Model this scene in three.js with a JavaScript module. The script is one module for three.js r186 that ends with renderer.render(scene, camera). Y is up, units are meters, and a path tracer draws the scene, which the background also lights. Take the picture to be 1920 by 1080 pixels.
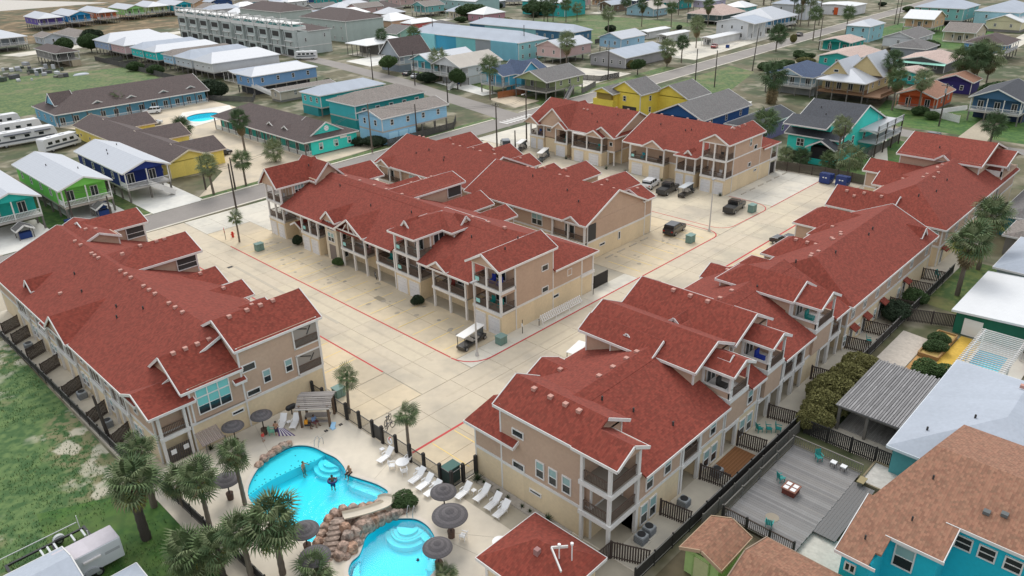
import * as THREE from 'three';
import { mergeGeometries } from 'three/addons/utils/BufferGeometryUtils.js';
import { RoundedBoxGeometry } from 'three/addons/geometries/RoundedBoxGeometry.js';
import { MarchingCubes } from 'three/addons/objects/MarchingCubes.js';

// ---------- camera, sky, sun, exposure ----------
// world: x runs along the lane (u), z is minus the direction across it (v), y is up, metres
const scene = new THREE.Scene();
const V3 = THREE.Vector3;
const camera = new THREE.PerspectiveCamera(41.2, 16 / 9, 0.5, 4000);
{
  const th = THREE.MathUtils.degToRad(44.42), pit = THREE.MathUtils.degToRad(25.28), roll = THREE.MathUtils.degToRad(-1.41);
  const right = new V3(Math.sin(th), 0, Math.cos(th)), fwd = new V3(Math.cos(th) * Math.cos(pit), -Math.sin(pit), -Math.sin(th) * Math.cos(pit));
  const up = new V3().crossVectors(right, fwd);
  const r2 = right.clone().multiplyScalar(Math.cos(roll)).addScaledVector(up, Math.sin(roll));
  const u2 = up.clone().multiplyScalar(Math.cos(roll)).addScaledVector(right, -Math.sin(roll));
  camera.position.set(0, 45, 0);
  camera.quaternion.setFromRotationMatrix(new THREE.Matrix4().makeBasis(r2, u2, fwd.clone().negate()));
  scene.add(camera);
}
const SUN = new V3(0.62, 1.05, -0.72).normalize();
{
  const w = 256, h = 128, d = new Float32Array(w * h * 4), q = new V3();
  for (let j = 0; j < h; j++) for (let i = 0; i < w; i++) {
    const phi = ((i + 0.5) / w - 0.5) * 2 * Math.PI, lat = ((j + 0.5) / h - 0.5) * Math.PI;
    q.set(Math.cos(lat) * Math.cos(phi), Math.sin(lat), Math.cos(lat) * Math.sin(phi));
    const s = Math.max(0, q.y), near = Math.max(0, q.dot(SUN));
    const L = q.y < 0 ? 0.35 : (0.76 + 0.3 * s) * (1 + 0.35 * near ** 3 + 0.5 * near ** 14);
    const c = 0.045 * Math.sin(phi * 5 + 3 * lat) * Math.sin(lat * 7 + phi * 2);
    const k = (j * w + i) * 4;
    d[k] = L * (0.95 + c); d[k + 1] = L * (0.985 + c); d[k + 2] = L * (1.04 + c); d[k + 3] = 1;
  }
  const t = new THREE.DataTexture(d, w, h, THREE.RGBAFormat, THREE.FloatType);
  t.mapping = THREE.EquirectangularReflectionMapping; t.magFilter = t.minFilter = THREE.LinearFilter; t.needsUpdate = true;
  scene.background = t; scene.environment = t;
}
const sun = new THREE.DirectionalLight(new THREE.Color(1, 0.95, 0.88), 1.5);
sun.position.copy(SUN).multiplyScalar(400); sun.target.position.set(80, 0, -80); sun.position.add(sun.target.position);
sun.castShadow = true; sun.shadow.radius = 46; sun.shadow.mapSize.set(4096, 4096);
Object.assign(sun.shadow.camera, { left: -260, right: 260, top: 260, bottom: -260, near: 1, far: 1200 });
scene.add(sun, sun.target);
const renderer = new THREE.WebGLRenderer({ antialias: true });
renderer.shadowMap.enabled = true; renderer.shadowMap.type = THREE.PCFSoftShadowMap;
renderer.toneMapping = THREE.LinearToneMapping; renderer.toneMappingExposure = 0.99;

// ---------- random numbers, noise, textures ----------
let seed = 7;
const rnd = () => { seed = (seed + 0x6D2B79F5) | 0; let t = Math.imul(seed ^ (seed >>> 15), 1 | seed); t = (t + Math.imul(t ^ (t >>> 7), 61 | t)) ^ t; return ((t ^ (t >>> 14)) >>> 0) / 4294967296; };
const R = (a, b) => a + (b - a) * rnd();
const hash = (x, y, s) => { let h = (x * 374761393 + y * 668265263 + s * 974634777) | 0; h = Math.imul(h ^ (h >>> 13), 1274126177); return ((h ^ (h >>> 16)) >>> 0) / 4294967296; };
function vn(x, y, per, s) {                     // value noise that repeats every per cells
  const xi = Math.floor(x), yi = Math.floor(y), fx = x - xi, fy = y - yi, sx = fx * fx * (3 - 2 * fx), sy = fy * fy * (3 - 2 * fy);
  const g = (i, j) => hash(((i % per) + per) % per, ((j % per) + per) % per, s);
  const a = g(xi, yi), b = g(xi + 1, yi), c = g(xi, yi + 1), d = g(xi + 1, yi + 1);
  return a + (b - a) * sx + (c - a) * sy + (a - b - c + d) * sx * sy;
}
function fbm(x, y, per, oct, s) { let v = 0, a = 0.5, n = 0; for (let o = 0; o < oct; o++) { v += a * vn(x, y, per, s + o); n += a; a *= 0.55; x *= 2; y *= 2; per *= 2; } return v / n; }
function tex(size, metres, f, srgb = true) {    // f(x, y) in 0..1 gives linear [r, g, b] or one grey
  const d = new Uint8Array(size * size * 4), enc = c => { c = Math.min(1, Math.max(0, c)); return 255 * (srgb ? (c <= 0.0031308 ? 12.92 * c : 1.055 * c ** (1 / 2.4) - 0.055) : c); };
  for (let j = 0; j < size; j++) for (let i = 0; i < size; i++) {
    const v = f((i + 0.5) / size, (j + 0.5) / size), k = (j * size + i) * 4;
    if (typeof v === 'number') d[k] = d[k + 1] = d[k + 2] = enc(v); else { d[k] = enc(v[0]); d[k + 1] = enc(v[1]); d[k + 2] = enc(v[2]); }
    d[k + 3] = 255;
  }
  const t = new THREE.DataTexture(d, size, size); t.wrapS = t.wrapT = THREE.RepeatWrapping; t.magFilter = THREE.LinearFilter; t.minFilter = THREE.LinearMipmapLinearFilter; t.generateMipmaps = true;
  if (srgb) t.colorSpace = THREE.SRGBColorSpace;
  t.repeat.set(1 / metres, 1 / metres); t.needsUpdate = true; return t;
}
const sm = (a, b, x) => { x = Math.min(1, Math.max(0, (x - a) / (b - a))); return x * x * (3 - 2 * x); };
const lerp3 = (a, b, t) => [a[0] + (b[0] - a[0]) * t, a[1] + (b[1] - a[1]) * t, a[2] + (b[2] - a[2]) * t];
const TX = {
  stucco: tex(512, 9, (x, y) => 0.80 + 0.12 * fbm(x * 40, y * 40, 40, 3, 3) + 0.16 * fbm(x * 3, y * 2, 2, 4, 6) - 0.06),
  shingle: tex(1024, 11.2, (x, y) => {
    const row = Math.floor(y * 64), cx = Math.floor(x * 48 + (row % 2) * 0.5), tab = hash((cx + 48) % 48, row, 5);
    const edge = (y * 64 - row) < 0.16 ? 0.86 : 1;
    return [1, 1, 1].map((_, i) => edge * (0.56 + 0.34 * tab + 0.06 * fbm(x * 5, y * 5, 5, 3, 9) + 0.10 * fbm(x * 40, y * 40, 40, 3, 12) + (i ? 0.10 : 0.0) * (hash(cx, row, 8) - 0.5)));
  }),
  ribs: tex(256, 2.4, (x, y) => { const r = (x * 6) % 1; return (r < 0.09 ? 0.72 : r < 0.16 ? 1 : 0.9) * (0.93 + 0.07 * fbm(x * 4, y * 4, 4, 4, 2)); }),
  slab: tex(512, 14, (x, y) => { const s = fbm(x * 3, y * 3, 3, 5, 21), g = fbm(x * 24, y * 24, 24, 4, 4); return lerp3([0.80, 0.79, 0.76], [1, 0.97, 0.90], sm(0.3, 0.66, s)).map(c => c * (0.90 + 0.13 * g)); }),
  asphalt: tex(512, 22, (x, y) => 0.72 + 0.22 * fbm(x * 5, y * 5, 5, 4, 31) + 0.12 * fbm(x * 90, y * 90, 90, 2, 33)),
  grass: tex(1024, 46, (x, y) => {
    const a = fbm(x * 6, y * 6, 6, 5, 41), b = fbm(x * 70, y * 70, 70, 3, 44), c = fbm(x * 15, y * 15, 15, 4, 47);
    let col = lerp3([0.045, 0.10, 0.022], [0.12, 0.165, 0.045], sm(0.25, 0.75, b));
    col = lerp3(col, [0.20, 0.17, 0.085], 0.62 * sm(0.47, 0.66, a) * sm(0.3, 0.7, c)); return col;
  }),
  field: tex(1024, 38, (x, y) => {
    const a = fbm(x * 5, y * 5, 5, 5, 51), b = fbm(x * 60, y * 60, 60, 3, 54), c = fbm(x * 17, y * 17, 17, 4, 57);
    let col = lerp3([0.035, 0.095, 0.022], [0.115, 0.185, 0.055], sm(0.2, 0.8, b));
    col = lerp3(col, [0.205, 0.18, 0.095], 0.85 * sm(0.44, 0.60, a) * sm(0.35, 0.62, b));
    col = lerp3(col, [0.52, 0.48, 0.38], 0.8 * sm(0.53, 0.68, c) * sm(0.40, 0.56, a)); return col;
  }),
  dirt: tex(1024, 70, (x, y) => {
    const a = fbm(x * 6, y * 6, 6, 5, 61), b = fbm(x * 60, y * 60, 60, 3, 64), c = fbm(x * 14, y * 14, 14, 4, 67);
    let col = lerp3([0.13, 0.115, 0.06], [0.055, 0.075, 0.024], sm(0.38, 0.62, a));
    col = lerp3(col, [0.34, 0.30, 0.22], 0.7 * sm(0.46, 0.74, c)); return col.map(v => v * (0.7 + 0.6 * b));
  }),
  sand: tex(512, 9, (x, y) => 0.70 + 0.3 * fbm(x * 40, y * 40, 40, 3, 71) * (0.6 + 0.8 * fbm(x * 5, y * 5, 5, 3, 74))),
  planks: tex(512, 4.2, (x, y) => { const r = y * 30, n = Math.floor(r); return ((r - n) < 0.12 ? 0.45 : 1) * (0.55 + 0.28 * hash(n, Math.floor(x * 2.0 + hash(n, 1, 3)), 77) + 0.3 * fbm(x * 6, y * 60, 6, 3, 79) - 0.1); }),
  wood: tex(256, 1.4, (x, y) => 0.6 + 0.4 * fbm(x * 30, y * 3, 3, 4, 83)),
  rock: tex(512, 2.4, (x, y) => { const a = fbm(x * 4, y * 4, 4, 6, 91), b = fbm(x * 9, y * 9, 9, 5, 95); return lerp3([0.25, 0.20, 0.165], [0.58, 0.47, 0.39], sm(0.3, 0.7, a)).map(c => c * (0.55 + 0.8 * b)); }),
  leaf: tex(256, 0.8, (x, y) => 0.62 + 0.38 * fbm(x * 12, y * 12, 12, 3, 99)),
  thatch: tex(256, 1.2, (x, y) => 0.5 + 0.5 * fbm(x * 40, y * 8, 8, 3, 103)),
  water: tex(256, 3.2, (x, y) => fbm(x * 5, y * 5, 5, 3, 107), false),
  bumpy: tex(256, 1.0, (x, y) => fbm(x * 16, y * 16, 16, 4, 111), false),
};
const mats = new Map();
const lin = c => (Array.isArray(c) ? new THREE.Color().setRGB(...c) : new THREE.Color(c));
function mat(c, t = null, o = {}) {
  const key = JSON.stringify([c, t, o]); if (mats.has(key)) return mats.get(key);
  const p = { color: lin(c), roughness: 0.85, ...o }; if (t) p.map = TX[t];
  if (o.bump) { p.bumpMap = TX[o.bump]; p.bumpScale = o.bumpScale ?? 0.01; delete p.bump; }
  const M = (o.transmission || o.clearcoat || o.sheen) ? new THREE.MeshPhysicalMaterial(p) : new THREE.MeshStandardMaterial(p);
  mats.set(key, M); return M;
}
const RED = mat([0.27, 0.056, 0.036], 'shingle', { roughness: 1 });
const WHITE = mat([0.80, 0.785, 0.76], 'stucco', { roughness: 0.6 });
const TAN = mat([0.56, 0.40, 0.295], 'stucco'), CREAM = mat([0.79, 0.65, 0.44], 'stucco');
const GLASS = mat([0.022, 0.03, 0.034], null, { roughness: 0.08, metalness: 0.0 });
const BLIND = mat([0.26, 0.42, 0.42], null, { roughness: 0.25 }), TEALGLASS = mat([0.20, 0.55, 0.53], null, { roughness: 0.2 });
const DARKWOOD = mat([0.075, 0.055, 0.045], 'wood'), GREYWOOD = mat([0.20, 0.185, 0.165], 'wood'), BLACKWOOD = mat([0.035, 0.032, 0.03], 'wood');
const BROWNRAIL = mat([0.15, 0.105, 0.08], 'wood');
const CONC = mat([0.58, 0.54, 0.47], 'slab'), BLACKMETAL = mat([0.02, 0.02, 0.022], null, { roughness: 0.45 });
const GALV = mat([0.45, 0.46, 0.47], null, { roughness: 0.4, metalness: 0.6 });
const WHITEPL = mat([0.82, 0.82, 0.82], null, { roughness: 0.4 });
const TEALPL = mat([0.012, 0.27, 0.25], null, { roughness: 0.5 });
const DARK = mat([0.05, 0.047, 0.045]);

// ---------- geometry helpers (u, y, v in metres) ----------
function plain(g) { if (g.index) g = g.toNonIndexed(); for (const k of Object.keys(g.attributes)) if (!['position', 'normal'].includes(k)) g.deleteAttribute(k); return g; }
function worldUV(g) {
  const p = g.attributes.position, n = g.attributes.normal, uv = new Float32Array(p.count * 2);
  for (let i = 0; i < p.count; i++) {
    const ax = Math.abs(n.getX(i)), ay = Math.abs(n.getY(i)), az = Math.abs(n.getZ(i));
    const x = p.getX(i), y = p.getY(i), z = p.getZ(i);
    if (ay >= 0.5) { uv[2 * i] = x; uv[2 * i + 1] = z; } else if (ax > az) { uv[2 * i] = z; uv[2 * i + 1] = y; } else { uv[2 * i] = x; uv[2 * i + 1] = y; }
  }
  g.setAttribute('uv', new THREE.BufferAttribute(uv, 2)); return g;
}
function box(u0, u1, y0, y1, v0, v1) { const g = new THREE.BoxGeometry(u1 - u0, y1 - y0, v1 - v0); g.translate((u0 + u1) / 2, (y0 + y1) / 2, -(v0 + v1) / 2); return g; }
function beam(p, q, w, h) {
  const a = new V3(p[0], p[1], -p[2]), b = new V3(q[0], q[1], -q[2]), d = b.clone().sub(a), L = d.length(), z = d.clone().normalize();
  const x = Math.abs(z.y) > 0.999 ? new V3(1, 0, 0) : new V3().crossVectors(new V3(0, 1, 0), z).normalize(), y = new V3().crossVectors(z, x);
  const g = new THREE.BoxGeometry(w, h, L); g.applyMatrix4(new THREE.Matrix4().makeBasis(x, y, z).setPosition(a.add(b).multiplyScalar(0.5))); return g;
}
function rod(p, q, r0, r1 = r0, n = 7) {
  const a = new V3(p[0], p[1], -p[2]), b = new V3(q[0], q[1], -q[2]), d = b.clone().sub(a), L = d.length();
  const g = new THREE.CylinderGeometry(r1, r0, L, n); g.applyQuaternion(new THREE.Quaternion().setFromUnitVectors(new V3(0, 1, 0), d.normalize())); const m = a.add(b).multiplyScalar(0.5); g.translate(m.x, m.y, m.z); return g;
}
function tri(list) {                             // triangles from [u, y, v] points
  const pos = []; for (const t of list) for (const q of t) pos.push(q[0], q[1], -q[2]);
  const g = new THREE.BufferGeometry(); g.setAttribute('position', new THREE.Float32BufferAttribute(pos, 3)); g.computeVertexNormals(); return g;
}
function slab(pts, t) {                          // a flat polygon thickened downwards
  const e1 = [0, 1, 2].map(i => pts[1][i] - pts[0][i]), e2 = [0, 1, 2].map(i => pts[2][i] - pts[0][i]);
  // normal's y with z = -v
  const ny = (-e1[2]) * e2[0] - e1[0] * (-e2[2]); const P = ny < 0 ? [...pts].reverse() : pts, Q = P.map(q => [q[0], q[1] - t, q[2]]), T = [], n = P.length;
  for (let i = 1; i < n - 1; i++) { T.push([P[0], P[i], P[i + 1]]); T.push([Q[0], Q[i + 1], Q[i]]); }
  for (let i = 0; i < n; i++) { const j = (i + 1) % n; T.push([P[i], Q[i], Q[j]], [P[i], Q[j], P[j]]); }
  return tri(T);
}
function prism(ax, c, prof, a0, a1) {            // profile [[d, y] ...] counter-clockwise in (d, y), swept along an axis
  const pt = (a, d, y) => (ax === 'u' ? [a, y, c + d] : [c + d, y, a]), T = [], n = prof.length;
  for (let i = 1; i < n - 1; i++) { T.push([pt(a0, ...prof[0]), pt(a0, ...prof[i]), pt(a0, ...prof[i + 1])]); T.push([pt(a1, ...prof[0]), pt(a1, ...prof[i + 1]), pt(a1, ...prof[i])]); }
  for (let i = 0; i < n; i++) { const A = prof[i], B = prof[(i + 1) % n]; T.push([pt(a0, ...A), pt(a1, ...A), pt(a1, ...B)], [pt(a0, ...A), pt(a1, ...B), pt(a0, ...B)]); }
  if (ax === 'u') for (const t of T) t.reverse();
  for (const t of T) t.reverse();
  return tri(T);
}
function sheetGeo(poly, y, holes = []) {         // flat ground polygon from [u, v] points
  const sh = new THREE.Shape(poly.map(p => new THREE.Vector2(p[0], p[1]))); for (const h of holes) sh.holes.push(new THREE.Path(h.map(p => new THREE.Vector2(p[0], p[1]))));
  const g = new THREE.ShapeGeometry(sh, 12); g.rotateX(-Math.PI / 2); g.translate(0, y, 0); return g;
}
function solidGeo(poly, y0, y1, holes = []) {    // the same with a thickness
  const sh = new THREE.Shape(poly.map(p => new THREE.Vector2(p[0], p[1]))); for (const h of holes) sh.holes.push(new THREE.Path(h.map(p => new THREE.Vector2(p[0], p[1]))));
  const g = new THREE.ExtrudeGeometry(sh, { depth: y1 - y0, bevelEnabled: false, curveSegments: 1 }); g.rotateX(-Math.PI / 2); g.translate(0, y0, 0); return g;
}
function smooth(pts, n = 5, closed = true) { const c = new THREE.CatmullRomCurve3(pts.map(p => new V3(p[0], 0, p[1])), closed, 'centripetal'); return c.getPoints(pts.length * n).slice(0, closed ? -1 : undefined).map(p => [p.x, p.z]); }

// ---------- things, parts, names ----------
const used = new Map();
function nm(name) { const n = used.get(name) || 0; used.set(name, n + 1); return n ? `${name}_${String(n).padStart(3, '0')}` : name; }
function tagTop(o, label, category, group, kind) { o.userData.label = label; if (category) o.userData.category = category; if (group) o.userData.group = group; if (kind) o.userData.kind = kind; }
function shade(m) { m.castShadow = m.receiveShadow = true; return m; }
class Thing {
  constructor(name, label, category, [u, y, v], group, kind) { this.o = new THREE.Group(); this.o.name = nm(name); this.o.position.set(u, y, -v); tagTop(this.o, label, category, group, kind); scene.add(this.o); this.n = {}; }
  nm(n) { return n; }
  geo(list) { const g = worldUV(mergeGeometries(list.map(plain), false)); g.translate(-this.o.position.x, -this.o.position.y, -this.o.position.z); return g; }
  part(name, m, list, { parent, label, kind } = {}) {
    list = (Array.isArray(list) ? list : [list]).filter(Boolean); if (!list.length) return null;
    const me = shade(new THREE.Mesh(this.geo(list), m)); me.name = nm(name); if (label) me.userData.label = label; if (kind) me.userData.kind = kind;
    (parent || this.o).add(me); return me;
  }
  put(name, g, m, u, y, v, ry = 0, { parent, label, s } = {}) {   // a shared local geometry set at a place
    const me = shade(new THREE.Mesh(g, m)); me.name = nm(name); me.position.set(u - this.o.position.x, y - this.o.position.y, -v - this.o.position.z); me.rotation.y = ry; if (s) me.scale.setScalar(s);
    if (label) me.userData.label = label; (parent || this.o).add(me); return me;
  }
}
function ground(name, label, m, list, kind = 'structure') { const g = worldUV(mergeGeometries((Array.isArray(list) ? list : [list]).map(plain), false)); const me = shade(new THREE.Mesh(g, m)); me.name = nm(name); tagTop(me, label, null, null, kind); scene.add(me); return me; }
function copy(o, label, u, y, v, ry = 0, s = 1) { const c = o.clone(); c.name = nm(o.name.replace(/_\d{3}$/, '')); c.traverse(k => { if (k !== c) k.name = nm(k.name.replace(/_\d{3}$/, '')); }); c.position.set(u, y, -v); c.rotation.y = ry; c.scale.setScalar(s); c.userData = { ...o.userData, label }; scene.add(c); return c; }
// ---------- building kit ----------
const FR = { 'u-': -Math.PI / 2, 'v-': 0, 'u+': Math.PI / 2, 'v+': Math.PI };
function fpt(face, s, d) { const { d: dir, at } = face; return dir === 'u-' ? [at + d, s] : dir === 'u+' ? [at - d, s] : dir === 'v-' ? [s, at + d] : [s, at - d]; }
function fbox(face, s0, s1, d0, d1, y0, y1) {    // box on a face: s along it, d inwards
  const [a, b] = fpt(face, s0, d0), [c, e] = fpt(face, s1, d1);
  return box(Math.min(a, c), Math.max(a, c), y0, y1, Math.min(b, e), Math.max(b, e));
}
const winCache = new Map();
function winGeo(w, h, style) {
  const key = [w, h, style].join(); if (winCache.has(key)) return winCache.get(key);
  const f = 0.1, fr = [], b = (x0, x1, y0, y1, z0 = -0.05, z1 = 0.08) => { const g = new THREE.BoxGeometry(x1 - x0, y1 - y0, z1 - z0); g.translate((x0 + x1) / 2, (y0 + y1) / 2, (z0 + z1) / 2); return g; };
  const W2 = w / 2; fr.push(b(-W2, W2, 0, f), b(-W2, W2, h - f, h), b(-W2, -W2 + f, f, h - f), b(W2 - f, W2, f, h - f));
  const panes = [], Z = 0.025, pane = (x0, x1, y0, y1, up) => panes.push([b(x0, x1, y0, y1, -0.03, Z), up]);
  const cols = style === 'double' ? 2 : style === 'triple' || style === 'big' ? 3 : style === 'slider' ? 2 : 1, iw = w - 2 * f;
  for (let i = 1; i < cols; i++) { const x = -W2 + f + iw * i / cols; fr.push(b(x - 0.05, x + 0.05, f, h - f)); }
  if (style === 'big') fr.push(b(-W2 + f, W2 - f, h * 0.66 - 0.06, h * 0.66 + 0.06, -0.05, 0.07));
  for (let i = 0; i < cols; i++) {
    const x0 = -W2 + f + iw * i / cols, x1 = -W2 + f + iw * (i + 1) / cols;
    if (style === 'flat' || style === 'slider') pane(x0, x1, f, h - f, 0);
    else if (style === 'big') { pane(x0, x1, h * 0.66, h - f, 1); pane(x0, x1, h * 0.33, h * 0.66, 1); pane(x0, x1, f, h * 0.33, 0); fr.push(b(x0, x1, h * 0.33 - 0.03, h * 0.33 + 0.03, -0.05, 0.05)); }
    else { fr.push(b(x0, x1, h * 0.5 - 0.035, h * 0.5 + 0.035, -0.05, 0.055)); pane(x0, x1, h * 0.5, h - f, 1); pane(x0, x1, f, h * 0.5, 0); }
  }
  const G = l => { const g = mergeGeometries(l.map(plain), false); return worldUV(g); };
  const r = { frame: G(fr), lower: panes.some(p => !p[1]) ? G(panes.filter(p => !p[1]).map(p => p[0])) : null, upper: panes.some(p => p[1]) ? G(panes.filter(p => p[1]).map(p => p[0])) : null };
  winCache.set(key, r); return r;
}
function win(t, face, s, y, w, h, style = 'hung', up = BLIND, frame = WHITE) {
  const g = winGeo(w, h, style), [u, v] = fpt(face, s, 0), ry = FR[face.d];
  const m = t.put('window', g.frame, frame, u, y, v, ry);
  for (const [gg, mm] of [[g.lower, GLASS], [g.upper, up]]) if (gg) { const p = shade(new THREE.Mesh(gg, mm)); p.name = nm('pane'); m.add(p); }
  return m;
}
function railing(t, face, s0, s1, d, y, m = BROWNRAIL, h = 1.0, step = 0.15, name = 'railing') {
  if (s1 < s0) [s0, s1] = [s1, s0];
  const l = [fbox(face, s0, s1, d - 0.05, d + 0.05, y + h - 0.08, y + h), fbox(face, s0, s1, d - 0.03, d + 0.03, y + 0.1, y + 0.17)];
  const n = Math.max(2, Math.round((s1 - s0) / step)); for (let i = 0; i <= n; i++) { const s = s0 + (s1 - s0) * i / n; l.push(fbox(face, s - 0.022, s + 0.022, d - 0.022, d + 0.022, y + 0.17, y + h - 0.08)); }
  return t.part(name, m, l, { kind: 'stuff' });
}
function sideRail(t, face, s, d0, d1, y, m = BROWNRAIL, h = 1.0) {
  const l = [fbox(face, s - 0.05, s + 0.05, d0, d1, y + h - 0.08, y + h), fbox(face, s - 0.03, s + 0.03, d0, d1, y + 0.1, y + 0.17)];
  const n = Math.max(2, Math.round((d1 - d0) / 0.15)); for (let i = 0; i <= n; i++) { const d = d0 + (d1 - d0) * i / n; l.push(fbox(face, s - 0.022, s + 0.022, d - 0.022, d + 0.022, y + 0.17, y + h - 0.08)); }
  return t.part('railing', m, l, { kind: 'stuff' });
}
// one roof: gable (h0 = h1 = 0) or hipped ends; y is the eave, p the pitch
function roofShape({ ax, c, hw, a0, a1, y, p, h0 = 0, h1 = 0, t = 0.16, skip = '' }) { // skip: edges that die into another roof, left without boards
  const top = y + hw * p, pt = (a, d, yy) => (ax === 'u' ? [a, yy, c + d] : [c + d, yy, a]), L = a1 - a0;
  let e0 = hw * h0, e1 = hw * h1; if (e0 + e1 > L - 0.02) { const k = (L - 0.02) / (e0 + e1); e0 *= k; e1 *= k; }
  const r0 = a0 + e0, r1 = a1 - e1, roof = [], trim = [];
  for (const s of [-1, 1]) { roof.push(slab([pt(a0, s * hw, y), pt(a1, s * hw, y), pt(r1, 0, top), pt(r0, 0, top)], t)); if (!skip.includes(s < 0 ? 'e-' : 'e+')) trim.push(beam(pt(a0 - 0.03, s * (hw + 0.03), y - 0.12), pt(a1 + 0.03, s * (hw + 0.03), y - 0.12), 0.06, 0.26)); }
  if (h0) { roof.push(slab([pt(a0, -hw, y), pt(a0, hw, y), pt(r0, 0, top)], t)); trim.push(beam(pt(a0 - 0.03, -hw, y - 0.12), pt(a0 - 0.03, hw, y - 0.12), 0.06, 0.26)); }
  else for (const s of [-1, 1]) if (!skip.includes(s < 0 ? 'a-' : 'a+')) trim.push(beam(pt(a0 - 0.04, s * hw, y - 0.09), pt(a0 - 0.04, 0, top - 0.09), 0.09, 0.27));
  if (h1) { roof.push(slab([pt(a1, -hw, y), pt(a1, hw, y), pt(r1, 0, top)], t)); trim.push(beam(pt(a1 + 0.03, -hw, y - 0.12), pt(a1 + 0.03, hw, y - 0.12), 0.06, 0.26)); }
  else for (const s of [-1, 1]) if (!skip.includes(s < 0 ? 'b-' : 'b+')) trim.push(beam(pt(a1 + 0.04, s * hw, y - 0.09), pt(a1 + 0.04, 0, top - 0.09), 0.09, 0.27));
  return { roof, trim, top, pt, r0, r1 };
}
function roof(t, sp, m = RED, tm = WHITE, name = 'roof') {
  const r = roofShape(sp), me = t.part(name, m, r.roof); me.userData.r = null; delete me.userData.r; if (!sp.bare) t.part('fascia', tm, r.trim, { parent: me });
  if (sp.vents) { const { ax, c, hw, p } = sp; for (const [a, d] of sp.vents) { const q = r.pt(a, d, r.top - Math.abs(d) * p); t.part('roof_vent', mat([0.50, 0.27, 0.22]), box(q[0] - 0.2, q[0] + 0.2, q[1] - 0.1, q[1] + 0.2, q[2] - 0.2, q[2] + 0.2), { parent: me }); } }
  if (sp.pipes) for (const [a, d] of sp.pipes) { const q = r.pt(a, d, r.top - Math.abs(d) * sp.p); t.part('vent_pipe', DARK, rod([q[0], q[1] - 0.1, q[2]], [q[0], q[1] + 0.35, q[2]], 0.09), { parent: me }); }
  return { me, ...r };
}
function gableFill(sp, ov = 0.4, down = 0.05) {  // the wall above eave height under a gable roof
  const { ax, c, hw, a0, a1, y, p, h0, h1 } = sp, w = hw - ov, top = y + hw * p - 0.18;
  const b0 = a0 + (h0 ? hw * h0 : ov), b1 = a1 - (h1 ? hw * h1 : ov); if (b1 - b0 < 0.1) return null;
  return prism(ax, c, [[-w, y - down], [w, y - down], [w, y + ov * p - 0.18], [0, top], [-w, y + ov * p - 0.18]], b0, b1);
}
function body(t, u0, u1, v0, v1, y0, y1, extra = [], o = {}) {     // stucco body: cream below 3 m, tan above, white band and corner boards
  const up = o.up || TAN, low = o.low || CREAM, B = o.belt ?? 3.0;
  if (y0 < B) { t.part('lower_wall', low, box(u0, u1, y0, B, v0, v1)); }
  t.part('wall', up, [box(u0, u1, Math.max(y0, B), y1, v0, v1), ...extra]);
  const tr = []; if (y0 < B) { tr.push(box(u0 - 0.05, u1 + 0.05, B - 0.13, B + 0.17, v0 - 0.05, v1 + 0.05)); }
  const k = 0.16, e = 0.035; for (const [u, v, su, sv] of [[u0, v0, -1, -1], [u0, v1, -1, 1], [u1, v0, 1, -1]]) tr.push(box(u - (su < 0 ? e : k - e), u + (su < 0 ? k - e : e), y0, y1, v - (sv < 0 ? e : k - e), v + (sv < 0 ? k - e : e)));
  t.part('trim_board', WHITE, tr, { kind: 'stuff' });
}
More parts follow.
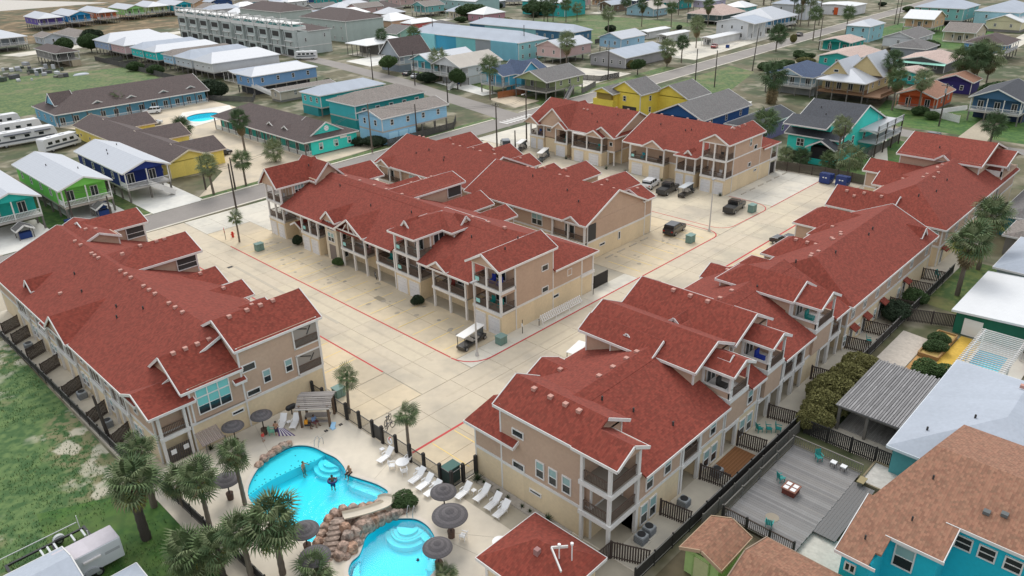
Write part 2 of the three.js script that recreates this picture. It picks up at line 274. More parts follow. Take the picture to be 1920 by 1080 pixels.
// a front bay of a condo: one level above the other
const FL = [0, 3.05, 6.0];
function bay(t, face, s0, s1, kinds, o = {}) {
  const D = o.D ?? 2.4, wall = o.wall || TAN, fl = o.fl || FL, W = s1 - s0, cols = [], slabs = [];
  kinds.forEach((k, i) => {
    const y0 = fl[i], y1 = kinds[i + 1] ? fl[i + 1] : (o.top ?? y0 + 2.75), n = W > 4.2 ? 2 : 1;
    if (k === 'garage') {
      t.part('lower_wall', CREAM, [fbox(face, s0, s1, 0, D + 0.1, 0, y1 - 0.3)]);
      for (let j = 0; j < n; j++) { const c = s0 + W * (j + 0.5) / n, w = Math.min(2.3, W / n - 0.7) / 2; const d = t.part('garage_door', mat([0.78, 0.78, 0.8], 'stucco', { roughness: 0.5 }), [0, 1, 2, 3].map(r => fbox(face, c - w, c + w, -0.07, 0.02, 0.03 + r * 0.54, 0.53 + r * 0.54))); t.part('door_frame', WHITE, [fbox(face, c - w - 0.12, c - w, -0.1, 0.02, 0, 2.3), fbox(face, c + w, c + w + 0.12, -0.1, 0.02, 0, 2.3), fbox(face, c - w, c + w, -0.1, 0.02, 2.2, 2.34)], { parent: d }); }
    } else if (k === 'wall') t.part('wall', i ? wall : CREAM, [fbox(face, s0, s1, 0, D + 0.1, y0, y1)]);
    else if (k === 'open' || k === 'porch' || k === 'deck') {
      const cs = [s0 + 0.16, s1 - 0.16]; if (n === 2) cs.push((s0 + s1) / 2);
      for (const c of cs) cols.push([c, y0, y1]);
      if (k !== 'open') {
        railing(t, face, s0 + 0.3, s1 - 0.3, 0.2, y0);
        for (const [flag, s] of [[o.l, s0 + 0.16], [o.r, s1 - 0.16]]) if (flag) { sideRail(t, face, s, 0.35, D, y0); }
        const c = s0 + W * (o.door ?? 0.5); win(t, { d: face.d, at: o.back ?? (face.d.endsWith('-') ? face.at + D - 0.02 : face.at - D + 0.02) }, c, y0 + 0.06, 1.9, 2.1, 'slider');
        if (o.sign) t.part('sign_board', mat([0.30, 0.62, 0.60]), fbox(face, s1 - 1.1, s1 - 0.45, 0.08, 0.13, y0 + 0.35, y0 + 0.85));
        for (const f of (o.stuff || [])) if (f[0] === i) t.part('patio_chair', f[2], [fbox(face, s0 + f[1], s0 + f[1] + 0.6, 1.0, 1.6, y0, y0 + 0.42), fbox(face, s0 + f[1], s0 + f[1] + 0.6, 1.6, 1.7, y0 + 0.3, y0 + 1.05)]);
      }
    }
    if (i > 0) { slabs.push(fbox(face, s0 - 0.06, s1 + 0.06, -0.07, 0.12, y0 - 0.38, y0)); if (D > 0.2) t.part('balcony_floor', mat([0.33, 0.31, 0.28], 'slab'), fbox(face, s0, s1, 0.12, D, y0 - 0.3, y0 - 0.01)); }
    if ((k === 'porch' || k === 'deck') && !kinds[i + 1]) slabs.push(fbox(face, s0, s1, 0.02, 0.3, y1 - 0.34, y1 - 0.06));
  });
  for (const g of slabs) t.part('balcony_edge', WHITE, g);
  for (const [c, y0, y1] of cols) t.part('column', WHITE, fbox(face, c - 0.13, c + 0.13, 0.03, 0.29, y0, y1 - 0.05));
}
// roof planes given as plan polygons [[u, v] ...] on a height rule, with eave boards along chosen edges
function planes(t, f, polys, eaves) { const ms = polys.map(P => t.part('roof', RED, slab(P.map(([u, v]) => [u, f(u, v), v]), 0.16))); for (const [a, b] of eaves || []) t.part('fascia', WHITE, beam([a[0], f(...a) - 0.12, a[1]], [b[0], f(...b) - 0.12, b[1]], 0.06, 0.26), { parent: ms[0] }); return ms[0]; }
function lowPosts(t, list, m = DARKWOOD, w = 0.22) { for (const [u, v, y0, y1] of list) t.part('post', m, box(u - w / 2, u + w / 2, y0, y1, v - w / 2, v + w / 2)); }
function dormer(t, ax, c, a0, a1, hw, y, p, m = RED) { // a small false gable on a slope
  const sp = { ax, c, hw, a0, a1, y, p, t: 0.12, skip: 'b-b+' }; const r = roof(t, sp, m, WHITE, 'dormer_roof'); const w = gableFill(sp, 0.12, 0.0); t.part('dormer_wall', TAN, w); return r;
}
// ---------- the condo blocks ----------
const VR = (a0, a1, n, d) => Array.from({ length: n }, (_, i) => [a0 + (a1 - a0) * i / Math.max(1, n - 1) + ((i % 3) - 1) * 0.25, d]);
function blockRoof(t, sp, ov = 0.4) { const r = roof(t, sp); if (!sp.h0 || !sp.h1) { const g = gableFill(sp, ov); if (g) t.part('gable', TAN, g); } return r; }
const U = (at) => ({ d: 'u-', at }), V = (at) => ({ d: 'v-', at });
{ // C: the middle block, fronts to the left
  const t = new Thing('condo_building', 'tan condo block with open balcony towers along the wide lane, in the middle', 'building', [66, 0, 85]);
  body(t, 59.7, 74.7, 58, 111.6, 0, 5.95);
  planes(t, u => 5.8 + 0.4 * (u - 56.85), [[[59.8, 60.45], [66.1, 66.75], [66.1, 112.3], [59.8, 112.3]], [[56.85, 63.05], [59.8, 63.05], [59.8, 72.95], [56.85, 72.95]], [[56.85, 78.5], [59.8, 78.5], [59.8, 106.7], [56.85, 106.7]]], [[[56.82, 63.05], [56.82, 72.95]], [[56.82, 78.5], [56.82, 84.6]], [[56.82, 91.2], [56.82, 106.7]]]);
  planes(t, (u, v) => 5.8 + 0.4 * (v - 57.5), [[[66.5, 57.5], [75.35, 57.5], [66.5, 66.35]], [[62.2, 62.85], [66.5, 62.85], [66.5, 66.35], [66.1, 66.75]]], [[[66.6, 57.47], [75.4, 57.47]]]); planes(t, u => 5.8 + 0.4 * (75.35 - u), [[[75.35, 57.5], [75.35, 112.3], [66.1, 112.3], [66.1, 66.75]]], [[[75.38, 57.5], [75.38, 112.3]]]);
  roof(t, { bare: 1, ax: 'v', c: 66.1, hw: 1.2, a0: 68, a1: 112.2, y: 9.05, p: 0.4, h0: 1, vents: [...VR(84, 105, 7, 0.4), ...VR(66.5, 72, 3, 0.4)], pipes: [[69, -3], [82, -2.4], [90, -3.6], [100, -2]] });
  // end tower by the lane corner
  body(t, 59.68, 66.6, 57.92, 62.85, 0, 9.0);
  blockRoof(t, { ax: 'u', c: 60.4, hw: 2.85, a0: 56.6, a1: 67, y: 8.85, p: 0.55, pipes: [[60, -0.6], [63.5, 0.6]] });
  bay(t, U(57.2), 57.95, 62.8, ['garage', 'porch', 'porch'], { D: 2.5, l: 1, r: 1, top: 8.9, sign: 1, stuff: [[2, 1.2, mat([0.01, 0.03, 0.30])], [2, 2.4, mat([0.01, 0.03, 0.30])], [1, 1.2, TEALPL], [1, 2.6, TEALPL]] });
  t.part('trim_board', WHITE, [box(57.2, 59.8, 2.87, 3.17, 57.86, 57.92), box(59.6, 59.78, 3.1, 9, 57.86, 57.92), box(57.2, 59.7, 5.6, 6.0, 57.86, 57.93)], { kind: 'stuff' });
  t.part('wall', TAN, [box(57.3, 59.7, 5.3, 5.75, 57.9, 58.05)]);
  const E = V(57.92); win(t, E, 65, 6.2, 1.25, 0.85, 'flat'); win(t, E, 65, 3.25, 1.25, 0.8, 'flat'); win(t, E, 67.1, 1.7, 1.2, 0.55, 'flat'); win(t, V(57.95), 69.8, 3.9, 0.9, 1.0, 'flat');
  t.part('wall', TAN, box(66.6, 72.2, 3.17, 5.95, 57.9, 58.4)); t.part('lower_wall', CREAM, box(66.5, 72.3, 0, 2.9, 57.9, 58.4));
  bay(t, V(57.9), 72.2, 74.9, ['open', 'porch'], { D: 2.6, l: 0, r: 1, top: 5.9 });
  t.part('gate', BLACKWOOD, [box(72.5, 74.6, 0.05, 2.4, 58.1, 58.16), box(75.2, 75.26, 0.05, 1.9, 58, 61.5), box(75.1, 78.2, 0.05, 1.9, 58, 58.06)]);
  // middle tower with its two little dormers
  body(t, 62.3, 67.3, 71.5, 79.0, 3.1, 8.9); body(t, 59.66, 62.6, 73.3, 78.2, 3.1, 8.92);
  blockRoof(t, { ax: 'u', c: 75.3, hw: 4.15, a0: 61.6, a1: 68, y: 8.85, p: 0.36, h0: 0.5, h1: 1 }); blockRoof(t, { ax: 'u', c: 75.8, hw: 2.75, a0: 56.7, a1: 64, y: 8.85, p: 0.5, h0: 0.8 });
  dormer(t, 'u', 76.2, 57.9, 60.3, 0.95, 9.4, 1.1); dormer(t, 'v', 64.9, 71.9, 74, 0.95, 9.1, 1.1);
  bay(t, U(57.3), 73.1, 78.2, ['garage', 'porch', 'porch'], { D: 2.4, l: 1, r: 1, top: 8.9, sign: 1, stuff: [[1, 1.4, DARK], [2, 1.6, mat([0.45, 0.55, 0.5])]] });
  win(t, V(73.28), 61.1, 6.9, 1.9, 1.6, 'slider'); win(t, V(71.48), 65.5, 7, 0.9, 1.1);
  bay(t, U(57.35), 78.4, 82.6, ['open', 'porch'], { top: 5.9, l: 1, r: 1, stuff: [[1, 1.5, TEALPL], [1, 2.5, TEALPL]] });
  bay(t, U(57.3), 64.2, 70.6, ['open', 'porch'], { top: 5.9, l: 1, r: 1, stuff: [[1, 1.2, DARK], [1, 3.8, mat([0.25, 0.05, 0.04])]] });
  blockRoof(t, { ax: 'u', c: 68.9, hw: 1.75, a0: 56.7, a1: 61, y: 5.95, p: 0.62 }, 0.2);
  t.part('wall', TAN, [box(57.4, 59.8, 3.1, 5.75, 64.0, 64.12), box(57.4, 59.8, 3.1, 5.75, 82.7, 82.82)]);
  // twin gable porch with open truss, stair gable with its tall windows
  blockRoof(t, { ax: 'u', c: 87.9, hw: 3.35, a0: 56.6, a1: 64.5, y: 6.05, p: 0.62 }, 1.0);
  t.part('truss', WHITE, [beam([56.8, 6.1, 84.9], [56.8, 6.1, 90.9], 0.14, 0.16), beam([56.8, 6.1, 86.4], [56.8, 7.2, 87.4], 0.1, 0.12), beam([56.8, 6.1, 89.4], [56.8, 7.2, 88.4], 0.1, 0.12), beam([56.8, 6.1, 87.9], [56.8, 7.9, 87.9], 0.1, 0.12)]);
  bay(t, U(57.2), 84.9, 90.9, ['open', 'porch'], { top: 6.0, l: 1, r: 1, sign: 1, stuff: [[1, 0.8, mat([0.5, 0.3, 0.3])], [1, 2.2, mat([0.35, 0.38, 0.4])]] });
  t.part('stair_wall', mat([0.74, 0.66, 0.52], 'stucco'), box(57.5, 60, 0, 6.5, 92.2, 95.2));
  blockRoof(t, { ax: 'u', c: 93.7, hw: 1.75, a0: 57.1, a1: 63, y: 6.4, p: 0.85 }, 0.25);
  for (const y of [3.0, 4.85]) win(t, U(57.48), 93.7, y, 1.7, 1.5, 'double'); t.part('door', mat([0.24, 0.2, 0.18], 'wood'), fbox(U(57.5), 92.9, 94.5, -0.05, 0.05, 0.05, 2.5));
  for (const y of [0.6, 3.4]) win(t, V(92.18), 58.7, y, 0.9, 1.8);
  bay(t, U(57.1), 96.7, 101.4, ['garage', 'porch'], { top: 5.9, l: 1, r: 1, sign: 1, stuff: [[1, 1.3, DARK]] });
  blockRoof(t, { ax: 'u', c: 104, hw: 1.5, a0: 57.6, a1: 60.4, y: 2.9, p: 0.5 }, 0.3);
  // far tower
  body(t, 59.74, 67, 107.1, 111.5, 0, 9.0); body(t, 62.9, 68, 105.1, 112, 3.1, 9.05);
  blockRoof(t, { ax: 'u', c: 109.3, hw: 2.65, a0: 56.7, a1: 66, y: 8.7, p: 1.05, pipes: [[64, -1]] }); blockRoof(t, { ax: 'v', c: 65.5, hw: 2.75, a0: 104.9, a1: 112.3, y: 8.75, p: 0.95 });
  bay(t, U(57.4), 106.9, 111.5, ['garage', 'porch', 'porch'], { D: 2.4, l: 1, r: 1, top: 8.8, stuff: [[2, 1.5, mat([0.4, 0.4, 0.42])], [1, 1.5, mat([0.6, 0.6, 0.6])]] });
  win(t, V(107.08), 61, 6.8, 1.8, 1.7, 'triple'); win(t, V(107.08), 61.2, 3.5, 1.5, 1.5, 'double');
  blockRoof(t, { ax: 'u', c: 109.5, hw: 3.6, a0: 66.5, a1: 77, y: 6.4, p: 0.55 }); blockRoof(t, { ax: 'u', c: 113.3, hw: 2.2, a0: 70, a1: 79, y: 5.9, p: 0.5 });
  // rear tower and rear gables
  body(t, 67, 77.6, 86.7, 92, 3.1, 9.0); blockRoof(t, { ax: 'u', c: 89.35, hw: 3.05, a0: 66.5, a1: 78.2, y: 8.85, p: 0.36, h0: 0.9, vents: [[70, 0.2], [72, 0.2], [74, 0.2]] });
  t.part('wall_opening', WHITE, [box(74.6, 77.5, 6.85, 6.97, 86.58, 86.7), box(74.6, 77.5, 8.5, 8.62, 86.58, 86.7), box(74.6, 74.72, 6.9, 8.6, 86.58, 86.7), box(77.4, 77.52, 6.9, 8.6, 86.58, 86.7)]); t.part('pane', DARK, box(74.7, 77.4, 6.95, 8.5, 86.64, 86.72));
  for (const [c, a1, hw] of [[77.2, 77.8, 2.5], [84.2, 79.3, 3.1], [98, 78, 3]]) { blockRoof(t, { ax: 'u', c, hw, a0: 68.5, a1, y: 6.0, p: 0.5 }); body(t, 74.5, a1 - 0.45, c - hw + 0.4, c + hw - 0.4, 0, 6.0); }
}
{ // L: the left block, its back to the grass
  const t = new Thing('condo_building', 'condo block with long red roof between the grass field and the lane', 'building', [27, 0, 85]);
  body(t, 18.5, 36.1, 64.6, 112.6, 0, 5.95);
  blockRoof(t, { ax: 'v', c: 27.2, hw: 9.25, a0: 66.5, a1: 113.1, y: 5.8, p: 0.41, vents: [[99, -0.5], [98, -0.5], [96.8, -0.5], [90.5, -0.3], [89, -0.3], [87.5, -0.3], [84, -0.3], [82.5, -0.3], [81, -0.3], [77.5, -0.3], [76, -0.3], [74.3, -0.3], [103, -0.4], [105, -0.4], [95, -6]], pipes: [[97, -3.5], [92, -4.5], [84, -3.6], [82, -4.4], [80, -2.2]] });
  const E = V(63.95);
  // end: low wing at the back, middle wing with the big window, three-storey tower in front
  body(t, 21.6, 27.3, 63.98, 70, 0, 5.7); body(t, 18.7, 21.7, 66.3, 70, 0, 5.7); blockRoof(t, { ax: 'u', c: 66.7, hw: 3.2, a0: 17.9, a1: 22.3, y: 5.75, p: 0.42, vents: [[22.2, -1.2], [22.6, -1.7]] });
  body(t, 21.95, 27.25, 63.93, 70, 3.1, 6.9); blockRoof(t, { ax: 'u', c: 67.35, hw: 3.6, a0: 21.2, a1: 27.4, y: 6.75, p: 0.7, vents: [[22.6, -0.15], [23.8, -0.15], [25, -0.15], [26.2, -0.15]] }, 0.35);
  win(t, V(63.9), 24.2, 3.75, 3.4, 2.8, 'big', TEALGLASS);
  body(t, 27.2, 36.15, 63.95, 71, 0, 8.95); blockRoof(t, { ax: 'u', c: 67.5, hw: 3.75, a0: 26.9, a1: 36.7, y: 8.8, p: 0.56, vents: [[28.6, -0.3], [30.5, -0.3], [32, -0.3], [33.4, -0.3]] });
  roof(t, { ax: 'u', c: 64.9, hw: 1.4, a0: 26.3, a1: 27.5, y: 5.6, p: 0.5 });
  win(t, E, 28.1, 6.1, 1.5, 0.85, 'flat'); win(t, E, 29.8, 4.0, 0.9, 1.5, 'hung'); win(t, E, 32.3, 4.1, 0.9, 1.5, 'hung'); win(t, E, 28.15, 3.3, 1.5, 0.7, 'flat'); win(t, E, 26.2, 2.05, 1.3, 0.45, 'flat');
  { // corner porches cut into the tower end
    for (const [y0, y1] of [[3.3, 5.4], [6.35, 8.6]]) {
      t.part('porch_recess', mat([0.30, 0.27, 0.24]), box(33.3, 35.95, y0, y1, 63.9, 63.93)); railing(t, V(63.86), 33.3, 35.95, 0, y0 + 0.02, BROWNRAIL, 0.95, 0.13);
      t.part('porch_frame', WHITE, [box(33.18, 33.3, y0 - 0.1, y1 + 0.1, 63.82, 63.95), box(33.2, 36.1, y0 - 0.12, y0, 63.82, 63.95), box(33.2, 36.1, y1, y1 + 0.12, 63.82, 63.95)]);
      t.part('bracket', DARK, [beam([33.7, y1 - 0.1, 63.88], [34.9, y1 - 0.55, 63.88], 0.05, 0.1), beam([34.8, y0 + 1.1, 63.88], [35.3, y1 - 0.3, 63.88], 0.05, 0.1)]);
    }
    t.part('column', WHITE, [box(36.0, 36.25, 3.2, 8.8, 63.85, 64.1)]);
  }
  bay(t, V(63.9), 18.65, 21.4, ['open', 'porch'], { D: 2.4, top: 5.6 }); t.part('gate', mat([0.10, 0.085, 0.075], 'wood'), Array.from({ length: 12 }, (_, i) => box(18.95 + i * 0.2, 19.11 + i * 0.2, 0.05, 1.7, 64.0, 64.05)));
  for (const s of [19.5, 20.7]) t.part('notice', WHITEPL, box(s - 0.25, s + 0.25, 0.9, 1.4, 63.95, 63.99));
  // middle and far towers on the lane side
  body(t, 27.3, 36.3, 91.3, 98.1, 3.1, 9.0); blockRoof(t, { ax: 'u', c: 94.75, hw: 3.95, a0: 26.9, a1: 36.9, y: 8.85, p: 0.4, h0: 0.9, vents: [[31, -0.3], [33, -0.3], [34, -0.3], [28.6, -0.8]] });
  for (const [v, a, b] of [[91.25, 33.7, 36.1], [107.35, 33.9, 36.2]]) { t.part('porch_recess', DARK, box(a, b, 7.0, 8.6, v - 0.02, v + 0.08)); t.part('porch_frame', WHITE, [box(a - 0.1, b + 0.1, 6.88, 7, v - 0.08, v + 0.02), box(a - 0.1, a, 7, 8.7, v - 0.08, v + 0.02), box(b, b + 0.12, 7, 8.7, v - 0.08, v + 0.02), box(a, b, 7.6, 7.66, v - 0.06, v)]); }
  body(t, 27.4, 36.4, 107.4, 112.6, 3.1, 9.0); body(t, 27.6, 32, 104.7, 113, 3.1, 9.02);
  blockRoof(t, { ax: 'u', c: 110.3, hw: 3.3, a0: 29, a1: 36.9, y: 8.85, p: 0.4 }); blockRoof(t, { ax: 'v', c: 29.6, hw: 2.65, a0: 104.3, a1: 113.4, y: 8.85, p: 0.42, vents: [[107.6, -0.5], [106.6, 0.4]] }, 0.35);
  for (const [c, hw, a1] of [[82.6, 2.6, 37.6], [88.5, 3, 37.2], [76, 2.5, 36.9]]) { blockRoof(t, { ax: 'u', c, hw, a0: 29, a1, y: 5.9, p: 0.45, vents: [[35, -0.4]] }); body(t, 34, a1 - 0.5, c - hw + 0.4, c + hw - 0.4, 0, 5.9); }
  // back facade: alternating porches and walls
  const Bk = U(18.45), segs = [[70.3, 74.6, 1], [76.6, 80.3, 1], [84.4, 90.4, 1], [93.6, 97.2, 1], [100.3, 104.3, 1]];
  for (const [a, b] of segs) bay(t, U(18.25), a, b, ['open', 'porch'], { D: 0.25, top: 5.85 });
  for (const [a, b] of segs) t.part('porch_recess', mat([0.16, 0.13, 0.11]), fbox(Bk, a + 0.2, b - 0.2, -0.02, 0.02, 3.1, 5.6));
  for (const s of [68.3, 75.6, 82.3, 92, 98.7]) { win(t, Bk, s, 4.0, 0.9, 1.3); win(t, Bk, s, 0.9, 0.9, 1.5); win(t, Bk, s + 1.1, 0.9, 0.9, 1.5); }
  blockRoof(t, { ax: 'u', c: 87.2, hw: 3.2, a0: 17.7, a1: 24.5, y: 5.85, p: 0.72 }, 0.3); blockRoof(t, { ax: 'u', c: 101.2, hw: 1.3, a0: 19.3, a1: 23.5, y: 6.5, p: 0.9 }, 0.2); roof(t, { ax: 'v', c: 18.2, hw: 0.5, a0: 90.6, a1: 92.8, y: 5.4, p: 0.5 });
}
{ // the two blocks behind the middle one
  const t = new Thing('condo_building', 'red-roofed condo block behind the middle one, nearer the street', 'building', [90, 0, 102]);
  body(t, 82.3, 98.2, 90, 114.9, 0, 6.0);
  blockRoof(t, { ax: 'v', c: 90.1, hw: 8.35, a0: 89.6, a1: 115.3, y: 5.9, p: 0.45, vents: [[112, 0.3], [110.8, 0.3], [109.6, 0.3], [104, 1.5], [103.4, 1], [102, 1.4], [97.5, 2], [96.5, 1.2], [92, 0.3]], pipes: [[108, -4], [106, -2.6], [101, -3.4], [100.5, -4]] });
  blockRoof(t, { ax: 'u', c: 112.2, hw: 2, a0: 81.2, a1: 86, y: 5.95, p: 0.6 }, 0.2); bay(t, U(81.8), 107.6, 114.3, ['wall', 'porch'], { D: 0.5, top: 5.8 }); win(t, U(82.28), 104.6, 3.6, 2.2, 1.7, 'double');
  for (const [c, hw, a1, y] of [[112.5, 3.6, 104, 6], [106, 2.4, 102.3, 5.8], [100.5, 3.4, 103, 5.9], [93.6, 3, 101, 5.8]]) { blockRoof(t, { ax: 'u', c, hw, a0: 92, a1, y, p: 0.5, vents: [[98, -0.5]] }); body(t, 96, a1 - 0.5, c - hw + 0.4, c + hw - 0.4, 0, y); }
  const t2 = new Thing('condo_building', 'red-roofed tan condo block with plain gable end wall over the side parking stalls', 'building', [89, 0, 77]);
  body(t2, 81.7, 96.1, 64.5, 89.9, 0, 6.0);
  blockRoof(t2, { ax: 'v', c: 88.6, hw: 7.75, a0: 64.15, a1: 89.8, y: 5.9, p: 0.47, vents: [[84, 1.5], [83.3, 1.8], [82.5, 1.2], [77, 1.5], [76, 2], [75.2, 1.4], [69, 2], [67, 2.4]], pipes: [[80, -1.6], [72, -2.6], [68.6, -4]] });
  blockRoof(t2, { ax: 'u', c: 66.9, hw: 1.75, a0: 80.7, a1: 85, y: 5.85, p: 0.6 }, 0.2);
  bay(t2, U(81.15), 64.6, 71, ['wall', 'porch'], { D: 0.55, top: 5.75, l: 1 }); win(t2, U(81.68), 80.4, 3.7, 2.2, 1.8, 'double'); win(t2, U(81.68), 74.3, 3.5, 2.2, 1.9, 'double');
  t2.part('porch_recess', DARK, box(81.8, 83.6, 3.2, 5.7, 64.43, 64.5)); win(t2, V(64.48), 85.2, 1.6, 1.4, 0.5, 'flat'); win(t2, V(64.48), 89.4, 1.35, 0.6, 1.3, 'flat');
  for (const [c, hw, a1] of [[82, 3.5, 103], [73.2, 3.2, 102.6], [67.2, 2.9, 98.6], [86.8, 2.2, 100]]) { blockRoof(t2, { ax: 'u', c, hw, a0: c < 70 ? 95.4 : 90, a1, y: 5.9, p: 0.46, vents: [[97, -0.4]] }); body(t2, 95, a1 - 0.5, c - hw + 0.4, c + hw - 0.4, 0, 5.9); }
}
{ // D: the far row facing the middle of the complex
  const t = new Thing('condo_building', 'far tan condo block with two white-trimmed gables beside the street, golf carts in front', 'building', [131, 0, 103]);
  body(t, 126.4, 139.6, 91.3, 114.7, 0, 6.2);
  blockRoof(t, { ax: 'v', c: 131.6, hw: 8.4, a0: 91, a1: 115.2, y: 6.0, p: 0.47, pipes: [[108, -4], [101, -3], [98, -5], [95, -2]], vents: [[111, 0.2], [104, -2], [103, -2], [97, 0.2], [94, 0.2]] });
  blockRoof(t, { ax: 'u', c: 107.2, hw: 4.6, a0: 122.9, a1: 134, y: 6.0, p: 0.85 }, 0.3); blockRoof(t, { ax: 'u', c: 112.9, hw: 2.4, a0: 122.2, a1: 130, y: 6.1, p: 0.65 }, 0.25); blockRoof(t, { ax: 'u', c: 104.6, hw: 1.9, a0: 121.9, a1: 128, y: 6.1, p: 0.75 }, 0.2);
  blockRoof(t, { ax: 'u', c: 95.2, hw: 2.3, a0: 121.7, a1: 130, y: 6.05, p: 0.55 }, 0.25); blockRoof(t, { ax: 'u', c: 93.9, hw: 3.2, a0: 122.6, a1: 132, y: 6.1, p: 0.6 }, 0.3);
  bay(t, U(124.3), 110.8, 115, ['garage', 'porch'], { D: 2.4, l: 1, r: 1, top: 6, stuff: [[1, 0.8, mat([0.02, 0.10, 0.35])], [1, 2.2, mat([0.02, 0.10, 0.35])]] }); bay(t, U(122.8), 103, 106.4, ['garage', 'porch'], { D: 4, l: 1, r: 1, top: 6, stuff: [[1, 1.2, TEALPL]] });
  bay(t, U(122.2), 93.3, 101.2, ['garage', 'porch'], { D: 4.4, l: 1, r: 1, top: 6, stuff: [[1, 1.5, TEALPL], [1, 4.5, DARK]] }); bay(t, U(124), 91.4, 93.2, ['open', 'wall'], { D: 2.6, top: 6 });
  t.part('wall', TAN, [box(124.6, 126.5, 3.1, 6.2, 106.6, 110.7)]); win(t, U(124.58), 109.6, 4.3, 1.2, 0.8, 'flat'); win(t, U(123.98), 92.3, 4.0, 0.9, 0.9, 'flat'); t.part('lower_wall', CREAM, [box(124.6, 126.5, 0, 2.9, 106.6, 110.7)]);
  const t2 = new Thing('condo_building', 'far tan condo block with three-storey corner tower at the open concrete lot', 'building', [131, 0, 76]);
  body(t2, 124.4, 139.6, 65.2, 88, 0, 6.2);
  planes(t2, (u, v) => 6 + 0.42 * (v - 64.4), [[[134.6, 64.4], [141.4, 64.4], [134.6, 71.2]]], [[[134.6, 64.37], [141.4, 64.37]]]); planes(t2, u => 6 + 0.42 * (141.4 - u), [[[141.4, 64.4], [141.4, 70.2], [135.6, 70.2]]]);
  blockRoof(t2, { ax: 'v', c: 132, hw: 9.4, a0: 70, a1: 88.5, y: 6.0, p: 0.42, pipes: [[84, -3], [78, -3.5], [77, -3]], vents: [[86, 0.2], [83.5, 0.2], [80, 0.2], [77.6, 0.2], [75, 0.2]] });
  blockRoof(t2, { ax: 'u', c: 80.9, hw: 2.5, a0: 121.7, a1: 129, y: 6.05, p: 0.6 }, 0.25); dormer(t2, 'u', 73, 121.7, 124, 0.8, 6.2, 1.0); roof(t2, { ax: 'u', c: 73.2, hw: 2.4, a0: 121, a1: 126, y: 5.9, p: 0.35, h0: 1 });
  bay(t2, U(122.4), 78.5, 86.6, ['garage', 'porch'], { D: 2.4, l: 1, r: 1, top: 6, sign: 1, stuff: [[1, 5.5, mat([0.03, 0.35, 0.42])], [1, 1.6, DARK]] }); bay(t2, U(121.6), 71.2, 75.4, ['garage', 'porch'], { D: 3, l: 1, r: 1, top: 5.9 });
  body(t2, 123.9, 134, 64.85, 70, 0, 9.5); blockRoof(t2, { ax: 'u', c: 67.4, hw: 2.95, a0: 121, a1: 134.6, y: 9.35, p: 0.55, vents: [[127, -0.3], [129, -0.3], [131, -0.3]] });
  bay(t2, U(121.4), 64.9, 70, ['garage', 'porch', 'porch'], { D: 2.6, l: 1, r: 1, top: 9.4, fl: [0, 3.1, 6.4], stuff: [[2, 1.5, DARK], [1, 1.5, mat([0.6, 0.6, 0.6])], [1, 3.2, mat([0.55, 0.55, 0.55])]] });
  const E = V(64.8); win(t2, E, 129.6, 7.5, 0.75, 1.5); win(t2, E, 131.6, 6.5, 1.2, 0.9, 'flat'); win(t2, E, 129.9, 3.5, 1.1, 0.9, 'flat'); win(t2, E, 132.4, 2.1, 1, 0.5, 'flat');
  t2.part('wall', TAN, box(134, 138.2, 3.2, 6.2, 64.8, 66)); t2.part('lower_wall', CREAM, box(134, 138.2, 0, 2.9, 64.8, 66)); t2.part('trim_board', WHITE, [box(121.4, 141, 2.95, 3.2, 64.72, 64.8), box(121.4, 134, 6.2, 6.42, 64.74, 64.85)], { kind: 'stuff' });
  bay(t2, V(64.7), 138.2, 141, ['open', 'porch'], { D: 2.6, r: 1, top: 6 }); t2.part('gate', BLACKWOOD, box(138.4, 140.8, 0, 2.2, 64.95, 65.02));
}
// one tower over the right-hand row, gable towards the back fence
function tower(t, c, hw, v0, v1, o = {}) {
  body(t, c - hw + 0.45, c + hw - 0.4, v0 + 3.0, v1 - 0.4, 3.1, 9.0);
  blockRoof(t, { ax: 'v', c, hw, a0: v0 + 2.6, a1: v1, y: 8.85, p: o.p ?? 0.5, h1: o.h1, vents: o.vents });
  const c2 = c + (o.dx ?? 0), w2 = o.hw2 ?? 1.95; blockRoof(t, { ax: 'v', c: c2, hw: w2, a0: v0 - 0.3, a1: v0 + 4, y: 8.8, p: 0.5, skip: 'b-b+' }, 0.2);
  t.part('wall', TAN, [box(c2 - w2 + 0.3, c2 + w2 - 0.3, 3.1, 5.9, v0 + 0.1, v0 + 3), box(c2 - w2 + 0.3, c2 - w2 + 0.5, 5.9, 6.9, v0 + 0.1, v0 + 3.2), box(c2 + w2 - 0.5, c2 + w2 - 0.3, 5.9, 6.9, v0 + 0.1, v0 + 3.2)]);
  t.part('balcony_floor', WHITE, [box(c2 - w2 + 0.2, c2 + w2 - 0.2, 5.75, 6.2, v0 - 0.05, v0 + 3), box(c2 - w2 + 0.22, c2 - w2 + 0.52, 6.85, 6.97, v0, v0 + 3.1), box(c2 - w2 + 0.3, c2 + w2 - 0.3, 8.55, 8.8, v0 + 0.02, v0 + 0.25)]);
  for (const [u, v] of [[c2 - w2 + 0.4, v0 + 0.15], [c2 + w2 - 0.4, v0 + 0.15], [c2 - w2 + 0.4, v0 + 2.9], [c2 - w2 + 0.65, v0 + 0.15]]) t.part('column', WHITE, box(u - 0.1, u + 0.1, 6.1, 8.8, v - 0.1, v + 0.1));
  railing(t, V(v0 + 0.1), c2 - w2 + 0.5, c2 + w2 - 0.5, 0, 6.15); win(t, V(v0 + 2.98), c2, 6.25, 1.7, 2, 'slider');
  if (o.chair) t.part('patio_chair', o.chair, [box(c2 - 0.7, c2 + 0.1, 6.2, 6.65, v0 + 1.2, v0 + 2), box(c2 - 0.7, c2 + 0.1, 6.6, 7.3, v0 + 1.9, v0 + 2.05)]);
}
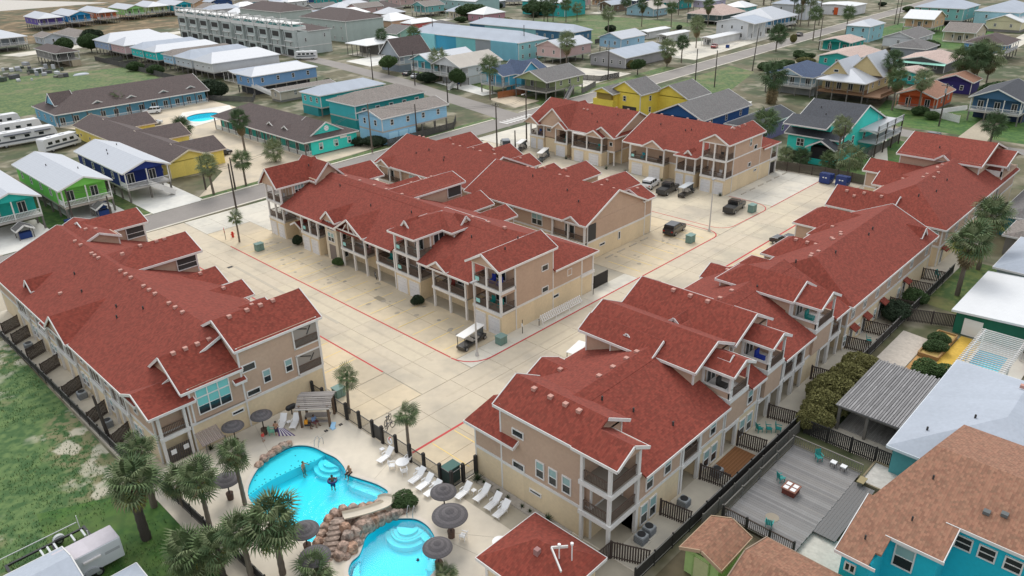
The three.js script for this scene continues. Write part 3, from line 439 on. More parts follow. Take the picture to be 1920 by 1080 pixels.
{ // R1: the near right block
  const t = new Thing('condo_building', 'near red-roofed condo block with corner balcony tower beside the pool house', 'building', [58, 0, 34.5]);
  body(t, 37.9, 80, 29, 42.1, 0, 5.95); body(t, 41, 47.2, 26.72, 30, 0, 5.95); body(t, 50.4, 54.3, 26.74, 30, 0, 5.95); body(t, 57, 60.6, 26.73, 30, 0, 5.95);
  planes(t, (u, v) => 5.8 + 0.43 * (v - 26.15), [[[41.2, 29.9], [80.4, 29.9], [80.4, 34.4], [41.2, 34.4]], ...[[41.2, 54.2], [58.2, 61], [65, 71.7], [76.7, 80.4]].map(([a, b]) => [[a, 26.15], [b, 26.15], [b, 29.9], [a, 29.9]])], [[41.2, 54.2], [58.2, 61], [65, 71.7], [76.7, 80.4]].map(([a, b]) => [[a, 26.12], [b, 26.12]])); planes(t, (u, v) => 5.8 + 0.43 * (42.65 - v), [[[41.2, 34.4], [80.4, 34.4], [80.4, 42.65], [41.2, 42.65]]], [[[41.2, 42.68], [80.4, 42.68]]]); t.part('gable', TAN, gableFill({ ax: 'u', c: 34.4, hw: 8.25, a0: 41.3, a1: 80.4, y: 5.75, p: 0.43 }, 3.9));
  roof(t, { bare: 1, ax: 'u', c: 34.4, hw: 1.2, a0: 41.4, a1: 80.3, y: 8.865, p: 0.43, vents: [[46, 0.3], [48, 0.3], [50, 0.3], [51.6, 0.3], [66.6, 0.4], [69, 0.4]], pipes: [[44, -1.6], [45.5, -3.8], [47.5, -6.5], [72, -1], [76, 0.6]] });
  body(t, 37.55, 42.6, 29.7, 38.6, 0, 8.95); blockRoof(t, { ax: 'v', c: 40.2, hw: 2.95, a0: 29.3, a1: 39.1, y: 8.8, p: 0.55, skip: 'a-e+', vents: [[36.6, -0.5], [34.8, -0.5], [33.2, -0.5], [31.8, -0.5]] });
  blockRoof(t, { ax: 'v', c: 39.2, hw: 2.05, a0: 26.1, a1: 30.5, y: 8.8, p: 0.55, skip: 'b-b+' }, 0.25);
  body(t, 37.6, 42.2, 37.9, 41.9, 0, 5.95); blockRoof(t, { ax: 'v', c: 39.8, hw: 2.9, a0: 36.5, a1: 42.5, y: 5.75, p: 0.55, h1: 0.3, vents: [[40.8, -0.5], [39.3, -0.6]] });
  const E = U(37.53); win(t, E, 36.5, 6.5, 1.35, 0.75, 'flat'); win(t, E, 36.5, 3.2, 1.4, 0.75, 'flat'); for (const s of [34.05, 32.65, 31.2]) win(t, E, s, 3.6, 0.95, 1.7); win(t, U(37.55), 34.6, 1.55, 1.35, 0.4, 'flat');
  bay(t, U(37.3), 26.75, 29.75, ['open', 'porch', 'porch'], { D: 3.6, back: 40.9, l: 0, r: 0, top: 8.7, door: 0.75 });
  for (const y of [3.05, 6]) { railing(t, V(26.85), 37.6, 41, 0, y); t.part('wall', TAN, [box(40.9, 41.1, y, y + 2.9, 26.85, 29.8), box(37.7, 41, y, y + 2.9, 29.6, 29.75)]); t.part('balcony_floor', WHITE, box(37.24, 41.2, y - 0.38, y - 0.004, 26.6, 26.75)); }
  for (const y of [0, 3.05, 6]) t.part('column', WHITE, [box(40.75, 41.1, y, y + 2.6, 26.66, 26.95)]); t.part('wall', CREAM, [box(41, 41.3, 0, 2.7, 26.8, 29.7), box(37.7, 41, 0, 2.7, 29.55, 29.72)]);
  const B = V(26.7); win(t, B, 42.5, 3.55, 1.05, 1.7); win(t, B, 45.1, 3.55, 1.05, 1.7); for (const s of [41.95, 43.2]) win(t, B, s, 0.3, 1.05, 2.1); win(t, V(26.72), 52.3, 3.55, 1.05, 1.6); for (const s of [51.6, 52.9]) win(t, V(26.72), s, 0.3, 1.1, 2); win(t, V(26.71), 59, 3.55, 1.05, 1.6); for (const s of [58, 59.4]) win(t, V(26.71), s, 0.3, 1.1, 2);
  bay(t, V(26.6), 47.3, 50.3, ['open', 'porch'], { D: 2.4, top: 5.8, stuff: [[1, 0.4, TEALPL]] }); bay(t, V(26.6), 54.4, 56.9, ['open', 'porch'], { D: 2.4, top: 5.8 });
  for (const [a, b] of [[60.7, 63.2], [63.2, 65.8], [65.8, 68.4], [68.4, 70.6], [74.5, 77], [77, 79.8]]) bay(t, V(26.6), a, b, ['open', 'porch'], { D: 2.4, top: 5.8, stuff: a > 65 && a < 68 ? [[1, 0.8, TEALPL]] : [] });
  body(t, 70.7, 74.4, 26.75, 30, 0, 5.95);
  tower(t, 56.2, 3.6, 26.5, 42.2, { hw2: 1.95, p: 0.48, chair: DARK }); roof(t, { ax: 'v', c: 54, hw: 1.9, a0: 33.4, a1: 42, y: 8.85, p: 0.6, skip: 'a+b+e+' });
  body(t, 52.5, 55, 33.7, 38.4, 3.1, 8.95); dormer(t, 'u', 37, 53.2, 54.6, 0.5, 9.3, 0.9); dormer(t, 'v', 56, 27.4, 28.6, 0.5, 9.4, 1.0);
  tower(t, 63, 3.75, 26.3, 42.2, { hw2: 1.9, p: 0.52, vents: [[38, -0.4], [36, -0.4], [34, -0.4]], chair: mat([0.01, 0.04, 0.35]) }); dormer(t, 'u', 35.3, 58.6, 61.5, 1.15, 8.9, 0.85);
  tower(t, 74.2, 2.7, 26.4, 38.2, { hw2: 2.4, p: 0.55, h1: 0.8, chair: TEALPL });
  for (const [c, hw, a1] of [[48, 2.6, 43.2], [66.5, 2.6, 43], [79, 2.4, 43]]) { blockRoof(t, { ax: 'v', c, hw, a0: 36, a1, y: 5.85, p: 0.45, vents: [[40.5, -0.4]] }); body(t, c - hw + 0.4, c + hw - 0.4, 40, a1 - 0.4, 0, 5.9); }
}
{ // R2 and R3 further along the row
  const t = new Thing('condo_building', 'red-roofed condo block midway along the right row, tall narrow windows over the back yards', 'building', [95, 0, 33]);
  body(t, 80.9, 108.7, 26.4, 38.6, 0, 6.0); blockRoof(t, { ax: 'u', c: 32.5, hw: 6.6, a0: 80.5, a1: 109.1, y: 5.85, p: 0.47, h0: 0.6, vents: [[92, 1.0], [93, 1.6], [94, 0.9], [95.5, 1.5], [84.6, 0.6], [85.6, 0.9], [86.5, 0.5]], pipes: [[83, 1.6], [88, -1], [97, -1.5], [99, -1.2]] });
  for (const [c, hw, a1, vents] of [[84, 2.7, 41.5, 0], [92, 3.9, 41, [[38, -0.5], [36.5, -0.5], [35.4, -0.5]]], [101, 2.6, 39.5, [[37, -0.5], [36, -0.5]]], [105.4, 4, 43, 0]]) { blockRoof(t, { ax: 'v', c, hw, a0: 31, a1, y: 5.9, p: 0.46, h1: 0.6, vents: vents || [] }); body(t, c - hw + 0.4, c + hw - 0.4, 37, a1 - 0.4, 0, 5.95); }
  const B = V(26.38); for (const s of [82.2, 85.6, 89.4, 93.1, 97, 101, 106.6]) win(t, B, s, 3.7, 0.95, 1.75, 'double');
  for (const s of [82.6, 86.4, 91.6, 99.5]) { t.part('awning', RED, slab([[s - 0.7, 2.75, 26.35], [s + 0.7, 2.75, 26.35], [s + 0.7, 2.35, 25.6], [s - 0.7, 2.35, 25.6]], 0.12)); win(t, B, s, 0.1, 1.0, 2.1, 'flat'); win(t, B, s - 1.7, 0.5, 0.8, 1.5, 'hung'); }
  dormer(t, 'v', 106.2, 26.9, 29.8, 1.05, 6.4, 1.1);
  const t2 = new Thing('condo_building', 'red-roofed condo block at the far end of the right row by the back street', 'building', [128, 0, 33]);
  body(t2, 112.4, 139, 26.3, 39.6, 0, 5.95); blockRoof(t2, { ax: 'u', c: 32.8, hw: 7, a0: 112, a1: 150, y: 5.8, p: 0.5, h0: 1, vents: [[124, 0.6], [125, -0.6], [126.4, 0.8], [127.6, -0.4], [130.5, 0.6], [131.5, 0.9], [132.5, 0.5]], pipes: [[121, -2.4], [127, -2], [116, -1.5]] });
  blockRoof(t2, { ax: 'v', c: 115.6, hw: 3.7, a0: 33.6, a1: 42.8, y: 5.8, p: 0.62, vents: [[41, -0.8], [38.5, -0.6], [36, -0.6], [39.6, -1.4]] }); body(t2, 112.3, 119, 28, 42.4, 0, 5.9);
  blockRoof(t2, { ax: 'v', c: 129.2, hw: 2.9, a0: 32, a1: 41.4, y: 5.85, p: 0.5, vents: [[37.5, -0.8]] }); body(t2, 126.8, 131.6, 36, 40.9, 0, 5.9); blockRoof(t2, { ax: 'v', c: 136, hw: 3, a0: 34, a1: 45.5, y: 5.85, p: 0.5 }); body(t2, 133.5, 138.6, 36, 45, 0, 5.9);
  body(t2, 136.6, 151, 28.9, 41, 3.1, 9.05); blockRoof(t2, { ax: 'v', c: 143.4, hw: 7.4, a0: 28.5, a1: 41.5, y: 8.85, p: 0.32, pipes: [[36, -4]] }); dormer(t2, 'u', 34.2, 135.6, 139, 1.3, 8.9, 0.75);
  body(t2, 140.6, 150, 26.3, 30, 0, 6.5); blockRoof(t2, { ax: 'v', c: 145.2, hw: 5, a0: 25.9, a1: 29.2, y: 8.4, p: 0.3 }); t2.part('column', WHITE, [box(140.6, 140.85, 6.5, 8.4, 26.4, 26.65)]); t2.part('column', WHITE, [box(145, 145.25, 6.5, 8.4, 26.4, 26.65)]); t2.part('railing', WHITE, [box(140.6, 140.7, 6.5, 7.4, 26.4, 29)]);
  const B2 = V(26.28); for (const s of [114.5, 119, 123.5, 128, 132, 136]) win(t2, B2, s, 3.6, 0.95, 1.7, 'double'); t2.part('awning', RED, slab([[113.4, 2.75, 26.25], [114.8, 2.75, 26.25], [114.8, 2.35, 25.5], [113.4, 2.35, 25.5]], 0.12)); win(t2, B2, 114, 0.1, 1, 2.1, 'flat'); win(t2, U(112.38), 27.2, 3.7, 0.9, 1.6);
}
{ // pool house
  const t = new Thing('pool_house', 'small red hip-roofed pool house with white vent pipes at the bottom edge', 'pool house', [31.5, 0, 29]);
  t.part('lower_wall', CREAM, box(28.8, 34.2, 0, 2.9, 25.6, 31.6)); const r = roof(t, { ax: 'v', c: 31.5, hw: 3.25, a0: 25.0, a1: 32.1, y: 2.95, p: 0.5, h0: 0.98, h1: 0.98 });
  t.part('dormer_trim', WHITE, [beam([30.3, 4.5, 25.6], [31.2, 4.95, 27.3], 0.1, 0.2), beam([31.2, 4.95, 27.3], [32.2, 4.8, 26.6], 0.1, 0.2)], { parent: r.me });
  for (const [u, v] of [[31.6, 26.9], [32.3, 26.3]]) t.part('vent_pipe', WHITEPL, [rod([u, 3.6, v], [u, 5.1, v], 0.05), rod([u, 5.1, v], [u, 5.25, v], 0.12)], { parent: r.me }); t.part('roof_vent', mat([0.32, 0.17, 0.16]), box(30.5, 30.9, 3.9, 4.6, 28, 28.4), { parent: r.me });
  t.part('column', WHITE, box(28.7, 28.95, 0, 2.8, 31.4, 31.65)); win(t, U(28.78), 28.5, 0.9, 1, 1.2);
}
// ---------- the ground ----------
const POOL = smooth([[25.0, 57.7], [26.9, 58], [28.1, 57.9], [28.9, 57.3], [29.5, 56.2], [29.75, 54.7], [30, 53.1], [29.8, 51.7], [29.4, 50.3], [29.7, 49.2], [30.1, 48], [30.4, 46.7], [30.3, 45.6], [28.7, 45.3], [27.2, 45.4], [25.9, 46.2], [24.6, 46], [23.6, 45.7], [22.6, 45], [22.1, 45.8], [21.8, 48], [21.4, 51], [21.4, 53.5], [21.9, 55], [23.2, 56.5]], 4);
const POOL2 = smooth([[29.1, 42.1], [29.8, 41.2], [29.95, 40], [29.7, 38.9], [29.1, 37.6], [28.5, 36.6], [27.3, 35.7], [25.6, 35.5], [24, 36], [22.8, 37.3], [22.2, 39], [22.3, 40.3], [23.2, 41.2], [24.1, 41.4], [24.9, 42], [25.6, 42.6], [26.4, 42.9], [27.4, 43.1], [28.3, 42.8]], 4);
const POOL3 = smooth([[86.6, 203], [88.4, 208.5], [92, 210], [95.8, 208], [95.5, 203.5], [92, 200.5], [88.5, 200]], 4), POOL4 = [[84.2, 12], [91.4, 12], [91.4, 14.9], [84.2, 14.9]];
ground('ground', 'sandy coastal ground with thin dry grass running out to the far houses', mat([0.95, 0.95, 0.95], 'dirt'), sheetGeo([[-900, -250], [1600, -250], [1600, 1700], [-900, 1700]], 0, [POOL, POOL2, POOL3, POOL4]));
ground('grass_field', 'green field with bare sandy patches behind the left condo block', mat([1, 1, 1], 'field'), sheetGeo([[-60, 20], [15.7, 20], [15.7, 124], [-60, 120]], 0.006));
const GR = mat([1, 1, 1], 'grass'), GR2 = mat([0.62, 0.95, 0.5], 'grass'), GRD = mat([1.0, 0.95, 0.8], 'grass');
[['green lawn behind the dumpster fence', [[145.5, 44.5], [180, 44], [180, 58.6], [150, 56], [143.5, 54]], GR2], ['green lawn in front of the orange house', [[193, 30], [218, 30], [222, 73], [203, 69], [193.5, 60]], GR2], ['lawn between the street and the navy house', [[176, 103], [240, 121.5], [246, 133.5], [150, 129.5], [152, 125]], GR],
  ['green lawns behind the white house at the upper right', [[322, 82], [336, 78], [392, 90], [396, 130], [345, 131]], GR2], ['open grass field behind the blue motel', [[20, 249], [108, 246], [114, 312], [60, 330], [10, 300]], GR], ['rough brown field beyond the coloured stilt houses', [[60, 420], [240, 430], [330, 900], [-100, 900]], mat([0.95, 0.72, 0.5], 'dirt')],
  ['grass strip along the far side of the street', [[58, 136.6], [140, 140.2], [140, 143], [58, 139.2]], GR], ['grass verge by the cross street corner', [[158, 141.5], [232, 146], [232, 151], [160, 146]], GR], ['grass around the yellow house corner', [[146, 122], [160, 122], [178, 131], [146, 129.5]], GRD], ['grass between the houses across the cross street', [[162, 146], [200, 150], [205, 250], [176, 250]], GRD],
  ['grass between the stilt houses on the left', [[-20, 139], [24, 139], [24, 175], [-20, 175]], GR], ['grass strip between two driveways on the left', [[33.2, 135], [37.4, 135.3], [37.4, 170], [33.2, 170]], GR2], ['grass strip left of the navy house', [[45.6, 135.5], [48.2, 135.5], [48.2, 170], [45.6, 170]], GR], ['lawn around the cottages in the far centre', [[262, 205], [345, 205], [350, 285], [272, 285]], GR],
  ['grass under the palms at the bottom left', [[4, 30], [16.4, 30], [16.4, 62], [8, 66]], mat([0.5, 0.85, 0.42], 'grass')], ['dry grass in the right back yards', [[96, 5], [118, 5], [118, 24.5], [100, 24.5]], GRD]].forEach(([l, p, m]) => ground('lawn', l, m, sheetGeo(p, 0.010)));
const ASPH = mat([0.29, 0.262, 0.238], 'asphalt'), rn = u => 126.4 + 0.0445 * u;
ground('road', 'grey two-lane street running from the left edge to the upper right', ASPH, sheetGeo([[-200, rn(-200)], [1000, rn(1000)], [1000, rn(1000) + 7.8], [-200, rn(-200) + 7.6]], 0.014));
ground('road', 'side street leading away between the teal houses and the gabled houses', ASPH, sheetGeo([[139, 138], [147, 139], [155.5, 180], [161.5, 204], [168.5, 250], [176, 320], [169, 320], [161.5, 250], [154.5, 204], [148.5, 180]], 0.018));
ground('road', 'narrow back street behind the far condo block on the right', ASPH, sheetGeo([[181, -60], [188.5, -60], [188.5, 36], [192, 66], [192, 76], [184.5, 76], [184.5, 60]], 0.018));
const CW = mat([0.66, 0.63, 0.57], 'slab'), CWL = mat([0.72, 0.72, 0.71], 'slab');
for (const [l, o, a, b] of [['near', -0.5, -200, 118], ['near', -0.5, 150, 1000]]) { const t = new Thing('kerb', `pale concrete kerb along the ${l} edge of the street, ${a < 0 ? 'left part' : 'right part'}`, null, [(a + b) / 2, 0, rn((a + b) / 2)], null, 'structure'); t.part('kerb_stone', CW, beam([a, 0.06, rn(a) + o], [b, 0.06, rn(b) + o], 0.5, 0.13)); }
{ const t = new Thing('kerb', 'pale concrete kerb along the far edge of the street', null, [60, 0, 137], null, 'structure'); for (const [a, b] of [[-200, 24], [33.2, 37.2], [45.8, 48], [57.5, 138], [148, 1000]]) t.part('kerb_stone', CW, beam([a, 0.06, rn(a) + 7.95], [b, 0.06, rn(b) + 7.95], 0.5, 0.13)); }
for (const [l, p, m] of [['pale concrete drive before the teal stilt house', [[20, 135.5], [33, 135.6], [33, 150], [22, 150]], CWL], ['pale concrete drive before the lime stilt house', [[37.4, 136], [45.6, 136.2], [45.6, 158], [37.4, 158]], CWL], ['pale concrete drive before the navy stilt house', [[48.2, 136.4], [58, 136.8], [58, 158], [48.2, 158]], CWL],
  ['sandy concrete court between the motel buildings', [[58, 139], [86, 140.6], [103.5, 142], [103.5, 226], [60, 226], [69.5, 200], [69.5, 152]], mat([0.62, 0.54, 0.43], 'slab')], ['white concrete drive by the white gabled house', [[158, 165], [163.5, 164], [171, 192], [163.5, 193]], CWL], ['tan drive beside the olive stilt house', [[152, 146], [163, 147], [163, 160], [155.5, 160]], mat([0.62, 0.53, 0.42], 'slab')],
  ['pale drive by the aqua apartments', [[186, 150], [214, 152], [212, 196], [200, 196]], CW], ['white concrete pad behind the navy house', [[172, 90], [198, 100], [192, 108], [170, 99]], CWL], ['pale drive and parking by the white cottages', [[250, 150], [330, 156], [330, 163], [256, 185], [250, 180]], CW], ['concrete pad right of the turquoise house', [[160, 50], [181, 58], [181, 66], [166, 58]], CW],
  ['pale concrete court in front of the townhouses', [[170, 236], [214, 238], [214, 256], [172, 254]], CWL], ['light gravel lane in the upper right', [[300, 68], [400, 72], [400, 78], [300, 74]], CW], ['sandy track beside the blue gabled house', [[189, 40], [214, 43], [212, 47], [189, 46]], mat([0.5, 0.43, 0.32], 'sand')],
  ['pale drives in the far left field', [[96, 380], [180, 400], [180, 410], [92, 392]], CW], ['pale concrete beach road on the far left', [[150, 640], [230, 640], [190, 760], [60, 760]], mat([0.6, 0.56, 0.5], 'sand')]]) ground('driveway', l, m, sheetGeo(p, 0.021, l.includes('motel buildings') ? [POOL3] : []));
{ // crossing bars
  const t = new Thing('pedestrian_crossing', 'faded white crossing bars where the side street meets the street', null, [143, 0, 139], null, 'structure'); for (let i = 0; i < 9; i++) t.part('crossing_bar', mat([0.7, 0.68, 0.65]), box(137 + i * 1.35, 137.7 + i * 1.35, 0.018, 0.027, 134.4 + i * 0.05, 137.6 + i * 0.05)); }
{ // the concrete lot of the complex, slab by slab
  const t = new Thing('parking_lot', 'tan concrete lane and parking court of the condo complex, cast in slabs', null, [60, 0, 60], null, 'structure');
  t.part('slab_joint', mat([0.46, 0.42, 0.35], 'slab'), sheetGeo([[15.9, 62.5], [34.2, 62.5], [34.2, 24], [143.5, 24], [143.5, 65], [120, 127], [15.9, 127]], 0.006));
  const tone = [[0.66, 0.565, 0.425], [0.64, 0.55, 0.42], [0.68, 0.58, 0.43], [0.65, 0.56, 0.425]], grey = [[0.61, 0.545, 0.445], [0.595, 0.53, 0.435], [0.625, 0.56, 0.45], [0.60, 0.535, 0.44]], light = [[0.69, 0.66, 0.60], [0.66, 0.635, 0.58]];
  const zones = [[42.55, 49.7, 55.45, 127.5, 3.6, 6.2, grey], [49.75, 57.6, 58.2, 119, 3.95, 5.6, tone], [36.3, 42.45, 62, 127, 3.1, 5.6, tone], [34.4, 142.9, 48.45, 55.4, 6.2, 3.5, grey], [34.9, 121, 42.4, 48.35, 6.2, 3.0, tone], [34.4, 42.45, 55.5, 61.9, 4, 3.2, tone], [82, 104, 55.5, 64.4, 5.5, 4.5, tone], [57, 82, 55.5, 57.95, 5, 2.6, light], [49.8, 57, 55.5, 58.15, 3.6, 2.7, light], [104.1, 121.6, 55.5, 127, 4.4, 6, grey], [121.7, 142.5, 55.5, 64.6, 5.2, 4.6, light], [97, 104, 64.5, 127, 3.5, 6, tone], [121.7, 143, 115.5, 130, 5.3, 4.8, light], [57.6, 104, 112.6, 127.5, 5.8, 4.9, light], [49.8, 57.6, 119.1, 127.5, 3.9, 4.1, light]];
  for (const [u0, u1, v0, v1, du, dv, pal] of zones) { const nu = Math.round((u1 - u0) / du), nv = Math.round((v1 - v0) / dv); for (let i = 0; i < nu; i++) for (let j = 0; j < nv; j++) { const a = u0 + (u1 - u0) * i / nu, b = u0 + (u1 - u0) * (i + 1) / nu, c = v0 + (v1 - v0) * j / nv, d = v0 + (v1 - v0) * (j + 1) / nv, q = 0.02; t.part('concrete_slab', mat(pal[Math.floor(rnd() * pal.length)], 'slab', { roughness: 0.9 }), box(a + q, b - q, 0.008, 0.04 + R(0, 0.006), c + q, d - q)); } }
  const redM = mat([0.50, 0.06, 0.06]), line = (pts, w, m, name) => { for (let i = 0; i < pts.length - 1; i++) t.part(name, m, beam([pts[i][0], 0.044, pts[i][1]], [pts[i + 1][0], 0.044, pts[i + 1][1]], w, 0.014)); };
  const arc = (cu, cv, r, a0, a1, n = 6) => Array.from({ length: n + 1 }, (_, i) => { const a = (a0 + (a1 - a0) * i / n) * Math.PI / 180; return [cu + r * Math.cos(a), cv + r * Math.sin(a)]; });
  line([[49.75, 111], [49.75, 59]], 0.2, redM, 'fire_lane_line'); line([...arc(53, 58.8, 3.3, 180, 270), [102.2, 55.5], ...arc(102.2, 58, 2.5, 270, 360), [104.7, 63]], 0.2, redM, 'fire_lane_line');
  line([[42.5, 111], [42.5, 62.3]], 0.2, redM, 'fire_lane_line'); line([[35.2, 48.42], [141, 48.42]], 0.26, redM, 'fire_lane_line'); line([[121.8, 64], [121.8, 59], ...arc(118.5, 58.5, 3, 0, -90), [109, 55.7], ...arc(109, 58.5, 2.8, 270, 180), [106.2, 72]], 0.16, redM, 'fire_lane_line'); line([[121, 55.5], [141, 55.5]], 0.16, redM, 'fire_lane_line');
  const yel = mat([0.78, 0.58, 0.22]); for (let v = 60.8; v < 110; v += 2.85) line([[50.3, v], [56.2, v]], 0.11, yel, 'stall_line');
  for (let u = 37.6; u < 110; u += 2.85) line([[u, 42.9], [u, 48.1]], 0.11, yel, 'stall_line'); for (let v = 67; v < 104; v += 2.85) line([[37, v], [42.2, v]], 0.11, yel, 'stall_line'); for (let u = 84; u < 103; u += 2.85) line([[u, 56.6], [u, 62.3]], 0.11, yel, 'stall_line');
  for (let u = 84.6; u < 96; u += 3) t.part('wheel_stop', mat([0.5, 0.46, 0.4], 'slab'), box(u, u + 1.8, 0.04, 0.16, 63.2, 63.4)); for (let u = 124; u < 140; u += 3.2) t.part('wheel_stop', mat([0.5, 0.46, 0.4], 'slab'), box(u, u + 1.8, 0.04, 0.16, 62.6, 62.8));
  const st = mat([0.36, 0.33, 0.29], 'slab'); line([[46.2, 103], [46.0, 76]], 0.45, mat([0.50, 0.455, 0.385], 'slab'), 'oil_stain'); for (const [a, b, c, d] of [[44.6, 108, 44.7, 58], [47.8, 108, 47.9, 60], [50, 51.4, 120, 51.7], [44, 53.2, 118, 53.4]]) line([[a, b], [c, d]], 0.3, mat([0.565, 0.50, 0.405], 'slab'), 'tyre_mark'); seed = 515; for (let i = 0; i < 46; i++) { const inC = i % 3, u = inC ? R(51, 57) : R(86, 102), v = inC ? R(59, 110) : R(57, 63); t.part('oil_stain', mat([0.44, 0.39, 0.32], 'slab'), new THREE.CircleGeometry(R(0.12, 0.35), 9).rotateX(-Math.PI / 2).scale(R(0.7, 1.6), 1, 1).translate(u, 0.0495 + i * 0.0001, -v)); }
  for (const [u, v, w] of [[51.5, 98, 0.5], [54.6, 92, 0.4], [54, 86, 0.5], [55.2, 80.4, 0.4], [53.5, 75, 0.6], [55, 67, 0.5], [54, 62.5, 0.45], [52.7, 88.3, 0.35]]) t.part('oil_stain', st, new THREE.CircleGeometry(w * 0.55, 9).rotateX(-Math.PI / 2).translate(u, 0.05, -v)); t.part('drain_grate', mat([0.28, 0.24, 0.17]), box(53.4, 54.3, 0.04, 0.052, 77, 78.6)); t.part('manhole_cover', DARK, box(45.2, 46, 0.04, 0.052, 103, 103.6));
}
{ // pool deck, basins, water
  const t = new Thing('pool_deck', 'smooth pale concrete deck around the two swimming pools', null, [28, 0, 45], null, 'structure');
  const deckM = mat([0.70, 0.645, 0.565], 'slab', { roughness: 0.9 });
  t.part('deck_slab', deckM, solidGeo([[15.9, 24], [34.25, 24], [34.25, 41.7], [37.4, 41.7], [37.4, 24.1], [37.5, 24], [37.5, 41.9], [34.3, 41.9], [34.3, 63.8], [18.4, 63.8], [15.9, 62.6]], 0.012, 0.06, [POOL, POOL2]));
  const jm = mat([0.50, 0.46, 0.40], 'slab'); for (const [a, b] of [[[30.6, 48], [34.2, 49.4]], [[30.4, 38.2], [34, 33]], [[26, 58.3], [27.5, 63.7]], [[29.6, 57], [34.2, 57.6]], [[31, 44], [34.2, 44]], [[30, 36.8], [32.5, 24.5]]]) t.part('deck_joint', jm, beam([a[0], 0.062, a[1]], [b[0], 0.062, b[1]], 0.035, 0.01));
  t.part('planting_bed', mat([0.45, 0.41, 0.36], 'sand'), box(36.5, 37.5, 0.02, 0.07, 30.5, 41.3));
}
function pool(name, label, pts, deep, o = {}) {
  const t = new Thing(name, label, 'pool', [pts[0][0], 0, pts[0][1]]), n = pts.length, cu = pts.reduce((s, p) => s + p[0], 0) / n, cv = pts.reduce((s, p) => s + p[1], 0) / n;
  const area = pts.reduce((s, p, i) => s + p[0] * pts[(i + 1) % n][1] - pts[(i + 1) % n][0] * p[1], 0), sg = area > 0 ? 1 : -1;
  const nrm = i => { const a = pts[(i + n - 1) % n], b = pts[(i + 1) % n], d = [b[0] - a[0], b[1] - a[1]], L = Math.hypot(...d) || 1; return [sg * d[1] / L, -sg * d[0] / L]; };
  const off = (r, y) => pts.map((p, i) => { const q = nrm(i); return [p[0] + q[0] * r, y, p[1] + q[1] * r]; });
  const ring = (A, B) => { const T = []; for (let i = 0; i < n; i++) { const j = (i + 1) % n; T.push([A[i], A[j], B[j]], [A[i], B[j], B[i]]); } return tri(sg > 0 ? T : T.map(x => [...x].reverse())); };
  const top = o.top ?? 0.06, plaster = mat([0.03, 0.74, 0.88], null, { roughness: 0.7 }), shelfM = mat([0.13, 0.76, 0.86], null, { roughness: 0.7 });
  t.part('pool_wall', plaster, ring(off(0, top - 0.2), off(0, -deep))); t.part('tile_band', mat([0.03, 0.08, 0.14], null, { roughness: 0.3 }), ring(off(0, top), off(0, top - 0.2)));
  t.part('pool_floor', plaster, sheetGeo(pts, -deep)); if (o.coping !== 0) t.part('coping', mat([0.72, 0.66, 0.60], 'slab'), [ring(off(0.34, top + 0.03), off(-0.02, top + 0.03)), ring(off(0.34, top - 0.05), off(0.34, top + 0.03)), ring(off(-0.02, top + 0.03), off(-0.02, top - 0.04))]);
  for (const [nm2, poly, y] of o.steps || []) t.part(nm2, shelfM, solidGeo(poly, -deep + 0.01, y));
  t.part('tile_mark', mat([0.03, 0.12, 0.2]), (o.marks || []).map(([u, v, y]) => box(u - 0.05, u + 0.05, y, y + 0.01, v - 0.05, v + 0.05)), { kind: 'stuff' });
  t.part('pool_water', mat([0.62, 0.98, 1.0], null, { specularIntensity: 0.35, roughness: 0.1, transmission: 1, ior: 1.33, thickness: 0, bump: 'water', bumpScale: 0.015 }), sheetGeo(pts, top - 0.14));
  return t;
}
const inner = (pts, f) => pts.filter(f);
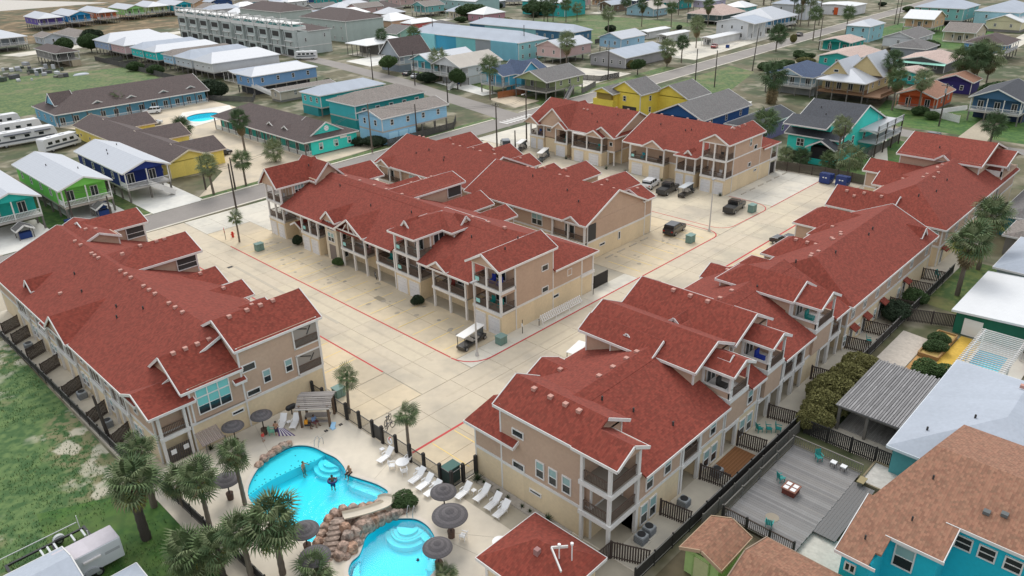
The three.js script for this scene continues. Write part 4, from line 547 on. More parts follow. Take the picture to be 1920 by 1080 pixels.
{
  const shelf = smooth([[21.6, 54.6], [22.6, 54.9], [23.9, 55.15], [25.7, 55.1], [27.4, 54.9], [28.6, 54.6]], 3, false), rim = POOL.filter(p => p[1] > 54.55 && p[0] > 21.4);
  const order = [...rim].sort((a, b) => Math.atan2(a[1] - 54.6, a[0] - 25.4) - Math.atan2(b[1] - 54.6, b[0] - 25.4)).map(p => [p[0] * 0.995 + 25.4 * 0.005, p[1] * 0.996 + 55 * 0.004]);
  const st = (r, y) => ['pool_step', Array.from({ length: 13 }, (_, i) => { const a = (100 + 160 * i / 12) * Math.PI / 180; return [29.55 + r * Math.cos(a), 53.4 + r * 1.15 * Math.sin(a)]; }).concat([[29.6, 52.2]]), y];
  const bench = ['pool_bench', [[29.35, 50.2], [29.65, 49.1], [30.05, 47.9], [30.35, 46.6], [30.2, 45.8], [29.7, 46.2], [29.3, 47.6], [28.9, 49], [28.9, 49.9]], -0.5];
  const marks = []; for (const p of shelf) marks.push([p[0], p[1] + 0.15, -0.235]); for (let i = 0; i < 9; i++) marks.push([R(22.5, 28.5), R(55.5, 57), -0.235]); for (const [, b, y] of [bench]) b.slice(5).forEach(p => marks.push([p[0] + 0.12, p[1], y + 0.01]));
  pool('swimming_pool', 'large free-form swimming pool with pale shallow shelf, turquoise water', POOL, 1.15, { steps: [['pool_shelf', [...shelf, ...order], -0.25], st(1.6, -0.75), st(1.15, -0.5), st(0.7, -0.3), bench], marks });
  const st2 = (r, y) => ['pool_step', Array.from({ length: 15 }, (_, i) => { const a = (130 + 170 * i / 14) * Math.PI / 180; return [28.9 + r * Math.cos(a), 41.2 + r * Math.sin(a)]; }), y];
  const band = ['pool_bench', [[29.6, 41], [29.75, 40], [29.5, 38.9], [28.95, 37.7], [28.35, 36.85], [27.3, 36.05], [27.0, 36.6], [27.9, 37.3], [28.4, 38.1], [28.9, 39.1], [29.1, 40], [29.0, 40.9]], -0.45], band2 = ['pool_bench', [[22.5, 40.2], [23.3, 41], [23.9, 41.15], [23.3, 40.3], [22.7, 39.2], [22.9, 38], [22.5, 38.4], [22.35, 39.2]], -0.45];
  const m2 = []; for (const b of [band, band2]) b[1].forEach(p => m2.push([p[0] * 0.985 + 26 * 0.015, p[1] * 0.985 + 39.5 * 0.015, -0.435])); for (let i = 0; i < 12; i++) { const a = (140 + 150 * i / 11) * Math.PI / 180; m2.push([28.9 + 1.25 * Math.cos(a), 41.2 + 1.25 * Math.sin(a), -0.42]); }
  pool('swimming_pool', 'smaller swimming pool with rounded steps in front of the rock slide', POOL2, 1.15, { steps: [band, band2, st2(1.9, -0.7), st2(1.45, -0.43), st2(0.9, -0.22)], marks: m2 });
  const t3 = pool('motel_pool', 'small kidney-shaped pool in the motel court on a white deck', POOL3, 1.1, { top: 0.08, coping: 0 }); t3.part('pool_surround', mat([0.78, 0.77, 0.75], 'slab'), solidGeo([[84.5, 196], [99, 201], [103.5, 214], [90, 215], [84, 206]], 0.03, 0.08, [POOL3]));
  const t4 = pool('backyard_pool', 'rectangular pool of bright water under white pergola slats', POOL4, 1.1, { top: 0.1, coping: 0 }); t4.part('pool_surround', mat([0.72, 0.7, 0.66], 'slab'), solidGeo([[82, 9.8], [93.5, 9.8], [93.5, 15.2], [82, 15.2]], 0.03, 0.1, [POOL4]));
}
// ---------- the neighbourhood ----------
const RF = { lm: mat([0.535, 0.56, 0.605], 'ribs', { roughness: 0.5 }), wm: mat([0.78, 0.79, 0.80], 'ribs', { roughness: 0.5 }), grey: mat([0.19, 0.18, 0.175], 'shingle'), lg: mat([0.46, 0.505, 0.575], 'stucco'), brown: mat([0.105, 0.075, 0.07], 'shingle'), dark: mat([0.062, 0.067, 0.08], 'shingle'), navy: mat([0.06, 0.095, 0.175], 'shingle'), tan: mat([0.56, 0.51, 0.45], 'stucco'), or: mat([0.34, 0.17, 0.105], 'shingle'), pink: mat([0.60, 0.45, 0.39], 'shingle'), bg: mat([0.27, 0.235, 0.21], 'shingle') };
const wallM = c => mat(c, 'stucco', { roughness: 0.8 });
const RECTS = [];
function house(name, label, [u0, u1, v0, v1], o) {
  RECTS.push([u0, u1, v0, v1]);
  const ov = o.ov ?? 0.45, fl = o.fl ?? 2.6, y = o.y, ax = o.ax || 'u', W = wallM(o.wall), rm = RF[o.roof || 'lm'], p = o.p ?? 0.36, tm = o.trim || WHITE;
  const t = new Thing(name, label, o.cat || 'house', [(u0 + u1) / 2, 0, (v0 + v1) / 2]);
  let a0 = u0 + ov, a1 = u1 - ov, b0 = v0 + ov, b1 = v1 - ov; const pf = o.porch && o.porch[0], pd = o.porch && o.porch[1];
  const full = [a0, a1, b0, b1]; if (pf === 'u-') a0 += pd; if (pf === 'v-') b0 += pd;
  t.part('wall', W, box(a0, a1, fl, y + ov * p - 0.12, b0, b1));
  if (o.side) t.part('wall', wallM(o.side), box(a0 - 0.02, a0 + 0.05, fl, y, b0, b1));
  const hw = (ax === 'u' ? v1 - v0 : u1 - u0) / 2, c = ax === 'u' ? (v0 + v1) / 2 : (u0 + u1) / 2, sp = { ax, c, hw, a0: ax === 'u' ? u0 : v0, a1: ax === 'u' ? u1 : v1, y, p, h0: o.h ?? o.h0 ?? 0, h1: o.h ?? o.h1 ?? 0, pipes: o.pipes, vents: o.vents };
  const r = roof(t, sp, rm, tm); if (!(sp.h0 && sp.h1)) t.part('gable', o.gable ? wallM(o.gable) : W, gableFill(sp, ov));
  t.part('corner_board', tm, [box(a0 - 0.05, a0 + 0.12, fl, y, b0 - 0.05, b0 + 0.12)]);
  if (fl > 1) {
    t.part('floor_beam', o.skirt || mat([0.42, 0.40, 0.37]), box(full[0], full[1], fl - 0.35, fl - 0.01, full[2], full[3]));
    const nu = Math.max(1, Math.round((full[1] - full[0]) / 4)), nv = Math.max(1, Math.round((full[3] - full[2]) / 4)); for (let i = 0; i <= nu; i++) for (let j = 0; j <= nv; j++) if (i === 0 || j === 0 || i === nu) { const u = full[0] + 0.15 + (full[1] - full[0] - 0.3) * i / nu, v = full[2] + 0.15 + (full[3] - full[2] - 0.3) * j / nv; t.part('piling', o.pile || GREYWOOD, box(u - 0.14, u + 0.14, 0, fl - 0.3, v - 0.14, v + 0.14)); }
    if (o.enc) { const [e0, e1, f0, f1] = o.enc, m = box(full[0] + (full[1] - full[0]) * e0, full[0] + (full[1] - full[0]) * e1, 0, fl - 0.35, full[2] + (full[3] - full[2]) * f0, full[2] + (full[3] - full[2]) * f1); t.part('lower_wall', wallM(o.low || o.wall), m); }
  } else if (fl > 0) t.part('skirting', mat([0.2, 0.19, 0.18]), box(a0 + 0.1, a1 - 0.1, 0, fl, b0 + 0.1, b1 - 0.1));
  const rows = o.st === 2 ? [fl + 0.9, fl + (y - fl) * 0.5 + 0.8] : [fl + Math.min(1.0, (y - fl) * 0.33)], big = o.ww || 0.95, hh = o.wh || 1.35;
  for (const yy of rows) {
    for (let i = 0; i < (o.wu || 0); i++) win(t, { d: 'u-', at: a0 - 0.02 }, b0 + (b1 - b0) * (i + 0.6) / (o.wu + 0.2), yy, big, hh, o.ws || 'hung', GLASS, tm);
    for (let i = 0; i < (o.wv || 0); i++) win(t, { d: 'v-', at: b0 - 0.02 }, a0 + (a1 - a0) * (i + 0.6) / (o.wv + 0.2), yy, big, hh, o.ws || 'hung', GLASS, tm);
  }
  if (o.porch) {
    const rm2 = o.rail || mat([0.80, 0.80, 0.80]), face = { d: pf, at: pf === 'u-' ? full[0] : full[2] }, s0 = pf === 'u-' ? full[2] : full[0], s1 = pf === 'u-' ? full[3] : full[1], n = Math.max(2, Math.round((s1 - s0) / 3.6));
    if (fl < 1) t.part('porch_floor', CW, fbox(face, s0, s1, 0, pd, 0.02, Math.max(0.15, fl)));
    for (let i = 0; i <= n; i++) { const s = s0 + 0.1 + (s1 - s0 - 0.2) * i / n; t.part('porch_post', o.post || tm, fbox(face, s - 0.1, s + 0.1, 0.02, 0.22, Math.max(fl, 0.1), y - 0.05)); }
    if (o.rail !== null) { railing(t, face, s0 + 0.2, s1 - 0.2, 0.12, Math.max(fl, 0.1), rm2, 1.0, 0.22); sideRail(t, face, s0 + 0.1, 0.2, pd, Math.max(fl, 0.1), rm2); }
    for (let i = 0; i < (o.pw || 2); i++) win(t, { d: pf, at: face.at + pd - 0.02 }, s0 + (s1 - s0) * (i + 0.5) / (o.pw || 2), Math.max(fl, 0.1) + 0.1, 1.3, 2.0, 'slider', GLASS, tm);
  }
  if (o.stair) { const [a, b, c2, d2] = o.stair, sm2 = o.stairM || WHITE; for (const s of [-0.5, 0.5]) t.part('stair_rail', sm2, beam([a + (o.sd ? s : 0), fl + 0.5, b + (o.sd ? 0 : s)], [c2 + (o.sd ? s : 0), 0.5, d2 + (o.sd ? 0 : s)], 0.08, 0.9)); t.part('stair_flight', sm2, beam([a, fl, b], [c2, 0, d2], 1.0, 0.14)); }
  t.r = r; t.sp = sp; return t;
}
const TQ = [0.05, 0.72, 0.62], TQ2 = [0.05, 0.47, 0.52];
house('stilt_house', 'turquoise stilt house cut by the left edge of the picture', [24.4, 33.4, 143, 167], { y: 5.8, ax: 'v', wall: [0.02, 0.50, 0.44], porch: ['v-', 3], wu: 3, pipes: [[150, -2]] });
house('stilt_house', 'lime green stilt house with pale metal roof, second from the left edge', [36.1, 45.1, 143.2, 168.9], { y: 5.8, ax: 'v', wall: [0.22, 0.66, 0.11], porch: ['v-', 2.6], wu: 4, pipes: [[152, 2], [158, -1.5]], skirt: mat([0.4, 0.35, 0.3]) });
house('stilt_house', 'navy blue stilt house with pale metal roof next to the yellow motel wing', [47.6, 56.6, 145.2, 169.8], { y: 5.8, ax: 'v', wall: [0.008, 0.03, 0.21], porch: ['v-', 3], wu: 4, pipes: [[158, -2], [160, -1.4], [164, 2]], stair: [52, 145, 56, 144.6] });
{
  const t = house('motel_wing', 'single-storey yellow motel wing with brown shingle roof and three cross gables', [59.4, 69.2, 154.3, 207.8], { cat: 'motel', fl: 0, y: 3.2, ax: 'v', roof: 'brown', wall: [0.92, 0.73, 0.18], p: 0.42, wu: 9, ww: 0.8, wh: 0.8, ws: 'flat', trim: mat([0.7, 0.62, 0.45]) });
  for (const v of [162, 180.5, 199]) { const sp = { ax: 'u', c: v, hw: 5, a0: 64, a1: v < 170 ? 73.5 : 74.5, y: 3.2, p: 0.42, h1: v < 170 ? 0 : 0.0 }; roof(t, sp, RF.brown, mat([0.6, 0.5, 0.42])); t.part('wall', wallM([0.92, 0.73, 0.18]), [box(66, sp.a1 - 0.5, 0, 3.2, v - 4.5, v + 4.5), gableFill(sp, 0.5)]); }
  const t2 = house('motel_wing', 'long sky-blue motel wing with brown roof, four small dormers and white porch rail', [60.3, 102.4, 222.7, 241], { cat: 'motel', fl: 0, y: 3.5, ax: 'u', h0: 1, h1: 0, roof: 'brown', wall: [0.17, 0.44, 0.62], p: 0.42, porch: ['v-', 1.8], pw: 12, wu: 3, post: mat([0.12, 0.1, 0.1]) });
  for (const u of [72, 81, 90, 98]) { const s = { ax: 'v', c: u, hw: 1.5, a0: 225, a1: 230, y: 4.4, p: 0.5, t: 0.1 }; roof(t2, s, RF.brown, WHITE, 'dormer_roof'); t2.part('dormer_wall', wallM([0.3, 0.42, 0.45]), gableFill(s, 0.15, 0)); }
  { const s = { ax: 'u', c: 231.8, hw: 3.4, a0: 62.4, a1: 68, y: 4.8, p: 0.85, t: 0.1 }; roof(t2, s, RF.brown, WHITE, 'dormer_roof'); t2.part('dormer_wall', wallM([0.2, 0.48, 0.66]), gableFill(s, 0.15, 0)); }
  const t3 = house('motel_wing', 'turquoise motel wing with brown roof, big end gable facing the street', [86, 100.6, 146.4, 188.9], { cat: 'motel', fl: 0.3, y: 3.5, ax: 'v', h0: 1, h1: 1, roof: 'brown', wall: [0.05, 0.42, 0.36], p: 0.42, porch: ['u-', 1.9], pw: 10, wv: 3, post: mat([0.13, 0.11, 0.1]) });
  t3.part('wall', wallM(TQ), box(88, 100.1, 0.3, 3.5, 146.78, 146.9)); for (const u of [90.4, 94.5, 98]) win(t3, { d: 'v-', at: 146.76 }, u, 1.1, 0.9, 1.5); t3.part('sign_board', WHITEPL, box(95.6, 97.4, 2.6, 3.1, 146.68, 146.76));
  { const s = { ax: 'v', c: 93.2, hw: 4.4, a0: 148.0, a1: 156, y: 4.2, p: 0.55, t: 0.1 }; roof(t3, s, RF.brown, WHITE, 'dormer_roof'); t3.part('dormer_wall', wallM(TQ), gableFill(s, 0.15, 0)); t3.part('gable_vent', WHITEPL, new THREE.CylinderGeometry(0.6, 0.6, 0.1, 16).rotateX(Math.PI / 2).translate(93.2, 5.2, -148.1)); }
  for (const v of [164, 157.5]) { const s = { ax: 'u', c: v, hw: 1.3, a0: 88.2, a1: 92, y: 4.5, p: 0.55, t: 0.1 }; roof(t3, s, RF.brown, WHITE, 'dormer_roof'); t3.part('dormer_wall', wallM([0.4, 0.42, 0.4]), gableFill(s, 0.15, 0)); }
}
house('stilt_house', 'pale blue two-storey house with grey-brown roof and three garage doors below', [103.9, 124.5, 142, 151.9], { fl: 3.1, y: 6.1, roof: 'bg', h1: 0, wall: [0.33, 0.62, 0.85], enc: [0, 0.5, 0, 1], low: [0.33, 0.62, 0.85], wu: 2, wv: 4, p: 0.3, pipes: [[110, 1]] }).part('garage_door', mat([0.42, 0.72, 0.9]), [box(106, 108.6, 0.1, 2.4, 142.38, 142.46), box(109, 111.6, 0.1, 2.4, 142.38, 142.46), box(112, 113.9, 0.1, 2.4, 142.38, 142.46)], { kind: 'stuff' });
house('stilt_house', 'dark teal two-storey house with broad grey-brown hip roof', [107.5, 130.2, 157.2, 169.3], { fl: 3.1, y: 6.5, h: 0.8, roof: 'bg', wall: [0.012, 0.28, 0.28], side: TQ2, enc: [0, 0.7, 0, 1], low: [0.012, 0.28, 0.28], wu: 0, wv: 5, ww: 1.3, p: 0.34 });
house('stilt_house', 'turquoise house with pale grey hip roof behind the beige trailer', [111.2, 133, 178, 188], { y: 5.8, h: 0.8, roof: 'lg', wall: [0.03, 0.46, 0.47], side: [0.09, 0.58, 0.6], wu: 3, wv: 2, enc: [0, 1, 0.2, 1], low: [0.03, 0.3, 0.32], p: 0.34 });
house('trailer_house', 'beige single-wide trailer house with tan roof', [114.6, 134, 204.5, 210.5], { fl: 0.6, y: 3.2, roof: 'bg', wall: [0.55, 0.49, 0.40], wu: 1, wv: 2, ws: 'double', p: 0.2 });
house('stilt_house', 'cornflower blue house with pale hip roof and white outside stair', [114.9, 138.2, 220, 230.8], { y: 5.8, h: 0.8, roof: 'lm', wall: [0.20, 0.38, 0.64], wu: 2, wv: 4, stair: [115.4, 220.8, 118, 211.5], sd: 1, enc: [0.05, 0.9, 0.1, 1], low: [0.05, 0.05, 0.055], p: 0.32 });
[['pale lilac-blue', [345.5, 362], [0.36, 0.46, 0.66], 'lm'], ['blush pink', [329, 344], [0.66, 0.45, 0.46], 'lm'], ['mint turquoise', [312, 323.5], [0.05, 0.62, 0.58], 'lg'], ['bright turquoise', [300, 311], [0.02, 0.58, 0.56], 'lm'], ['ice blue', [286, 295], [0.42, 0.66, 0.85], 'bg'], ['white with lavender-grey roof', [271.5, 285], [0.62, 0.66, 0.70], 'lg'], ['white with tan-grey metal roof', [255.8, 270.5], [0.66, 0.66, 0.66], 'lm']].forEach(([c, [v0, v1], w, rf], i) => house('row_house', `${c} house in the row of seven below the townhouses`, [120, 146, v0, v1], { y: 5.6, h: 0.6, roof: rf, wall: w, wu: 3, ww: 1.0, wh: 0.6, ws: 'flat', p: 0.34, enc: [0.2, 1, 0, 1], low: [0.1, 0.09, 0.09] }));
house('carport', 'low grey-roofed carport beside the row houses', [122, 148, 243.5, 254], { cat: 'carport', fl: 0, y: 3, roof: 'lg', wall: [0.3, 0.28, 0.26], porch: ['u-', 9], rail: null, pw: 1, p: 0.16 });
[['violet', [134, 147, 477, 502], [0.16, 0.11, 0.42], 1], ['azure blue', [149.5, 162, 478, 507], [0.03, 0.34, 0.68], 0], ['orange', [166, 177.5, 482, 513], [0.72, 0.20, 0.08], 1], ['lime', [184.2, 196, 489, 516], [0.36, 0.72, 0.26], 0], ['pale yellow-green', [198.4, 212, 492.5, 514], [0.56, 0.68, 0.26], 1], ['cyan', [213, 225, 488, 518], [0.02, 0.48, 0.62], 0]].forEach(([c, r4, w, h0]) => house('stilt_house', `${c} stilt house in the far upper-left row of six`, r4, { y: 6.2, ax: 'v', h0, wall: w, porch: ['v-', 3], wu: 3, p: 0.34, fl: 2.8 }));
house('stilt_house', 'white-porched stilt house at the upper left edge with car below', [88.5, 106.6, 401, 420], { y: 5.8, ax: 'v', h0: 1, wall: [0.4, 0.44, 0.48], porch: ['v-', 4], wu: 2 });
house('cottage', 'small white cottage with grey roof near the upper left edge', [115.4, 124.2, 412, 426], { fl: 0, y: 3.2, roof: 'bg', ax: 'v', wall: [0.6, 0.64, 0.7], wv: 1, wu: 2 }); house('cottage', 'white cottage with grey hip roof right of the small white cottage', [125, 137, 400, 428], { fl: 0, y: 3.4, roof: 'bg', ax: 'v', h: 0.8, wall: [0.6, 0.62, 0.66], wv: 2, wu: 2 });
house('stilt_house', 'weathered wooden house with brown roof and deck above the junk yard', [95.5, 104.5, 331.5, 356], { y: 5.4, roof: 'brown', ax: 'v', h: 0.6, wall: [0.25, 0.24, 0.23], rail: mat([0.2, 0.19, 0.18]), porch: ['v-', 5], wu: 3, enc: [0.6, 1, 0, 0.5], low: [0.5, 0.42, 0.3] });
function townhouses(label, u0, v0, v1, H, rails) {
  const t = new Thing('townhouse_row', label, 'townhouses', [u0 + 8, 0, (v0 + v1) / 2]), W = wallM([0.52, 0.57, 0.55]), n = 5, dv = (v1 - v0) / n;
  t.part('wall', W, [box(u0 + 1.5, u0 + 17, 0, H - 2, v0, v1)]); roof(t, { ax: 'v', c: u0 + 12, hw: 5.6, a0: v0 - 0.4, a1: v1 + 0.4, y: H - 2, p: 0.3, h0: 1, h1: 1 }, RF.brown);
  for (let i = 0; i < n; i++) { const a = v0 + dv * i + 0.5, b = v0 + dv * (i + 1) - 0.5;
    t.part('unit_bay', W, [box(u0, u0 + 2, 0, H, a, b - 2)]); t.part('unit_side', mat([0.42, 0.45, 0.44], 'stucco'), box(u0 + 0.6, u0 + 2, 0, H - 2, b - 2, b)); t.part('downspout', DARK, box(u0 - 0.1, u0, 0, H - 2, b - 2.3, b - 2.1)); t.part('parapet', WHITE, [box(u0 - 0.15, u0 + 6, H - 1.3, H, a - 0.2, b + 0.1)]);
    t.part('deck_rail', WHITE, [box(u0, u0 + 5.5, H + 1.0, H + 1.15, a, b), box(u0, u0 + 0.25, H, H + 2.6, a, a + 0.35), box(u0, u0 + 0.25, H, H + 2.6, b - 0.35, b), box(u0, u0 + 0.25, H + 2.4, H + 2.75, a, b), box(u0 + 0, u0 + 0.12, H, H + 2.2, (a + b) / 2 - 0.1, (a + b) / 2 + 0.1), beam([u0, H + 0.1, a], [u0, H + 2.1, (a + b) / 2], 0.2, 0.3), beam([u0, H + 2.1, (a + b) / 2], [u0, H + 0.1, b], 0.2, 0.3), box(u0 + 0.2, u0 + 4, H + 2.4, H + 2.6, a, a + 0.3), box(u0 + 3.8, u0 + 4, H, H + 2.5, a, a + 0.3)], { kind: 'stuff' }); t.part('deck_floor', mat(rails), box(u0 + 0.3, u0 + 5.5, H - 0.02, H + 0.06, a, b)); t.part('balcony_recess', DARK, box(u0 - 0.06, u0 + 0.02, H - 4.2, H - 2.2, a + 1, b - 3.2)); t.part('awning_ledge', WHITE, box(u0 - 0.5, u0, H - 5.6, H - 5.35, a + 0.8, b - 2.6)); win(t, { d: 'u-', at: u0 - 0.03 }, a + 2.6, H - 7.4, 0.8, 1.5, 'hung', GLASS); t.part('garage_opening', mat([0.03, 0.03, 0.03]), box(u0 - 0.06, u0 + 0.02, 0, 2.4, a + 1.2, b - 3.4)); }
  t.part('trim_board', WHITE, [box(u0 + 1.4, u0 + 17.06, 3.1, 3.4, v0 - 0.06, v0), box(u0 - 0.06, u0 + 1.45, 3.1, 3.4, v0 - 0.06, v1)], { kind: 'stuff' }); for (const [u, y] of [[u0 + 5, 5], [u0 + 14, 6]]) win(t, { d: 'v-', at: v0 - 0.03 }, u, y, 0.8, 1.5, 'hung', GLASS);
}
townhouses('pale grey-green townhouse row with roof decks, nearer of the two', 167.5, 281, 331, 11, [0.2, 0.5, 0.48]); townhouses('pale grey-green townhouse row with roof decks, farther of the two', 168.6, 334, 388, 11, [0.35, 0.5, 0.5]);
house('apartment_building', 'grey-walled apartment building with brown hip roof behind the farther townhouses', [209, 228, 361, 402], { cat: 'apartments', fl: 0, st: 2, y: 9, ax: 'v', h: 0.9, roof: 'brown', wall: [0.50, 0.56, 0.53], wu: 6, ws: 'double' }); house('apartment_building', 'grey-walled apartment building with brown hip roof behind the nearer townhouses', [203, 224.5, 297, 334], { cat: 'apartments', fl: 0, st: 2, y: 9, ax: 'v', h: 0.9, roof: 'brown', wall: [0.48, 0.55, 0.52], wu: 6, ws: 'double' });
{ const t = house('apartment_building', 'long aqua and blue apartment row with lavender-grey hip roofs, front one of two', [209.5, 226, 199, 261], { cat: 'apartments', y: 6.6, fl: 0, st: 2, ax: 'v', h: 0.8, roof: 'lg', wall: [0.30, 0.62, 0.66], wv: 4 }); [[245, 260.4, [0.26, 0.62, 0.66]], [233, 245, [0.05, 0.36, 0.56]], [222, 233, [0.22, 0.60, 0.64]], [213, 222, [0.36, 0.38, 0.42]], [199.6, 213, [0.22, 0.52, 0.66]]].forEach(([a, b, c]) => t.part('painted_wall', wallM(c), box(209.6 + (b - a > 12 ? -0.5 : 0.2), 210.4, 0, 6.5, a, b)));
  const t2 = house('apartment_building', 'long dark-blue apartment row with grey roof, back one of two', [243.8, 256, 201.5, 262], { cat: 'apartments', y: 6.6, fl: 2.7, ax: 'v', h: 0.8, roof: 'lg', wall: [0.05, 0.16, 0.27], wu: 14, ws: 'double', wv: 3, enc: [0.3, 1, 0, 1], low: [0.05, 0.2, 0.38] }); t2.part('painted_wall', wallM([0.25, 0.5, 0.52]), box(244.15, 244.28, 2.7, 6.5, 222, 252)); }
house('pavilion', 'open pavilion with white metal roof beside the dark gabled house', [182, 204, 254, 268], { cat: 'pavilion', fl: 0, y: 4.5, roof: 'wm', h: 0.7, wall: [0.16, 0.15, 0.14], porch: ['u-', 6], rail: null, pw: 1, p: 0.22, post: GREYWOOD });
house('gabled_house', 'house with tall steep dark roof and white gable windows by the palms', [168.3, 183, 216.5, 228], { y: 5.3, p: 0.95, roof: 'brown', wall: [0.45, 0.50, 0.55], wu: 2, wv: 2, ov: 0.6, porch: ['u-', 2], enc: [0, 1, 0, 1], low: [0.22, 0.26, 0.30] });
house('gabled_house', 'aqua gabled house with pale metal roof and white porch', [164.6, 185.2, 195.5, 206.6], { y: 5.8, p: 0.4, roof: 'lm', wall: [0.12, 0.52, 0.60], porch: ['u-', 3], wv: 2 }); house('gabled_house', 'white gabled house with cream roof and deep dark porch', [163.3, 182.4, 180.3, 193.8], { y: 5.8, p: 0.42, roof: 'tan', wall: [0.70, 0.71, 0.72], porch: ['u-', 3.4], wv: 2, ws: 'double', stair: [164, 180.4, 158, 180], enc: [0.2, 1, 0, 1], low: [0.6, 0.6, 0.6] });
{ const t = house('gabled_house', 'sky-blue house with dark blue roof behind the wooden fence', [161.4, 181, 159.8, 170], { y: 5.6, p: 0.45, roof: 'navy', wall: [0.13, 0.55, 0.78], wu: 2, porch: ['u-', 2.5], wv: 1, rail: mat([0.3, 0.4, 0.45]) }); const s = { ax: 'v', c: 171, hw: 4.2, a0: 157.4, a1: 166, y: 5.6, p: 0.75 }; roof(t, s, RF.navy); t.part('wall', wallM([0.13, 0.55, 0.78]), [box(167.2, 174.8, 0, 5.6, 157.9, 164), gableFill(s, 0.4)]); win(t, { d: 'v-', at: 157.86 }, 170.4, 3.6, 1.5, 1.6, 'hung', TEALGLASS); win(t, { d: 'v-', at: 157.86 }, 171, 0.9, 1, 1); }
house('stilt_house', 'olive stilt house with brown-grey roof and steep outside stair', [162.8, 180, 144.2, 157], { y: 5.4, p: 0.4, roof: 'grey', wall: [0.36, 0.42, 0.22], porch: ['u-', 4], rail: mat([0.12, 0.11, 0.10]), wv: 3, stair: [174, 144, 166, 140], stairM: mat([0.3, 0.29, 0.28]), post: GREYWOOD });
house('bungalow', 'low grey bungalow with pale roof behind a dark fence', [219, 246, 158, 174], { fl: 0.3, y: 3.7, roof: 'lg', p: 0.25, wall: [0.40, 0.385, 0.40], wu: 4 });
{ const t = house('gabled_house', 'bright yellow house with grey shingle roof by the street', [162, 171.5, 111.8, 122.4], { fl: 0, y: 5.9, st: 2, p: 0.55, roof: 'grey', wall: [0.95, 0.74, 0.11], wu: 1, wv: 1 }); const s = { ax: 'u', c: 109, hw: 6, a0: 170, a1: 181, y: 4.6, p: 0.5 }; roof(t, s, RF.grey); t.part('wall', wallM([0.95, 0.74, 0.11]), [box(170.5, 180.5, 0, 4.7, 103.6, 114.4), gableFill(s, 0.5)]); const s2 = { ax: 'u', c: 122.2, hw: 3.6, a0: 159.4, a1: 167, y: 5.7, p: 0.4 }; roof(t, s2, RF.grey); t.part('wall', wallM([0.95, 0.74, 0.11]), [box(160, 166, 0, 3.9, 119, 125.4), box(161.4, 166, 3.9, 5.8, 119, 125.4), gableFill(s2, 0.4)]); t.part('porch_recess', mat([0.3, 0.22, 0.06]), box(160.6, 161.4, 3.9, 5.4, 120, 124.6)); t.part('doorway', DARK, [box(162.3, 162.44, 0.2, 2.6, 113.4, 117.6)]); }
house('gabled_house', 'navy blue gabled house with brown-grey roof beside the yellow house', [149.6, 171.6, 86.6, 99.8], { fl: 0, y: 5.3, p: 0.45, st: 2, roof: 'grey', wall: [0.012, 0.09, 0.28], wu: 2, wv: 3 }); house('gabled_house', 'low slate-roofed house with lilac wall behind the palm', [156, 174.5, 76.8, 85], { fl: 0, y: 3.9, p: 0.4, roof: 'dark', h0: 0.8, wall: [0.30, 0.19, 0.38], wv: 2, wu: 1 });
{ // turquoise three-storey house
  const t = new Thing('gabled_house', 'tall turquoise house with charcoal roof, shed dormer and grey side decks', 'house', [163, 0, 62]), W = wallM(TQ), sp = { ax: 'v', c: 165, hw: 12.6, a0: 57.2, a1: 69, y: 5.0, p: 0.40, pipes: [[66, -3], [64, -5]] };
  t.part('wall', W, [box(153, 177, 0, 5.1, 57.8, 68.4)]); roof(t, sp, RF.dark); t.part('gable', W, gableFill(sp, 0.5)); roof(t, { ax: 'v', c: 155.5, hw: 4.2, a0: 60, a1: 69, y: 7.2, p: 0.3 }, RF.dark); t.part('dormer_wall', W, box(154.4, 158, 6, 7.3, 60.4, 68.6)); for (const v of [62.6, 66.6]) win(t, { d: 'u-', at: 154.36 }, v, 6.15, 0.8, 1.1, 'hung', GLASS);
  t.part('wall', W, box(150.6, 153.2, 0, 1.2, 57.6, 62.4)); roof(t, { ax: 'u', c: 60, hw: 3, a0: 149.6, a1: 158, y: 3.6, p: 0.55 }, RF.dark); t.part('screen', mat([0.02, 0.02, 0.022]), box(150.7, 153.2, 1.2, 3.5, 57.7, 62.3)); win(t, { d: 'u-', at: 152.96 }, 65.6, 2.6, 1.6, 1.6, 'double', GLASS); t.part('garage_opening', DARK, box(152.9, 153.1, 0, 1.5, 63, 68));
  for (const [u, y] of [[173, 5.6], [172, 2.6], [166, 2.6], [160, 3]]) win(t, { d: 'v-', at: 57.76 }, u, y, 1, 1.6, 'hung', GLASS); for (const y of [2.9, 5.4]) { t.part('deck_floor', mat([0.5, 0.5, 0.52]), box(163, 177.6, y - 0.25, y, 54, 57.7)); railing(t, V(54.1), 163, 177.6, 0, y, mat([0.5, 0.5, 0.52]), 1, 0.25); } for (const u of [163.4, 168, 172.6, 177.2]) t.part('deck_post', DARKWOOD, box(u - 0.12, u + 0.12, 0, 6.4, 54, 54.24));
  roof(t, { ax: 'u', c: 56, hw: 1.8, a0: 163, a1: 171, y: 5.0, p: 0.2 }, RF.wm);
}
{ const t = house('gabled_house', 'pale blue house with dark blue hip roof and white balcony', [211.5, 229, 89.5, 104], { y: 5.5, p: 0.38, h: 0.9, roof: 'navy', wall: [0.46, 0.60, 0.70], porch: ['u-', 2.4], wv: 4, ww: 0.7, enc: [0.15, 1, 0, 1], low: [0.3, 0.3, 0.3], pw: 3 }); const s = { ax: 'u', c: 97, hw: 4, a0: 211.3, a1: 218, y: 5.7, p: 0.42, t: 0.1 }; roof(t, s, RF.navy, WHITE, 'dormer_roof'); t.part('dormer_wall', wallM([0.46, 0.60, 0.70]), gableFill(s, 0.2, 0)); }
